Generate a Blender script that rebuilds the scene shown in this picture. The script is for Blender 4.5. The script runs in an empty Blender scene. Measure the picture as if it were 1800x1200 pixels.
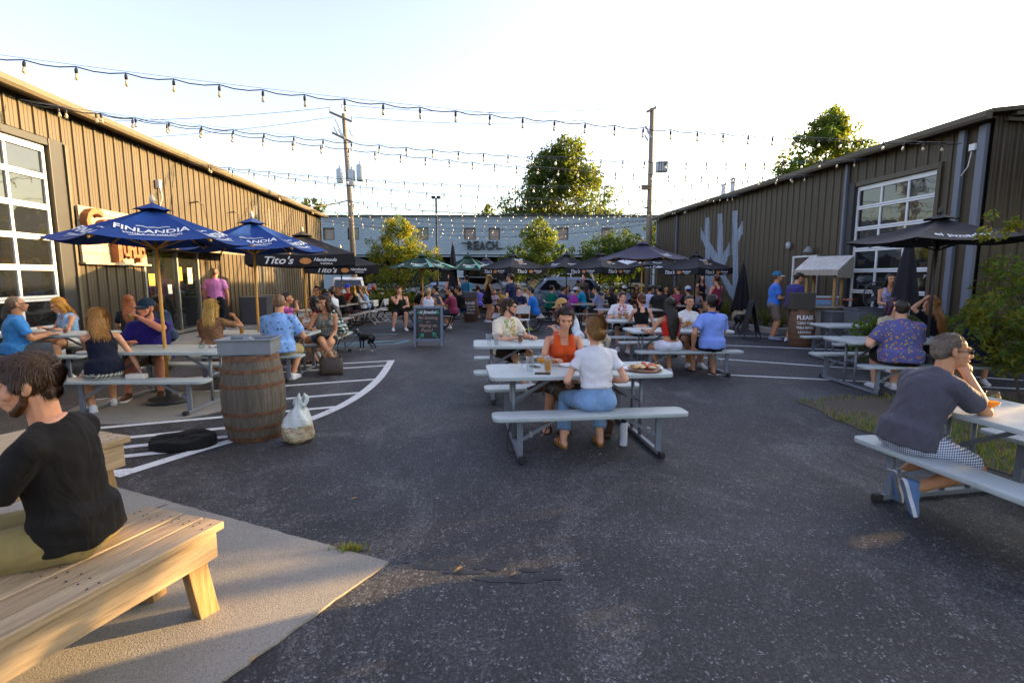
import bpy, bmesh, math, random
import numpy as np
from mathutils import Vector, Matrix
random.seed(7); rng = np.random.default_rng(7)
R = math.radians
scene = bpy.context.scene
col = scene.collection

# ------------------------------------------------------------------ camera
CAM_H = 1.68; FPX = 900.0; PITCH = math.atan(114/900.0)
cam_d = bpy.data.cameras.new('camera'); cam = bpy.data.objects.new('camera', cam_d); col.objects.link(cam)
cam_d.sensor_width = 36.0; cam_d.lens = 36.0*FPX/1800.0; cam_d.clip_start = 0.05; cam_d.clip_end = 2000
cam.location = (0, 0, CAM_H); cam.rotation_euler = (math.pi/2-PITCH, 0, 0)
scene.camera = cam
# the yard between the two sheds runs a few degrees left of the view direction
AX = Vector((-.0885, .9961, 0)); RX = Vector((.9961, .0885, 0)); YAW = math.atan2(.0885, .9961)
def Yd(a, b, z=0.0): return RX*a + AX*b + Vector((0, 0, z))       # yard coordinates: a across, b along
def ray(u, v):
    a = (u-900)/FPX; b = (600-v)/FPX
    return Vector((a, math.cos(PITCH)+b*math.sin(PITCH), -math.sin(PITCH)+b*math.cos(PITCH)))
def G(u, v, z=0.0):
    r = ray(u, v); t = (z-CAM_H)/r.z; return Vector((r.x*t, r.y*t, z))
def XY(u, y): return ((u-900)/FPX*y*1.0, y)
def D(u, v, y):
    r = ray(u, v); t = y/r.y; return Vector((r.x*t, y, CAM_H+r.z*t))
def OW(u, v, a):          # where a wall standing at yard coordinate a meets that line of sight: (b, z)
    r = ray(u, v); k = a/(r.dot(RX)); p = r*k
    return p.dot(AX), CAM_H+p.z

# ------------------------------------------------------------------ sky and sun
SUN_EL = R(10.5); SUN_PHI = R(16)
sd = RX*math.cos(SUN_PHI)+AX*math.sin(SUN_PHI); sd = sd*math.cos(SUN_EL)+Vector((0, 0, math.sin(SUN_EL)))
world = bpy.data.worlds.new('World'); scene.world = world; world.use_nodes = True
wn = world.node_tree.nodes; wl = world.node_tree.links
bg = wn['Background']; bg.inputs[1].default_value = 0.15
sky = wn.new('ShaderNodeTexSky'); sky.sky_type = 'NISHITA'; sky.sun_disc = False
sky.sun_elevation = SUN_EL; sky.sun_rotation = math.atan2(sd.x, sd.y)
sky.air_density = 1.0; sky.dust_density = 3.5; sky.ozone_density = 1.2; sky.altitude = 100
hs = wn.new('ShaderNodeHueSaturation'); hs.inputs['Saturation'].default_value = .84; hs.inputs['Hue'].default_value = .53; wl.new(sky.outputs[0], hs.inputs['Color']); wl.new(hs.outputs[0], bg.inputs[0])
sun_d = bpy.data.lights.new('sun', 'SUN'); sun_d.energy = 5.0; sun_d.angle = R(0.6); sun_d.color = (1.0, .64, .27)
sun = bpy.data.objects.new('sun', sun_d); col.objects.link(sun)
sun.rotation_euler = sd.to_track_quat('Z', 'Y').to_euler(); sun.location = (30, 20, 20)
vs = scene.view_settings; vs.view_transform = 'Standard'; vs.look = 'None'; vs.exposure = 2.25; vs.gamma = 1.0; vs.use_curve_mapping = False
scene.render.engine = 'CYCLES'
scene.cycles.use_denoising = True
scene.cycles.max_bounces = 6; scene.cycles.diffuse_bounces = 3; scene.cycles.glossy_bounces = 3
scene.cycles.transmission_bounces = 5; scene.cycles.transparent_max_bounces = 24; scene.cycles.caustics_reflective = False; scene.cycles.caustics_refractive = False

# ------------------------------------------------------------------ tags and mesh builder
def tag(o, label=None, cat=None, group=None, kind=None):
    if label: o['label'] = label
    if cat: o['category'] = cat
    if group: o['group'] = group
    if kind: o['kind'] = kind
    return o
def empty(name, loc=(0, 0, 0), rz=0.0, label=None, cat=None, group=None):
    o = bpy.data.objects.new(name, None); col.objects.link(o); o.location = loc; o.rotation_euler = (0, 0, rz)
    o.empty_display_size = .2
    return tag(o, label, cat, group)
def copy_tree(o, parent=None, loc=None, rz=None, label=None):
    c = o.copy(); col.objects.link(c); c.parent = parent
    for ch in o.children: copy_tree(ch, c)
    if loc is not None: c.location = loc
    if rz is not None: c.rotation_euler = (0, 0, rz)
    if label: c['label'] = label
    return c
def link(name, me, parent=None, loc=(0, 0, 0), rot=(0, 0, 0)):
    o = bpy.data.objects.new(name, me); col.objects.link(o); o.parent = parent; o.location = loc; o.rotation_euler = rot
    return o
def basis(d):
    d = Vector(d).normalized(); up = Vector((0, 0, 1)) if abs(d.z) < .95 else Vector((0, 1, 0))
    x = up.cross(d).normalized(); return x, d.cross(x).normalized(), d
class MB:
    def __init__(s): s.v = []; s.f = []; s.m = []; s.mi = 0
    def add(s, v, f):
        o = len(s.v); s.v += [tuple(p) for p in v]; s.f += [tuple(i+o for i in q) for q in f]; s.m += [s.mi]*len(f); return s
    def box(s, c, d, rz=0.0, M=None, taper=1.0):
        x, y, z = d[0]/2, d[1]/2, d[2]/2; c = Vector(c); out = []
        rot = M if M is not None else Matrix.Rotation(rz, 3, 'Z')
        for k in (-1, 1):
            t = taper if k > 0 else 1.0
            for (i, j) in ((-1, -1), (1, -1), (1, 1), (-1, 1)): out.append(c+rot@Vector((i*x*t, j*y*t, k*z)))
        return s.add(out, [(0, 3, 2, 1), (4, 5, 6, 7), (0, 1, 5, 4), (1, 2, 6, 5), (2, 3, 7, 6), (3, 0, 4, 7)])
    def bar(s, p, q, w, h, up=(0, 0, 1)):
        p = Vector(p); q = Vector(q); d = (q-p); L = d.length; d.normalize(); u = Vector(up)
        x = d.cross(u); x = x.normalized() if x.length > 1e-4 else basis(d)[0]
        z = x.cross(d).normalized(); m = Matrix((x, d, z)).transposed()
        return s.box((p+q)/2, (w, L, h), M=m)
    def tube(s, pts, r, n=8, cap=True):
        pts = [Vector(p) for p in pts]; rs = r if isinstance(r, (list, tuple)) else [r]*len(pts); o = []; f = []
        x = None
        for i, p in enumerate(pts):
            d = (pts[min(i+1, len(pts)-1)]-pts[max(i-1, 0)])
            if d.length < 1e-9: d = Vector((0, 0, 1))
            d.normalize()
            if x is None: x = basis(d)[0]
            x = (x-d*x.dot(d)); x = x.normalized() if x.length > 1e-6 else basis(d)[0]
            y = d.cross(x)
            for k in range(n):
                a = 2*math.pi*k/n; o.append(p+(x*math.cos(a)+y*math.sin(a))*rs[i])
        for i in range(len(pts)-1):
            for k in range(n):
                k2 = (k+1) % n; f.append((i*n+k, i*n+k2, (i+1)*n+k2, (i+1)*n+k))
        if cap: f.append(tuple(range(n-1, -1, -1))); f.append(tuple(range((len(pts)-1)*n, len(pts)*n)))
        return s.add(o, f)
    def lathe(s, prof, n=20, c=(0, 0, 0), close=True):
        c = Vector(c); o = []; f = []
        for (r, z) in prof:
            for k in range(n):
                a = 2*math.pi*k/n; o.append(c+Vector((r*math.cos(a), r*math.sin(a), z)))
        for i in range(len(prof)-1):
            for k in range(n):
                k2 = (k+1) % n; f.append((i*n+k, i*n+k2, (i+1)*n+k2, (i+1)*n+k))
        if close: f.append(tuple(range(n-1, -1, -1))); f.append(tuple(range((len(prof)-1)*n, len(prof)*n)))
        return s.add(o, f)
    def prism(s, poly, z0, z1, M=None):
        n = len(poly); o = [Vector((x, y, z0)) for x, y in poly]+[Vector((x, y, z1)) for x, y in poly]
        if M is not None: o = [M@p for p in o]
        return s.add(o, [tuple(range(n-1, -1, -1)), tuple(range(n, 2*n))]+[(i, (i+1) % n, n+(i+1) % n, n+i) for i in range(n)])
    def quad(s, a, b, c, d): return s.add([a, b, c, d], [(0, 1, 2, 3)])
    def ellip(s, c, r, n=10, m=7, M=None):
        o = []; f = []; c = Vector(c)
        for i in range(m+1):
            t = math.pi*i/m
            for k in range(n):
                a = 2*math.pi*k/n
                p = Vector((r[0]*math.sin(t)*math.cos(a), r[1]*math.sin(t)*math.sin(a), r[2]*math.cos(t)))
                o.append(c+(M@p if M is not None else p))
        for i in range(m):
            for k in range(n):
                k2 = (k+1) % n; f.append((i*n+k, (i+1)*n+k, (i+1)*n+k2, i*n+k2))
        return s.add(o, f)
    def mesh(s, name, mats, smooth=False, bevel=0.0, seg=2):
        me = bpy.data.meshes.new(name); me.from_pydata(s.v, [], s.f)
        if not isinstance(mats, (list, tuple)): mats = [mats]
        for m in mats: me.materials.append(m)
        if len(mats) > 1: me.polygons.foreach_set('material_index', s.m)
        if bevel > 0:
            bm = bmesh.new(); bm.from_mesh(me)
            es = [e for e in bm.edges if len(e.link_faces) == 2 and e.calc_face_angle(0) > R(25)]
            bmesh.ops.bevel(bm, geom=es, offset=bevel, segments=seg, profile=.6, affect='EDGES', clamp_overlap=True)
            bm.to_mesh(me); bm.free()
        if smooth:
            me.polygons.foreach_set('use_smooth', [True]*len(me.polygons))
            if smooth == 'auto': me.set_sharp_from_angle(angle=R(38))
        me.update(); return me
    def build(s, name, mats, parent=None, smooth=False, bevel=0.0, loc=(0, 0, 0), rot=(0, 0, 0), seg=2):
        return link(name, s.mesh(name, mats, smooth, bevel, seg), parent, loc, rot)

# ------------------------------------------------------------------ materials
def lin(h):
    h = h.lstrip('#'); o = []
    for i in (0, 2, 4):
        c = int(h[i:i+2], 16)/255; o.append(c/12.92 if c <= .04045 else ((c+.055)/1.055)**2.4)
    return tuple(o)
def rgb(c): return lin(c) if isinstance(c, str) else tuple(c)
class NT:
    def __init__(s, name):
        s.mat = bpy.data.materials.new(name); s.mat.use_nodes = True; s.t = s.mat.node_tree; s.n = s.t.nodes; s.b = s.n['Principled BSDF']
        s.out = s.n['Material Output']; s._co = None
    def l(s, a, b): s.t.links.new(a, b)
    def N(s, typ, **k):
        n = s.n.new('ShaderNode'+typ)
        for a, v in k.items(): setattr(n, a, v)
        return n
    def co(s, scale=(1, 1, 1), kind='Object', rot=(0, 0, 0), loc=(0, 0, 0)):
        c = s.N('TexCoord'); m = s.N('Mapping'); m.inputs['Scale'].default_value = scale if hasattr(scale, '__len__') else (scale,)*3
        m.inputs['Rotation'].default_value = rot; m.inputs['Location'].default_value = loc
        s.l(c.outputs[kind], m.inputs[0]); return m.outputs[0]
    def noise(s, vec, scale, detail=3, rough=.55, dist=0):
        n = s.N('TexNoise'); n.inputs['Scale'].default_value = scale; n.inputs['Detail'].default_value = detail
        n.inputs['Roughness'].default_value = rough; n.inputs['Distortion'].default_value = dist; s.l(vec, n.inputs['Vector']); return n.outputs[0]
    def ramp(s, fac, stops, interp='LINEAR'):
        r = s.N('ValToRGB'); r.color_ramp.interpolation = interp; e = r.color_ramp.elements
        while len(e) < len(stops): e.new(.5)
        for i, (p, c) in enumerate(stops):
            e[i].position = p; c = rgb(c) if not isinstance(c, (int, float)) else (c, c, c); e[i].color = (*c[:3], 1)
        s.l(fac, r.inputs[0]); return r.outputs[0]
    def mix(s, fac, a, b, mode='MIX'):
        m = s.N('Mix', data_type='RGBA', blend_type=mode)
        for sock, v in ((m.inputs[0], fac), (m.inputs[6], a), (m.inputs[7], b)):
            if isinstance(v, (int, float)): sock.default_value = v
            elif isinstance(v, (tuple, list, str)): sock.default_value = (*rgb(v)[:3], 1)
            else: s.l(v, sock)
        return m.outputs[2]
    def math(s, op, a, b=0.0, c=0.0):
        m = s.N('Math', operation=op)
        for i, v in enumerate((a, b, c)):
            if isinstance(v, (int, float)): m.inputs[i].default_value = v
            else: s.l(v, m.inputs[i])
        return m.outputs[0]
    def bump(s, h, dist, strength=1.0):
        b = s.N('Bump'); b.inputs['Distance'].default_value = dist; b.inputs['Strength'].default_value = strength
        s.l(h, b.inputs['Height']); s.l(b.outputs[0], s.b.inputs['Normal']); return b
    def setc(s, c):
        i = s.b.inputs['Base Color']
        if isinstance(c, (tuple, list, str)): i.default_value = (*rgb(c)[:3], 1)
        else: s.l(c, i)
    def set(s, **k):
        for a, v in k.items():
            i = s.b.inputs[a.replace('_', ' ')]
            if isinstance(v, (int, float, tuple)): i.default_value = v
            else: s.l(v, i)
        return s
_MC = {}
def mat(name, c, rough=.6, metal=0.0, var=.12, vs_=6.0, bump=0.0, bs=40.0, trans=0.0, alpha=1.0, coat=0.0, spec=.5, emit=None, es=0.0, stretch=(1, 1, 1), dirt=0.0):
    """general surface: base colour broken up by noise, optional fine relief and dirt"""
    if name in _MC: return _MC[name]
    t = NT(name); c = rgb(c); v = t.co(stretch)
    n = t.noise(v, vs_, 4, .6)
    lo = tuple(x*(1-var) for x in c); hi = tuple(min(1, x*(1+var)) for x in c)
    colr = t.ramp(n, [(.3, lo), (.7, hi)])
    if dirt:
        n2 = t.noise(v, vs_*.35, 5, .7, .3)
        colr = t.mix(t.ramp(n2, [(.45, 0.0), (.75, dirt)]), colr, tuple(x*.35+.012 for x in c))
    t.setc(colr)
    t.set(Roughness=t.math('MULTIPLY_ADD', n, .25*rough, rough*.87), Metallic=metal, Alpha=alpha)
    t.b.inputs['Transmission Weight'].default_value = trans; t.b.inputs['Coat Weight'].default_value = coat; t.b.inputs['Specular IOR Level'].default_value = spec
    if bump: t.bump(t.noise(v, bs, 3, .6), bump)
    if emit: t.b.inputs['Emission Color'].default_value = (*rgb(emit), 1); t.b.inputs['Emission Strength'].default_value = es
    _MC[name] = t.mat; return t.mat

def wood_mat(name, c1, c2, axis=0, scale=1.0, rough=.65, knots=True, dark=.0):
    if name in _MC: return _MC[name]
    t = NT(name); sc = [9*scale]*3; sc[axis] = .7*scale
    v = t.co(tuple(sc)); info = t.N('ObjectInfo')
    off = t.N('VectorMath', operation='ADD'); t.l(v, off.inputs[0])
    sc2 = t.N('VectorMath', operation='SCALE'); cx = t.N('CombineXYZ'); t.l(info.outputs['Random'], cx.inputs[0]); t.l(info.outputs['Random'], cx.inputs[1]); t.l(info.outputs['Random'], cx.inputs[2])
    t.l(cx.outputs[0], sc2.inputs[0]); sc2.inputs['Scale'].default_value = 37.0; t.l(sc2.outputs[0], off.inputs[1])
    vv = off.outputs[0]
    g = t.noise(vv, 1.6, 6, .65, .6); fine = t.noise(vv, 9.0, 4, .7)
    base = t.ramp(g, [(.28, c1), (.5, tuple((a+b)/2 for a, b in zip(rgb(c1), rgb(c2)))), (.72, c2)])
    vk = t.N('TexVoronoi'); vk.inputs['Scale'].default_value = .55; t.l(vv, vk.inputs['Vector'])
    if knots: base = t.mix(t.ramp(vk.outputs['Distance'], [(.05, .85), (.16, 0.0)]), base, tuple(x*.28 for x in rgb(c1)))
    base = t.mix(t.ramp(fine, [(.32, .55), (.56, 0.0)]), base, tuple(x*.5 for x in rgb(c1)), 'MIX')
    base = t.mix(t.math('MULTIPLY', info.outputs['Random'], .35), base, tuple(x*.55 for x in rgb(c2)))
    t.setc(base); t.set(Roughness=rough); t.bump(fine, .004, .6)
    _MC[name] = t.mat; return t.mat

def fabric(name, c, pat='plain', c2=None, c3=None, scale=20.0, rough=.85, fold=.018, fs=7.5):
    key = 'fabric_'+name
    if key in _MC: return _MC[key]
    t = NT(key); v = t.co(1.0); c = rgb(c); base = c
    n = t.noise(v, 3.0, 3, .6)
    if pat == 'plain': base = t.ramp(n, [(.3, tuple(x*.88 for x in c)), (.7, tuple(min(1, x*1.08) for x in c))])
    elif pat == 'heather':
        h = t.noise(t.co((90, 90, 90)), 3.0, 2); base = t.ramp(h, [(.35, tuple(x*.7 for x in c)), (.65, tuple(min(1, x*1.25) for x in c))])
    elif pat == 'dots':
        vo = t.N('TexVoronoi'); vo.inputs['Scale'].default_value = scale; t.l(v, vo.inputs['Vector'])
        rc = t.ramp(vo.outputs['Color'], [(.0, c2), (.5, c3 or c2), (1, '#3a6ab0')], 'CONSTANT')
        base = t.mix(t.math('LESS_THAN', vo.outputs['Distance'], .30), c, rc)
    elif pat == 'sparse':
        vo = t.N('TexVoronoi'); vo.inputs['Scale'].default_value = scale; t.l(v, vo.inputs['Vector'])
        nn = t.noise(v, scale*6, 2)
        base = t.mix(t.math('MULTIPLY', t.math('LESS_THAN', vo.outputs['Distance'], .27), t.math('GREATER_THAN', nn, .47)), c, c2)
    elif pat == 'floral':
        nn = t.noise(v, scale, 4, .7, 1.2); base = t.ramp(nn, [(.40, c), (.47, c2), (.54, c3 or c2), (.60, c)], 'CONSTANT')
    elif pat in ('plaid', 'check'):
        sx = t.N('SeparateXYZ'); t.l(v, sx.inputs[0]); w = []
        for i in (0, 2) if pat == 'plaid' else (0, 2):
            a = sx.outputs[i]
            if i == 0: a = t.math('ADD', a, sx.outputs[1])
            w.append(t.math('GREATER_THAN', t.math('SINE', t.math('MULTIPLY', a, scale*6.28)), .1))
        s2 = t.math('ADD', w[0], w[1]); base = t.ramp(t.math('MULTIPLY', s2, .5), [(0, c2), (.3, c3 or tuple((a+b)/2 for a, b in zip(rgb(c), rgb(c2)))), (.8, c)], 'CONSTANT')
    elif pat == 'graphic':
        nn = t.noise(v, 14, 3, .6, 1.0); g = t.ramp(nn, [(.42, c), (.5, c2), (.56, c3), (.6, '#c9843a'), (.64, c)], 'CONSTANT')
        sx = t.N('SeparateXYZ'); t.l(v, sx.inputs[0])
        m = t.math('MULTIPLY', t.math('LESS_THAN', t.math('ABSOLUTE', t.math('SUBTRACT', sx.outputs[2], .90)), .13), t.math('LESS_THAN', t.math('ABSOLUTE', sx.outputs[0]), .10))
        m = t.math('MULTIPLY', m, t.math('GREATER_THAN', sx.outputs[1], .08)); base = t.mix(m, c, g)
    elif pat == 'denim':
        d = t.noise(t.co((140, 140, 140)), 2.0, 2); w = t.noise(v, 4.0, 4, .6)
        base = t.mix(t.math('MULTIPLY', d, .35), t.ramp(w, [(.33, tuple(x*.6 for x in c)), (.62, c), (.8, tuple(min(1, x*1.5) for x in c))]), tuple(x*.5 for x in c))
    elif pat == 'tiedye':
        nn = t.noise(v, 9, 3, .6, 1.5); base = t.ramp(nn, [(.38, c), (.5, c2), (.6, c)])
    t.setc(base); t.set(Roughness=rough); t.b.inputs['Sheen Weight'].default_value = .10 if max(c) > .06 else .02; t.b.inputs['Specular IOR Level'].default_value = .2
    f = t.noise(t.co((1, 1, .55)), fs, 3, .5, .9); w = t.noise(t.co((260, 260, 260)), 2.0, 1)
    t.bump(t.math('ADD', f, t.math('MULTIPLY', w, .02)), fold*1.5)
    _MC[key] = t.mat; return t.mat

def skin_mat(c, name):
    key = 'skin_'+name
    if key in _MC: return _MC[key]
    t = NT(key); v = t.co(1.0); c = rgb(c)
    n = t.noise(v, 9, 4, .6); n2 = t.noise(v, 45, 3, .6)
    base = t.ramp(n, [(.28, (c[0]*.84, c[1]*.70, c[2]*.64)), (.5, c), (.75, (min(1, c[0]*1.08), c[1]*1.04, c[2]))])
    t.setc(base); t.set(Roughness=.55); t.b.inputs['Specular IOR Level'].default_value = .35
    t.b.inputs['Subsurface Weight'].default_value = .08; t.b.inputs['Subsurface Radius'].default_value = (.012, .005, .003); t.b.inputs['Subsurface Scale'].default_value = 1.0
    t.bump(n2, .0015, .5); _MC[key] = t.mat; return t.mat
SKIN = {'fair': '#d9a283', 'tan': '#c08a66', 'warm': '#cf9573', 'brown': '#8a5a3e', 'dark': '#4a2e20', 'red': '#d08a70'}
def hair_mat(c):
    key = 'hair_'+c
    if key in _MC: return _MC[key]
    t = NT(key); v = t.co((1, 1, .18)); n = t.noise(v, 90, 4, .7); n2 = t.noise(t.co((1, 1, .5)), 12, 3); k = rgb(c)
    base = t.ramp(n, [(.3, tuple(x*.5 for x in k)), (.7, tuple(min(1, x*1.45) for x in k))])
    base = t.mix(t.math('MULTIPLY', n2, .4), base, tuple(x*.6 for x in k))
    t.setc(base); t.set(Roughness=.42); t.b.inputs['Specular IOR Level'].default_value = .4
    t.bump(n, .006, .8); _MC[key] = t.mat; return t.mat
def glass_mat(name='glass', c=(1, 1, 1), rough=.02, ior=1.35):
    if name in _MC: return _MC[name]
    t = NT(name); t.setc(c); t.set(Roughness=rough, IOR=ior); t.b.inputs['Transmission Weight'].default_value = 1.0
    n = t.noise(t.co(1.0), 8, 2); t.bump(n, .0006, .3)
    _MC[name] = t.mat; return t.mat

# ------------------------------------------------------------------ lettering (Blender's own built-in font turned into meshes)
_TX = {}
def text_geo(s, bold=0.0, shear=0.0, depth=0.0, res=3):
    k = (s, bold, shear, depth)
    if k in _TX: return _TX[k]
    cu = bpy.data.curves.new('lettering_curve', 'FONT'); cu.body = s; cu.size = 1.0; cu.offset = bold; cu.shear = shear; cu.extrude = depth
    cu.align_x = 'CENTER'; cu.align_y = 'CENTER'; cu.resolution_u = res
    ob = bpy.data.objects.new('lettering_tmp', cu)
    me = bpy.data.meshes.new_from_object(ob)
    v = [tuple(p.co) for p in me.vertices]; f = [tuple(p.vertices) for p in me.polygons]
    bpy.data.objects.remove(ob); bpy.data.curves.remove(cu); bpy.data.meshes.remove(me)
    xs = [p[0] for p in v]; w = max(xs)-min(xs); m = (max(xs)+min(xs))/2
    v = [(p[0]-m, p[1], p[2]) for p in v]
    _TX[k] = (v, f, w); return _TX[k]
def put_text(mb, s, o, x, y, width=None, height=None, bold=0.0, shear=0.0, depth=0.0, fn=None):
    """add lettering to a builder: o centre, x reading direction, y up direction"""
    v, f, w = text_geo(s, bold, shear, depth)
    o = Vector(o); x = Vector(x).normalized(); y = Vector(y).normalized(); n = x.cross(y)
    kx = (width/w) if width else height*1.35; ky = (height*1.35) if height else kx
    if fn: mb.add([fn(p[0]*kx, p[1]*ky, p[2]) for p in v], f)
    else: mb.add([o+x*(p[0]*kx)+y*(p[1]*ky)+n*(p[2]*ky if depth else 0) for p in v], f)
# ------------------------------------------------------------------ ground
def asphalt_mat():
    t = NT('asphalt'); v = t.co(1.0)
    big = t.noise(v, .30, 6, .65, .5); mid = t.noise(v, 1.9, 6, .7, .4); grain = t.noise(v, 95, 3, .75); fleck = t.N('TexVoronoi'); fleck.inputs['Scale'].default_value = 75; t.l(v, fleck.inputs['Vector'])
    base = t.ramp(big, [(.38, (.0105, .0105, .0112)), (.5, (.022, .0218, .0228)), (.62, (.046, .0452, .0452))])
    base = t.mix(t.ramp(mid, [(.34, .6), (.58, 0.0)]), base, (.0115, .0114, .0120))
    scuff = t.noise(t.co((1, .55, 1), rot=(0, 0, .5)), .9, 7, .78, 1.2)          # dusty worn streaks
    base = t.mix(t.ramp(scuff, [(.50, 0.0), (.66, .75)]), base, (.075, .073, .072))
    cr = t.N('TexVoronoi', feature='DISTANCE_TO_EDGE'); cr.inputs['Scale'].default_value = .33; dv = t.N('VectorMath', operation='ADD'); nv = t.N('TexNoise'); nv.inputs['Scale'].default_value = 1.7; nv.inputs['Detail'].default_value = 5; t.l(v, nv.inputs['Vector']); t.l(v, dv.inputs[0]); sv = t.N('VectorMath', operation='SCALE'); sv.inputs['Scale'].default_value = .55; t.l(nv.outputs['Color'], sv.inputs[0]); t.l(sv.outputs[0], dv.inputs[1]); t.l(dv.outputs[0], cr.inputs['Vector'])
    crack = t.math('MULTIPLY', t.ramp(cr.outputs['Distance'], [(.0, 1.0), (.0035, 0.0)]), t.ramp(t.noise(v, .5, 3), [(.56, 0.0), (.64, .7)]))
    base = t.mix(crack, base, (.004, .004, .005))
    vl_ = t.N('VectorMath', operation='DISTANCE'); t.l(v, vl_.inputs[0]); vl_.inputs[1].default_value = (.92, 2.22, 0)      # faint ring left by a heater base
    ringm = t.math('MULTIPLY', t.ramp(t.math('ABSOLUTE', t.math('SUBTRACT', vl_.outputs['Value'], .30)), [(.0, .5), (.03, 0.0)]), t.ramp(mid, [(.45, 0.0), (.6, 1.0)])); base = t.mix(ringm, base, (.006, .006, .007))
    peb = t.N('TexVoronoi'); peb.inputs['Scale'].default_value = 105; t.l(v, peb.inputs['Vector']); bw = t.N('RGBToBW'); t.l(peb.outputs['Color'], bw.inputs[0])     # loose stones showing in the binder
    k_ = t.math('MULTIPLY_ADD', t.math('POWER', bw.outputs[0], 2.4), 3.3, .42); base = t.mix(1.0, base, k_, 'MULTIPLY')
    base = t.mix(t.math('MULTIPLY', t.math('GREATER_THAN', bw.outputs[0], .80), t.ramp(t.noise(v, 14, 3), [(.48, 0.0), (.60, .7)])), base, (.22, .22, .225))
    t.setc(base); t.set(Roughness=t.math('MULTIPLY_ADD', mid, .3, .55)); t.bump(t.math('SUBTRACT', t.math('ADD', bw.outputs[0], t.math('MULTIPLY', grain, .5)), t.math('MULTIPLY', crack, 1.5)), .003, .8)
    return t.mat
def concrete_mat(name, c, grain=140, rough=.85, streak=True):
    if name in _MC: return _MC[name]
    t = NT(name); v = t.co(1.0); c = rgb(c)
    a = t.noise(v, .8, 5, .65, .4); g = t.noise(v, grain, 2, .7); st = t.noise(t.co((1.0, 6, 1)), 1.6, 5, .7, 1.0)
    b = t.ramp(a, [(.3, tuple(x*.72 for x in c)), (.7, tuple(x*1.1 for x in c))])
    b = t.mix(t.ramp(g, [(.33, .75), (.5, 0.0)]), b, tuple(x*.38 for x in c)); b = t.mix(t.ramp(g, [(.6, 0.0), (.75, .5)]), b, tuple(min(1, x*1.7) for x in c))
    if streak: b = t.mix(t.ramp(st, [(.68, 0.0), (.74, .4)]), b, tuple(min(1, x*1.9) for x in c))
    t.setc(b); t.set(Roughness=rough); t.bump(t.math('ADD', g, a), .004, .8); _MC[name] = t.mat; return t.mat
M_ASPH = asphalt_mat(); M_CONC = concrete_mat('concrete_pad', (.285, .262, .222)); M_KERB = concrete_mat('kerb_concrete', (.32, .30, .27), 90, streak=False)
def paint_mat(name, c):
    t = NT(name); v = t.co(1.0); n = t.noise(v, 55, 4, .75); n2 = t.noise(v, 5, 4, .7)
    w = t.ramp(t.math('ADD', n, t.math('MULTIPLY', n2, .35)), [(.52, 0.0), (.60, 1.0)])
    t.setc(t.mix(w, (.07, .07, .072), c)); t.set(Roughness=.7); t.bump(n, .002); return t.mat
M_WLINE = paint_mat('worn_white_line_paint', (.62, .62, .60)); M_BLINE = paint_mat('worn_blue_line_paint', (.10, .30, .42))
def sheet(name, poly, z, m, kind='structure', parent=None):
    mb = MB(); mb.add([(x, y, z) for x, y in poly], [tuple(range(len(poly)))]); o = mb.build(name, m, parent)
    if parent is None: tag(o, kind=kind)
    return o
gm = MB(); gm.quad((-600, -300, 0), (600, -300, 0), (600, 900, 0), (-600, 900, 0))
ground = tag(gm.build('ground', M_ASPH), kind='structure')
def slab(name, poly, z0, z1, m, bev=.012):
    mb = MB(); mb.prism(poly, z0, z1); return tag(mb.build(name, m, None, bevel=bev), kind='structure')
def ragged(P, amp, step, seed):
    r = random.Random(seed); out = []
    for i in range(len(P)):
        a, b = Vector(P[i]), Vector(P[(i+1) % len(P)]); n = max(1, int((b-a).length/step)); nn = Vector((-(b-a).y, (b-a).x)).normalized()
        for k in range(n): out.append(tuple(a.lerp(b, k/n)+nn*(r.gauss(0, amp) if k else 0)))
    return out
slab('concrete_pad', ragged([(-.73, 2.84), (-5.6, 5.0), (-8.3, 4.2), (-8.3, -2.0), (-3.1, -1.6)], .0028, .05, 4), -.05, .012, M_CONC, 0)
# expansion joints of the concrete pad are narrow recesses filled with dark sealant
jm = MB()
jm.bar((-2.55, 3.60, .0125), (-4.3, .2, .0125), .012, .004)
jm.build('pad_joint', mat('joint_sealant', (.05, .045, .04), .9)).parent = bpy.data.objects['concrete_pad']
ov = [(-4.62+1.05*math.cos(a)*(1+.04*math.sin(3*a)), 6.55+.85*math.sin(a)) for a in [2*math.pi*k/36 for k in range(36)]]
slab('umbrella_pad', ov, -.05, .01, M_CONC, .004)
# painted lines
def line(name, pts, w, m, z=.004, label=None):
    mb = MB(); P = [Vector((p[0], p[1], z)) for p in pts]
    for i in range(len(P)-1):
        d = (P[i+1]-P[i]); n = Vector((-d.y, d.x, 0)).normalized()*w/2
        mb.quad(P[i]-n, P[i+1]-n, P[i+1]+n, P[i]+n)
    return tag(mb.build(name, m), kind='structure')
def spline(pts, n=10):
    out = []; P = [Vector((*p, 0)) if len(p) == 2 else Vector(p) for p in pts]
    for i in range(len(P)-1):
        p0 = P[max(i-1, 0)]; p1 = P[i]; p2 = P[i+1]; p3 = P[min(i+2, len(P)-1)]
        for k in range(n):
            t = k/n; out.append(.5*((2*p1)+(p2-p0)*t+(2*p0-5*p1+4*p2-p3)*t*t+(3*p1-p0-3*p2+p3)*t**3))
    out.append(P[-1]); return out
arc = spline([(-3.36, 4.16), (-2.95, 5.0), (-2.45, 5.75), (-2.2, 6.8), (-2.2, 8.3), (-2.43, 10.2)], 8)
line('hatch_border_line', [(p.x, p.y) for p in arc], .13, M_WLINE, .006)
for k in range(2, len(arc)-1, 5):
    p = arc[k]; L = 2.2+.05*k if k > 6 else 2.6
    line('hatch_stripe_line', [(p.x-.06, p.y-.01), (p.x-L*.93, p.y-L*.37)], .10, M_WLINE, .0035)
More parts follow.
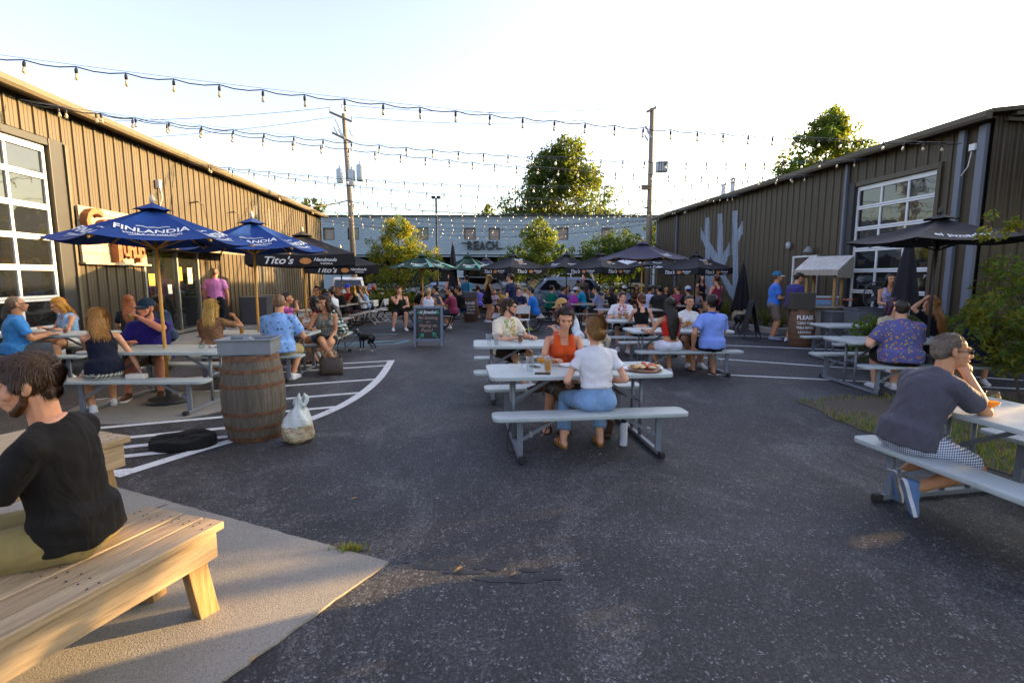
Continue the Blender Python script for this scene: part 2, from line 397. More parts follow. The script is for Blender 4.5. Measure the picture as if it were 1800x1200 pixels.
line('parking_line', [(-2.4, 10.16), (-5.4, 9.05)], .10, M_WLINE, .0045)
for (p, q) in (((3.4, 8.75), (9.0, 7.2)), ((3.6, 10.75), (8.6, 8.05)), ((4.2, 12.85), (9.0, 11.2)), ((4.0, 15.2), (8.4, 14.0))): line('parking_line', [p, q], .10, M_WLINE)
for p in ([(-7.3, 12.0), (-2.7, 13.5)], [(-2.7, 13.5), (-2.95, 12.75)], [(-2.95, 12.75), (-7.0, 11.35)], [(-3.2, 13.3), (-5.2, 12.0)], [(-4.4, 12.95), (-6.3, 11.65)], [(-6.6, 14.2), (-3.4, 15.0)], [(-6.8, 16.2), (-3.0, 17.2)]): line('accessible_bay_line', p, .09, M_BLINE, .0035)
for p in ([(-7.0, 18.4), (-3.2, 19.6)], [(-7.4, 21.0), (-4.9, 21.6)], [(-1, 20.8), (3.5, 22)]): line('parking_line', p, .1, M_WLINE)

# wet drips and litter on the asphalt, all irregular flat shapes
def blob(cx, cy, rx, ry, rot=0, seed=0, n=16):
    r = random.Random(seed); ph = [r.uniform(0, 6.28) for _ in range(3)]; c, s = math.cos(rot), math.sin(rot); out = []
    for k in range(n):
        a = 2*math.pi*k/n; q = 1+.18*math.sin(2*a+ph[0])+.12*math.sin(3*a+ph[1])+.06*math.sin(5*a+ph[2])
        x, y = rx*q*math.cos(a), ry*q*math.sin(a); out.append((cx+x*c-y*s, cy+x*s+y*c))
    return out
M_WET = mat('damp_asphalt', (.004, .0035, .003), .38, var=.3, vs_=60, bump=.004, bs=95)
for i, (u, v, rx, ry) in enumerate([(700, 988, .05, .018), (738, 992, .04, .02), (785, 990, .075, .03), (760, 998, .09, .02), (812, 1006, .10, .022), (838, 998, .03, .015), (870, 996, .07, .035), (885, 1019, .16, .026), (925, 1020, .07, .03), (928, 1002, .045, .022), (960, 1014, .085, .026), (716, 988, .02, .01)]):
    p = G(u, v); sheet('damp_patch', blob(p.x, p.y, rx, ry, -.05, i), .0012+.0002*i, M_WET)
M_LEAF_D = mat('dry_leaf', (.36, .20, .07), .8, bump=.002); M_BUTT = mat('cigarette_paper', (.7, .68, .62), .8)
def leaf_litter(u, v, L, m, rot, label):
    p = G(u, v); mb = MB(); n = 7
    top = [(L*(k/n-.5), L*.16*math.sin(math.pi*k/n), .006+.012*math.sin(2.2*k/n)) for k in range(n+1)]
    bot = [(x, -y, z) for x, y, z in top[1:-1][::-1]]
    pts = top+bot; c, s = math.cos(rot), math.sin(rot)
    mb.add([(p.x+x*c-y*s, p.y+x*s+y*c, z) for x, y, z in pts], [tuple(range(len(pts)))])
    return tag(mb.build('dry_leaf', m), label, 'leaf')
leaf_litter(903, 1012, .05, M_LEAF_D, .2, 'small brown curled leaf on the asphalt beside the long damp streak')
leaf_litter(806, 1003, .07, M_LEAF_D, .7, 'thin straw coloured leaf lying across the damp drips')
leaf_litter(445, 1162, .05, M_LEAF_D, .8, 'orange leaf scrap at the edge of the concrete pad')
leaf_litter(622, 878, .06, M_LEAF_D, .4, 'tan stalk on the asphalt beyond the concrete corner')
leaf_litter(768, 878, .03, M_BUTT, -.6, 'white scrap on the dark asphalt beyond the concrete corner')
leaf_litter(955, 766, .05, M_BUTT, .1, 'white paper scrap under the centre picnic table')
leaf_litter(1055, 800, .03, M_BUTT, .3, 'white scrap on the asphalt in front of the centre bench')

# grass
def blades(name, poly_fn, n, hgt, mats, seed, w=.006):
    r = random.Random(seed); mb = MB(); k = 0
    while k < n:
        q = poly_fn(r)
        if q is None: continue
        x, y, z = q; h = hgt*r.uniform(.45, 1.2); a = r.uniform(0, 6.28); b = r.uniform(0, 6.28); ln = r.uniform(.1, .55)*h
        dx, dy = math.cos(a)*w, math.sin(a)*w
        mb.mi = r.randrange(len(mats))
        mb.add([(x-dx, y-dy, z), (x+dx, y+dy, z), (x+dx*.6+math.cos(b)*ln*.4, y+dy*.6+math.sin(b)*ln*.4, z+h*.6), (x+math.cos(b)*ln, y+math.sin(b)*ln, z+h)], [(0, 1, 2), (0, 2, 3)]); k += 1
    return mb.build(name, mats)
def leafmat(name, c, trans=.5, c2=None, rough=.55):
    if name in _MC: return _MC[name]
    t = NT(name); n = t.noise(t.co(1.0), 1.4, 3, .6); c = rgb(c); c2 = rgb(c2) if c2 else tuple(x*1.5 for x in c)
    colr = t.ramp(n, [(.32, c), (.68, c2)]); t.setc(colr); t.set(Roughness=rough); t.b.inputs['Specular IOR Level'].default_value = .3
    tr = t.N('BsdfTranslucent'); t.l(t.mix(1.0, colr, (2.0, 1.7, .8), 'MULTIPLY'), tr.inputs[0])
    mx = t.N('MixShader'); mx.inputs[0].default_value = trans; t.l(t.b.outputs[0], mx.inputs[1]); t.l(tr.outputs[0], mx.inputs[2]); t.l(mx.outputs[0], t.out.inputs[0])
    _MC[name] = t.mat; return t.mat
M_GR = [leafmat('grass_green', (.055, .11, .018), .4), leafmat('grass_bright', (.10, .17, .03), .4), leafmat('grass_straw', (.20, .16, .06), .4)]
GP0 = [(3.87, 6.85), (3.80, 5.9), (3.95, 5.1), (4.25, 4.2), (4.4, 3.0), (4.6, 1.4), (9.5, 1.4), (9.5, 7.3), (6.3, 7.35), (5.0, 7.05)]
GP = ragged(GP0, .035, .12, 9)
def inpoly(x, y, P):
    c = False; j = len(P)-1
    for i in range(len(P)):
        if (P[i][1] > y) != (P[j][1] > y) and x < (P[j][0]-P[i][0])*(y-P[i][1])/(P[j][1]-P[i][1])+P[i][0]: c = not c
        j = i
    return c
M_SOIL = concrete_mat('bare_soil', (.10, .075, .048), 60, .95, False)
sheet('soil_patch', GP, .006, M_SOIL)
def grass_fn(r):
    x = r.uniform(3.7, 6.8); y = r.uniform(1.8, 7.3)
    if not inpoly(x, y, GP): return None
    bare = math.exp(-((x-5.0)**2+(y-6.35)**2*2)/.9)+.55*math.exp(-((x-4.3)**2+(y-6.5)**2*3)/.5)
    if r.random() < bare*1.15: return None
    return x, y, .004
tag(blades('grass', grass_fn, 16000, .065, M_GR, 3, .005), 'patchy green grass beside the asphalt', 'grass', kind='stuff')
def weed_fn(r):
    p = G(615, 968); return p.x+r.gauss(0, .05), p.y+r.gauss(0, .02), 0
tag(blades('weed_tuft', weed_fn, 160, .05, M_GR[1:], 5, .004), 'small dry weed tuft at the concrete corner', 'weed', kind='stuff')

# ------------------------------------------------------------------ metal sheds
RIB = [(0, 0), (.012, .03), (.05, .03), (.062, 0), (.13, 0), (.136, .006), (.150, .006), (.156, 0), (.21, 0), (.216, .006), (.230, .006), (.236, 0), (.305, 0)]
def rib_profile(x0, x1):
    out = []; k = math.floor(x0/.305)
    while k*.305 < x1:
        for (x, y) in RIB[:-1]: out.append((k*.305+x, y))
        k += 1
    out.append((k*.305, 0))
    def yat(x):
        for i in range(len(out)-1):
            if out[i][0] <= x <= out[i+1][0]+1e-9:
                t = (x-out[i][0])/max(1e-9, out[i+1][0]-out[i][0]); return out[i][1]*(1-t)+out[i+1][1]*t
        return 0
    pts = [(x0, yat(x0))]+[p for p in out if x0+1e-4 < p[0] < x1-1e-4]+[(x1, yat(x1))]
    return pts
def metal_paint(name, c, rough=.42):
    t = NT(name); v = t.co((1, 1, .35)); n = t.noise(v, 1.2, 5, .6); n2 = t.noise(t.co((6, 6, .5)), 1.5, 4, .7); c = rgb(c)
    b = t.ramp(n, [(.3, tuple(x*.8 for x in c)), (.7, tuple(x*1.15 for x in c))]); b = t.mix(t.ramp(n2, [(.6, 0.0), (.8, .35)]), b, tuple(x*1.8+.01 for x in c))
    sx = t.N('SeparateXYZ'); t.l(t.co(1.0), sx.inputs[0]); sc_ = t.math('MULTIPLY', t.math('LESS_THAN', t.math('ABSOLUTE', t.math('SUBTRACT', t.math('FRACT', t.math('DIVIDE', sx.outputs[2], 1.22)), .5)), .008), t.math('LESS_THAN', t.math('ABSOLUTE', t.math('SUBTRACT', t.math('FRACT', t.math('DIVIDE', sx.outputs[0], .305)), .33)), .035))
    b = t.mix(t.math('MULTIPLY', sc_, .8), b, (.006, .005, .004))          # screw heads along the girts
    inf = t.N('ObjectInfo'); b = t.mix(t.math('MULTIPLY', inf.outputs['Random'], .30), b, tuple(x*.45 for x in c))
    t.setc(b); t.set(Roughness=t.math('MULTIPLY_ADD', n2, .2, rough)); t.b.inputs['Specular IOR Level'].default_value = .45; t.bump(t.noise(v, 2.5, 2), .01, .5); _MC[name] = t.mat; return t.mat
M_SIDE = metal_paint('dark_bronze_siding', (.070, .051, .028)); M_TRIM = metal_paint('bronze_trim', (.095, .075, .048)); M_GREYT = metal_paint('slate_grey_trim', (.16, .175, .21)); M_CACT = metal_paint('slate_blue_wall_paint', (.22, .26, .32))
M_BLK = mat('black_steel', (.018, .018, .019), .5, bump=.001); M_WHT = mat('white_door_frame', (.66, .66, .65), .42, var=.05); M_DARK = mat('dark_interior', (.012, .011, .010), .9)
def pane_mat():
    t = NT('window_glass'); t.setc((.012, .013, .013)); t.set(Roughness=.03); t.b.inputs['Specular IOR Level'].default_value = .95; t.b.inputs['Coat Weight'].default_value = .4; t.b.inputs['Coat Roughness'].default_value = .02
    t.bump(t.noise(t.co(1.0), 1.3, 2), .012, .6); return t.mat
M_PANE = pane_mat()
_SP = {}
def siding(parent, x0, x1, z0, z1, sg, m=None):
    """vertical ribbed panels 0.915 m wide, each an object"""
    k = math.floor(x0/.915+1e-6)
    while k*.915 < x1-1e-6:
        a, b = max(x0, k*.915), min(x1, (k+1)*.915)
        if b-a > .01:
            key = (round(b-a, 3), round((a-k*.915), 3), round(z1-z0, 3), sg)
            if key not in _SP:
                pr = rib_profile(a-k*.915, b-k*.915); mb = MB()
                vv = []; ff = []
                for (x, y) in pr: vv += [(x, sg*y, 0), (x, sg*y, z1-z0)]
                for i in range(len(pr)-1):
                    q = (2*i, 2*i+2, 2*i+3, 2*i+1); ff.append(q if sg < 0 else q[::-1])
                mb.add(vv, ff); _SP[key] = mb.mesh('siding_panel', m or M_SIDE)
            link('siding_panel', _SP[key], parent, (k*.915, 0, z0))
        k += 1
def wall_paint(parent, polys, sg, m, name='wall_painting'):
    xs = [p[0] for q in polys for p in q]; pr = rib_profile(min(xs)-.01, max(xs)+.01); mb = MB(); fine = []
    for i in range(len(pr)-1):
        n = max(1, int((pr[i+1][0]-pr[i][0])/.02))
        for k in range(n):
            t0, t1 = k/n, (k+1)/n
            fine.append((pr[i][0]*(1-t0)+pr[i+1][0]*t0, pr[i][1]*(1-t0)+pr[i+1][1]*t0, pr[i][0]*(1-t1)+pr[i+1][0]*t1, pr[i][1]*(1-t1)+pr[i+1][1]*t1))
    def cuts(x, P):
        zs = []
        for i in range(len(P)):
            a, b = P[i], P[(i+1) % len(P)]
            if (a[0] > x) != (b[0] > x): zs.append(a[1]+(b[1]-a[1])*(x-a[0])/(b[0]-a[0]))
        zs.sort(); return list(zip(zs[::2], zs[1::2]))
    for (xa, ya, xb, yb) in fine:
        iv = sorted([c for P in polys for c in cuts((xa+xb)/2+1e-6, P)]); mer = []
        for c in iv:
            if mer and c[0] <= mer[-1][1]: mer[-1] = (mer[-1][0], max(mer[-1][1], c[1]))
            else: mer.append(c)
        for (z0, z1) in mer: mb.quad((xa, sg*(ya+.003), z0), (xb, sg*(yb+.003), z0), (xb, sg*(yb+.003), z1), (xa, sg*(ya+.003), z1))
    return mb.build(name, m, parent)
def glass_door(parent, name, x0, x1, z0, z1, rows, cols, sg, y=0, col_m=None, fw=.06, rw=.10):
    """sectional garage door: frame, rails, stiles and panes, each an object"""
    m = col_m or M_WHT; d = empty(name, (0, 0, 0)); d.parent = parent
    for x in (x0+fw/2, x1-fw/2): MB().box((x, y, (z0+z1)/2), (fw, .05, z1-z0)).build('stile', m, d, bevel=.006)
    hs = (z1-z0)/rows; cs = (x1-x0)/cols
    for r in range(rows+1):
        z = z0+hs*r; h = rw if 0 < r < rows else rw*1.1; z = min(max(z, z0+h/2), z1-h/2)
        MB().box(((x0+x1)/2, y+sg*.004, z), (x1-x0-2*fw-.002, .054, h)).build('rail', m, d, bevel=.006)
        if 0 < r < rows: MB().box(((x0+x1)/2, y+sg*.031, z), (x1-x0-2*fw-.002, .006, .012)).build('seal_strip', M_GREYT, d)
    for c in range(1, cols):
        for r in range(rows): MB().box((x0+cs*c, y, z0+hs*(r+.5)), (fw*.9, .046, hs-rw-.004)).build('stile', m, d, bevel=.004)
    pm = MB().box((0, 0, 0), (cs-.02, .008, hs-.03)).mesh('pane', M_PANE)
    for c in range(cols):
        for r in range(rows):
            tl = random.uniform(-.006, .006); link('pane', pm, d, (x0+cs*(c+.5), y-sg*.012, z0+hs*(r+.5)), (tl, 0, random.uniform(-.006, .006)))
    return d
def shed(name, a, sg, b0, b1, eave, label, depth=14.0):
    root = empty(name, Yd(a, 0), YAW+math.pi/2, label, 'building')
    # hollow dark body set 8 cm behind the siding, low-pitched roof with eaves
    bd = MB(); yb = -sg*.12; yf = -sg*depth
    bd.box(((b0+b1)/2, (yb+yf)/2, (eave-.06)/2), (b1-b0-.1, abs(yf-yb), eave-.06)); bd.build('wall_core', M_DARK, root)
    rf = MB(); e0 = sg*.28; rid = -sg*depth/2; rise = .75
    def rp(y, dz): return [(b0-.25, y, eave+.02+dz), (b1+.25, y, eave+.02+dz)]
    A = rp(e0, 0)+rp(rid, rise); B = [(x, y, z+.08) for x, y, z in A]
    rf.add(A+B, [(0, 1, 3, 2), (4, 6, 7, 5), (0, 4, 5, 1), (2, 3, 7, 6), (0, 2, 6, 4), (1, 5, 7, 3)]); 
    A = rp(rid, rise)+rp(yf-sg*.2, 0); B = [(x, y, z+.08) for x, y, z in A]
    rf.add(A+B, [(0, 1, 3, 2), (4, 6, 7, 5), (0, 4, 5, 1), (2, 3, 7, 6), (0, 2, 6, 4), (1, 5, 7, 3)])
    roof = rf.build('roof', M_TRIM, root)
    g = MB(); n = max(2, int((b1-b0)/6.1)); L = (b1-b0+.5)/n
    for k in range(n):                                   # gutter in lengths with lapped joints
        q = MB(); x0 = b0-.25+k*L; prof = [(0, 0), (.10, -.005), (.13, .05), (.135, .14), (.0, .14)]
        vv = [(x0, e0+sg*p[0], eave-.10+p[1]) for p in prof]+[(x0+L-.012, e0+sg*p[0], eave-.10+p[1]) for p in prof]
        q.add(vv, [(i, (i+1) % 5, 5+(i+1) % 5, 5+i) for i in range(5)]+[(4, 3, 2, 1, 0), (5, 6, 7, 8, 9)]); q.build('gutter', M_TRIM, root)
    MB().box(((b0+b1)/2, sg*.15, eave-.045), (b1-b0+.3, .20, .02)).build('soffit', M_SIDE, root)
    return root
# left shed ---------------------------------------------------------
LB = shed('metal_shed', -7.75, -1, 1.0, 28.7, 4.88, 'dark ribbed metal shed on the left with sunlit wall and gold gutter')
for (x0, x1, z0, z1) in ((1, 6.4, 0, 4.86), (6.4, 11.0, 4.24, 4.86), (11.0, 13.15, 0, 4.86), (13.15, 15.75, 2.55, 4.86), (15.75, 28.7, 0, 4.86)): siding(LB, x0, x1, z0, z1, -1)
for x in (6.2, 10.82): MB().box((x+.02, .03, 2.12), (.34, .10, 4.24)).build('jamb_trim', M_BLK, LB, bevel=.008)
MB().box((8.5, .05, 4.17), (4.4, .10, .13)).build('door_head', M_BLK, LB, bevel=.006)
MB().box((11.03, -.035, 2.1), (.06, .05, 4.2)).build('corner_trim', M_TRIM, LB)
glass_door(LB, 'sectional_glass_door', 6.4, 10.62, .16, 4.08, 7, 5, -1, .07)
MB().box((26.2, -.07, 2.4), (.10, .08, 4.6)).build('downspout', M_BLK, LB, bevel=.01)
MB().box((28.72, -.01, 2.4), (.08, .10, 4.85)).build('corner_trim', M_TRIM, LB)
# entrance: aluminium door with awning
DR = empty('entrance_door', (0, 0, 0)); DR.parent = LB
M_ALU = mat('brushed_aluminium', (.42, .40, .36), .35, .8, var=.08)
MB().box((14.45, .04, 1.3), (2.56, .02, 2.3)).build('pane_back', M_DARK, DR)
for x in (13.2, 13.75, 14.62, 15.70): MB().box((x, -.01, 1.24), (.06, .09, 2.2)).build('frame_post', M_ALU, DR, bevel=.006)
for z in (.20, 2.38): MB().box((14.45, -.012, z), (2.54, .085, .08)).build('frame_rail', M_ALU, DR, bevel=.006)
for (x0, x1) in ((13.23, 13.72), (13.78, 14.59), (14.65, 15.67)): MB().box(((x0+x1)/2, .01, 1.29), (x1-x0, .012, 2.1)).build('pane', M_PANE, DR)
MB().tube([(14.5, -.06, .85), (14.5, -.10, .88), (14.5, -.10, 1.35), (14.5, -.06, 1.38)], .012).build('pull_handle', M_ALU, DR)
for (x, z, w, h, c) in ((14.80, 1.75, .16, .36, '#c9a51e'), (15.28, 1.70, .24, .44, '#cfc9a0'), (14.25, 1.35, .18, .24, '#d8d6cc'), (13.5, 1.6, .25, .3, '#b08a30')): MB().box((x, -.003, z), (w, .004, h)).build('notice', mat('notice_'+c, c, .7, var=.2, vs_=40), DR)
AW = MB(); AW.box((15.25, -.42, 2.50), (4.3, .82, .14)); AW.box((15.25, -.84, 2.46), (4.34, .03, .27)); AW.build('awning', metal_paint('awning_bronze', (.20, .165, .115)), LB, bevel=.01)
MB().lathe([(.0, -.10), (.10, -.08), (.15, -.03), (.16, 0)], 16, (15.0, -.45, 2.43)).build('ceiling_lamp', mat('opal_lamp', (.7, .66, .55), .4), LB, smooth=True)
# roof vents
for (x, h, hood) in ((17.6, .55, 1), (18.9, .40, 2), (20.1, .55, 2)):
    mb = MB(); y = 1.6; z = 5.0
    if hood == 1: mb.tube([(x, y, z), (x, y, z+h), (x+.06, y-.02, z+h+.12), (x+.18, y-.06, z+h+.14), (x+.26, y-.08, z+h+.03)], .07, 10)
    else: mb.lathe([(.11, 0), (.11, h), (.17, h), (.17, h+.05), (.12, h+.09)], 14, (x, y, z))
    mb.build('roof_vent', mat('galvanised_vent', (.5, .52, .54), .4, .6), LB, smooth='auto')
# brackets with stay wires, flood lamp
for x in (15.6, 17.9): 
    mb = MB(); mb.tube([(x, -.03, 3.75), (x, -.22, 3.78), (x+.1, -.3, 3.70)], .018, 6); mb.tube([(x+.1, -.3, 3.7), (x+.9, -.10, 2.75)], .006, 5); mb.build('wall_bracket', M_BLK, LB)
mb = MB(); mb.box((14.0, -.07, 3.98), (.10, .10, .2)); mb.tube([(14.0, -.11, 3.9), (14.0, -.14, 3.65), (14.02, -.05, 3.45)], .012, 6); mb.build('wall_lamp_box', M_WHT, LB, bevel=.01)
# painted agave motif on the left wall
def poly_on(a, pts): return [OW(u, v, a) for u, v in pts]
wall_paint(LB, [poly_on(-7.75, q) for q in ([(444, 362), (453, 362), (453, 462), (444, 470)], [(469, 367), (476, 369), (476, 452), (469, 458)], [(488, 373), (496, 375), (496, 470), (488, 470)], [(450, 470), (462, 455), (473, 480), (462, 528), (456, 540), (450, 520)], [(478, 470), (484, 462), (500, 480), (500, 532), (494, 538), (480, 500)])], -1, metal_paint('olive_grey_wall_paint', (.10, .085, .062)))
# rusty letters on a board of sawn planks
SG = empty('letter_sign', Yd(-7.75, 0)+RX*.0, YAW+math.pi/2, 'weathered wooden plank sign with big rusty metal letters beside the entrance', 'sign')
M_PLK = wood_mat('limed_plank', (.30, .23, .15), (.50, .40, .28), 0, 1.2); M_RUST = mat('rusty_steel', (.25, .095, .035), .8, var=.4, vs_=14, bump=.004, bs=60, dirt=.6)
zz = 1.96
for k, h in enumerate((.19, .22, .20, .21, .18, .13)):
    x = 11.1
    for L in ((1.15, .95), (.6, 1.5), (1.4, .7), (.8, 1.3), (1.2, .9), (2.1, 0))[k]:
        if L: MB().box((x+L/2, -.085+random.uniform(-.004, .004), zz+h/2), (L-.008, .05, h-.008)).build('plank', M_PLK, SG, bevel=.004)
        x += L
    zz += h
MB().box((12.15, -.12, 1.95), (2.16, .12, .04)).build('ledge', M_PLK, SG)
def sign_word(s, x, z, w, h, sh):
    for i, ch in enumerate(s):
        mb = MB(); put_text(mb, ch, (0, 0, 0), (1, 0, 0), (0, 0, 1), height=h[i], bold=.03, shear=sh, depth=.10)
        o = mb.build('letter', [M_RUST, M_DARK], SG, loc=(x, -.19, z+random.uniform(-.02, .02))); x += w[i]
sign_word('Conni', 11.35, 2.78, [.34, .27, .27, .25, .2], [.52, .42, .42, .42, .5], .12)
sign_word('Tunup', 12.0, 2.27, [.27, .19, .19, .19, .2], [.62, .36, .36, .36, .36], 0)

# right shed --------------------------------------------------------
RB = shed('metal_shed', 10.6, 1, 9.9, 28.0, 4.86, 'dark ribbed metal shed on the right in shade with painted agave', 12.0)
for (x0, x1, z0, z1) in ((9.9, 10.88, 0, 4.84), (10.88, 13.56, 4.2, 4.84), (13.56, 28.0, 0, 4.84)): siding(RB, x0, x1, z0, z1, 1)
glass_door(RB, 'sectional_glass_door', 11.0, 13.45, .16, 4.08, 7, 3, 1, -.07)
for x in (10.93, 13.56): MB().box((x, 0, 2.1), (.22 if x > 12 else .1, .12, 4.22)).build('jamb_trim', M_SIDE if x < 12 else M_BLK, RB, bevel=.008)
MB().box((12.25, -.02, 4.15), (2.75, .12, .12)).build('door_head', M_TRIM, RB, bevel=.006)
for x, w in ((10.42, .13), (9.97, .16), (13.74, .08), (28.0, .14), (25.3, .08)): MB().box((x, .075, 2.38), (w, .09, 4.72)).build('downspout' if w < .15 else 'corner_trim', M_GREYT, RB, bevel=.012)
# gable end that faces the camera
GE = empty('gable_end', (9.86, 0, 0), math.pi/2); GE.parent = RB
siding(GE, -11.8, -.02, 0, 5.0, 1)
rk = MB(); rk.bar((-.3, .10, 4.93), (-6.0, .10, 5.62), .14, .16); rk.bar((-6.0, .10, 5.62), (-11.9, .10, 4.93), .14, .16); rk.build('rake_trim', M_TRIM, GE, bevel=.01)
MB().bar((-.2, .06, 4.80), (-11.9, .06, 4.82), .10, .07).build('rake_flashing', M_TRIM, GE)
mb = MB(); mb.box((10.12, .10, 4.33), (.13, .12, .13)); mb.tube([(10.14, .13, 4.25), (10.2, .12, 3.95), (10.35, .10, 3.8), (10.5, .08, 3.85)], .01, 6); mb.build('camera_box', M_WHT, RB)
# service door, lamp, pipe
mb = MB(); mb.box((15.3, .03, 1.15), (1.0, .06, 2.3)); mb.build('service_door', M_SIDE, RB, bevel=.01)
for x in (14.75, 15.85): MB().box((x, .05, 1.16), (.05, .08, 2.32)).build('door_frame', M_WHT, RB)
MB().box((15.3, .05, 2.30), (1.15, .085, .05)).build('door_frame', M_WHT, RB)
MB().lathe([(0, .18), (.06, .16), (.13, .05), (.15, 0), (.11, -.03)], 14, (15.02, .16, 2.42)).build('gooseneck_lamp', mat('grey_lamp_enamel', (.2, .2, .2), .4), RB, smooth=True)
MB().ellip((16.1, .12, 2.68), (.10, .08, .13)).build('bulkhead_lamp', mat('lamp_glass_grey', (.32, .33, .34), .25), RB, smooth=True)
for (x, h) in ((22.6, .75), (21.8, .85)): MB().lathe([(.11, 0), (.11, h), (.14, h), (.14, h+.06)], 12, (x, -.9, 4.95)).build('roof_vent', mat('white_vent', (.6, .6, .6), .5), RB, smooth='auto')
wall_paint(RB, [poly_on(10.6, q) for q in (
    [(1240, 383), (1247.5, 382), (1247.5, 520), (1240, 515)], [(1247, 424), (1262, 448), (1262, 470), (1247, 448)], [(1262, 376), (1271, 375), (1271, 470), (1262, 470)],
    [(1271, 448), (1283, 426), (1283, 447), (1271, 472)], [(1288, 371), (1297.5, 370), (1297.5, 527), (1292, 534), (1288, 526)], [(1297, 404), (1306, 388), (1306, 410), (1297, 428)],
    [(1232, 399), (1240, 416), (1240, 434), (1232, 418)], [(1247, 500), (1247, 486), (1259, 480), (1262, 470), (1271, 470), (1274, 482), (1289, 505), (1289, 528), (1281, 516), (1268, 488), (1262, 489), (1252, 505), (1247, 520)])], 1, M_CACT)

# sidewalk, kerbs, planters
def yard_poly(pts): return [tuple(Yd(a, b)[:2]) for a, b in pts]
slab('sidewalk', yard_poly([(-7.72, 11.2), (-6.9, 11.2), (-6.7, 12.2), (-6.7, 28.5), (-7.72, 28.5)]), -.05, .13, M_KERB)
slab('kerb', yard_poly([(8.95, 14.6), (9.10, 14.2), (10.55, 14.2), (10.55, 14.4), (9.2, 14.45), (9.13, 14.7), (8.75, 27.5), (8.6, 27.5)]), -.05, .16, M_KERB)
sheet('planting_bed', yard_poly([(9.12, 14.5), (10.55, 14.45), (10.55, 27.5), (8.74, 27.5)]), .09, M_SOIL)
isl = [(-8.2, 21.0), (-6.4, 21.3), (-4.7, 22.6), (-4.0, 24.5), (-3.6, 27.2), (-9.2, 27.2), (-9.0, 23)]
slab('island_kerb', isl, -.05, .14, M_KERB); sheet('island_bed', [(x*.97-.15, 24.2+(y-24.2)*.94) for x, y in isl], .146, M_SOIL)
isl2 = [(-2.2, 26.3), (8.1, 26.8), (8.1, 28.6), (-2.2, 28.2)]
slab('island_kerb', isl2, -.05, .14, M_KERB); sheet('island_bed', [(x*.985+.05, 27.5+(y-27.5)*.86) for x, y in isl2], .146, M_SOIL)

# ------------------------------------------------------------------ blue brick building with sign
def brick_paint():
    t = NT('blue_painted_brick'); b = t.N('TexBrick'); b.inputs['Scale'].default_value = 1.0; b.inputs['Brick Width'].default_value = .40; b.inputs['Row Height'].default_value = .20; b.inputs['Mortar Size'].default_value = .012
    b.inputs['Color1'].default_value = (.26, .335, .38, 1); b.inputs['Color2'].default_value = (.31, .385, .425, 1); b.inputs['Mortar'].default_value = (.22, .285, .33, 1)
    t.l(t.co(1.0, rot=(-math.pi/2, 0, 0)), b.inputs['Vector']); n = t.noise(t.co(1.0), .5, 5, .7)
    t.setc(t.mix(t.ramp(n, [(.35, .0), (.7, .35)]), b.outputs['Color'], (.36, .43, .465))); t.set(Roughness=.75)
    t.bump(t.math('SUBTRACT', t.noise(t.co(1.0), 2.6, 3), t.math('MULTIPLY', b.outputs['Fac'], .6)), .05, .7); return t.mat
M_BBR = brick_paint()
BB = empty('brick_building', (0, 46, 0), 0, 'long light blue painted brick building with dark storefront far behind', 'building')
bx0, bx1 = -26.0, 22.0
wins = [(578, 372.5+20, 20), (623, 392, 20), (743, 401, 18), (825, 401, 17), (868, 401, 17), (989, 407, 17), (1068, 407, 17)]
WX = [(D(u, v, 46).x, D(u, v, 46).z) for u, v in ((578, 412), (621, 412), (743, 411), (826, 411), (869, 411), (989, 410), (1067, 410))]
ww, wh = 1.0, 1.05; zs0 = 3.42; zw0 = WX[3][1]-wh/2; zw1 = zw0+wh; top = 6.92
mb = MB(); xs = sorted([bx0]+[q for x, _ in WX for q in (x-ww/2, x+ww/2)]+[bx1])
mb.box(((bx0+bx1)/2, .15, (zs0+zw0)/2), (bx1-bx0, .3, zw0-zs0)); mb.box(((bx0+bx1)/2, .15, (zw1+top)/2), (bx1-bx0, .3, top-zw1))
for i in range(0, len(xs), 2): mb.box(((xs[i]+xs[i+1])/2, .15, (zw0+zw1)/2), (xs[i+1]-xs[i], .3, wh))
mb.box((bx0+6, .15, zs0/2), (12, .3, zs0)); mb.box((D(805, 470, 46).x, .15, zs0/2), (.9, .3, zs0)); mb.box((bx1-5, .15, zs0/2), (10, .3, zs0))
mb.build('wall', M_BBR, BB)
MB().box(((bx0+bx1)/2, .1, top+.05), (bx1-bx0+.2, .5, .10)).build('coping', M_BLK, BB)
MB().box(((bx0+bx1)/2, 8, top-.4), (bx1-bx0, 15, .3)).build('roof', M_DARK, BB)
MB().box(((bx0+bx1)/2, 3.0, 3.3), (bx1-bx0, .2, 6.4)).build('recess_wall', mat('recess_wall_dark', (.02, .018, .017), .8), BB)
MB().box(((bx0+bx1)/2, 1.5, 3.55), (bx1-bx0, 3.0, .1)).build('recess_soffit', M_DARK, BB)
M_BLIND = mat('window_blind', (.30, .24, .19), .6, var=.15)
for i, (x, z) in enumerate(WX):
    w = empty('window', (x, 0, 0)); w.parent = BB
    MB().box((0, .16, (zw0+zw1)/2), (ww-.08, .02, wh-.08)).build('pane', [M_BLIND, M_PANE, M_PANE, M_BLIND, M_BLIND, M_BLIND, M_BLIND][i], w)
    fr = MB()
    for s in (-1, 1): fr.box((s*(ww/2-.03), .08, (zw0+zw1)/2), (.06, .12, wh)); fr.box((0, .079, (zw0+zw1)/2+s*(wh/2-.03)), (ww-.13, .118, .06))
    fr.build('frame', M_BLK, w)
for k in range(9):
    x = -4.4+k*1.45; MB().box((x, 2.85, 1.5), (.08, .08, 2.9)).build('mullion', M_BLK, BB)
    if k < 8: MB().box((x+.72, 2.87, 1.5), (1.3, .02, 2.7)).build('pane', M_PANE, BB)
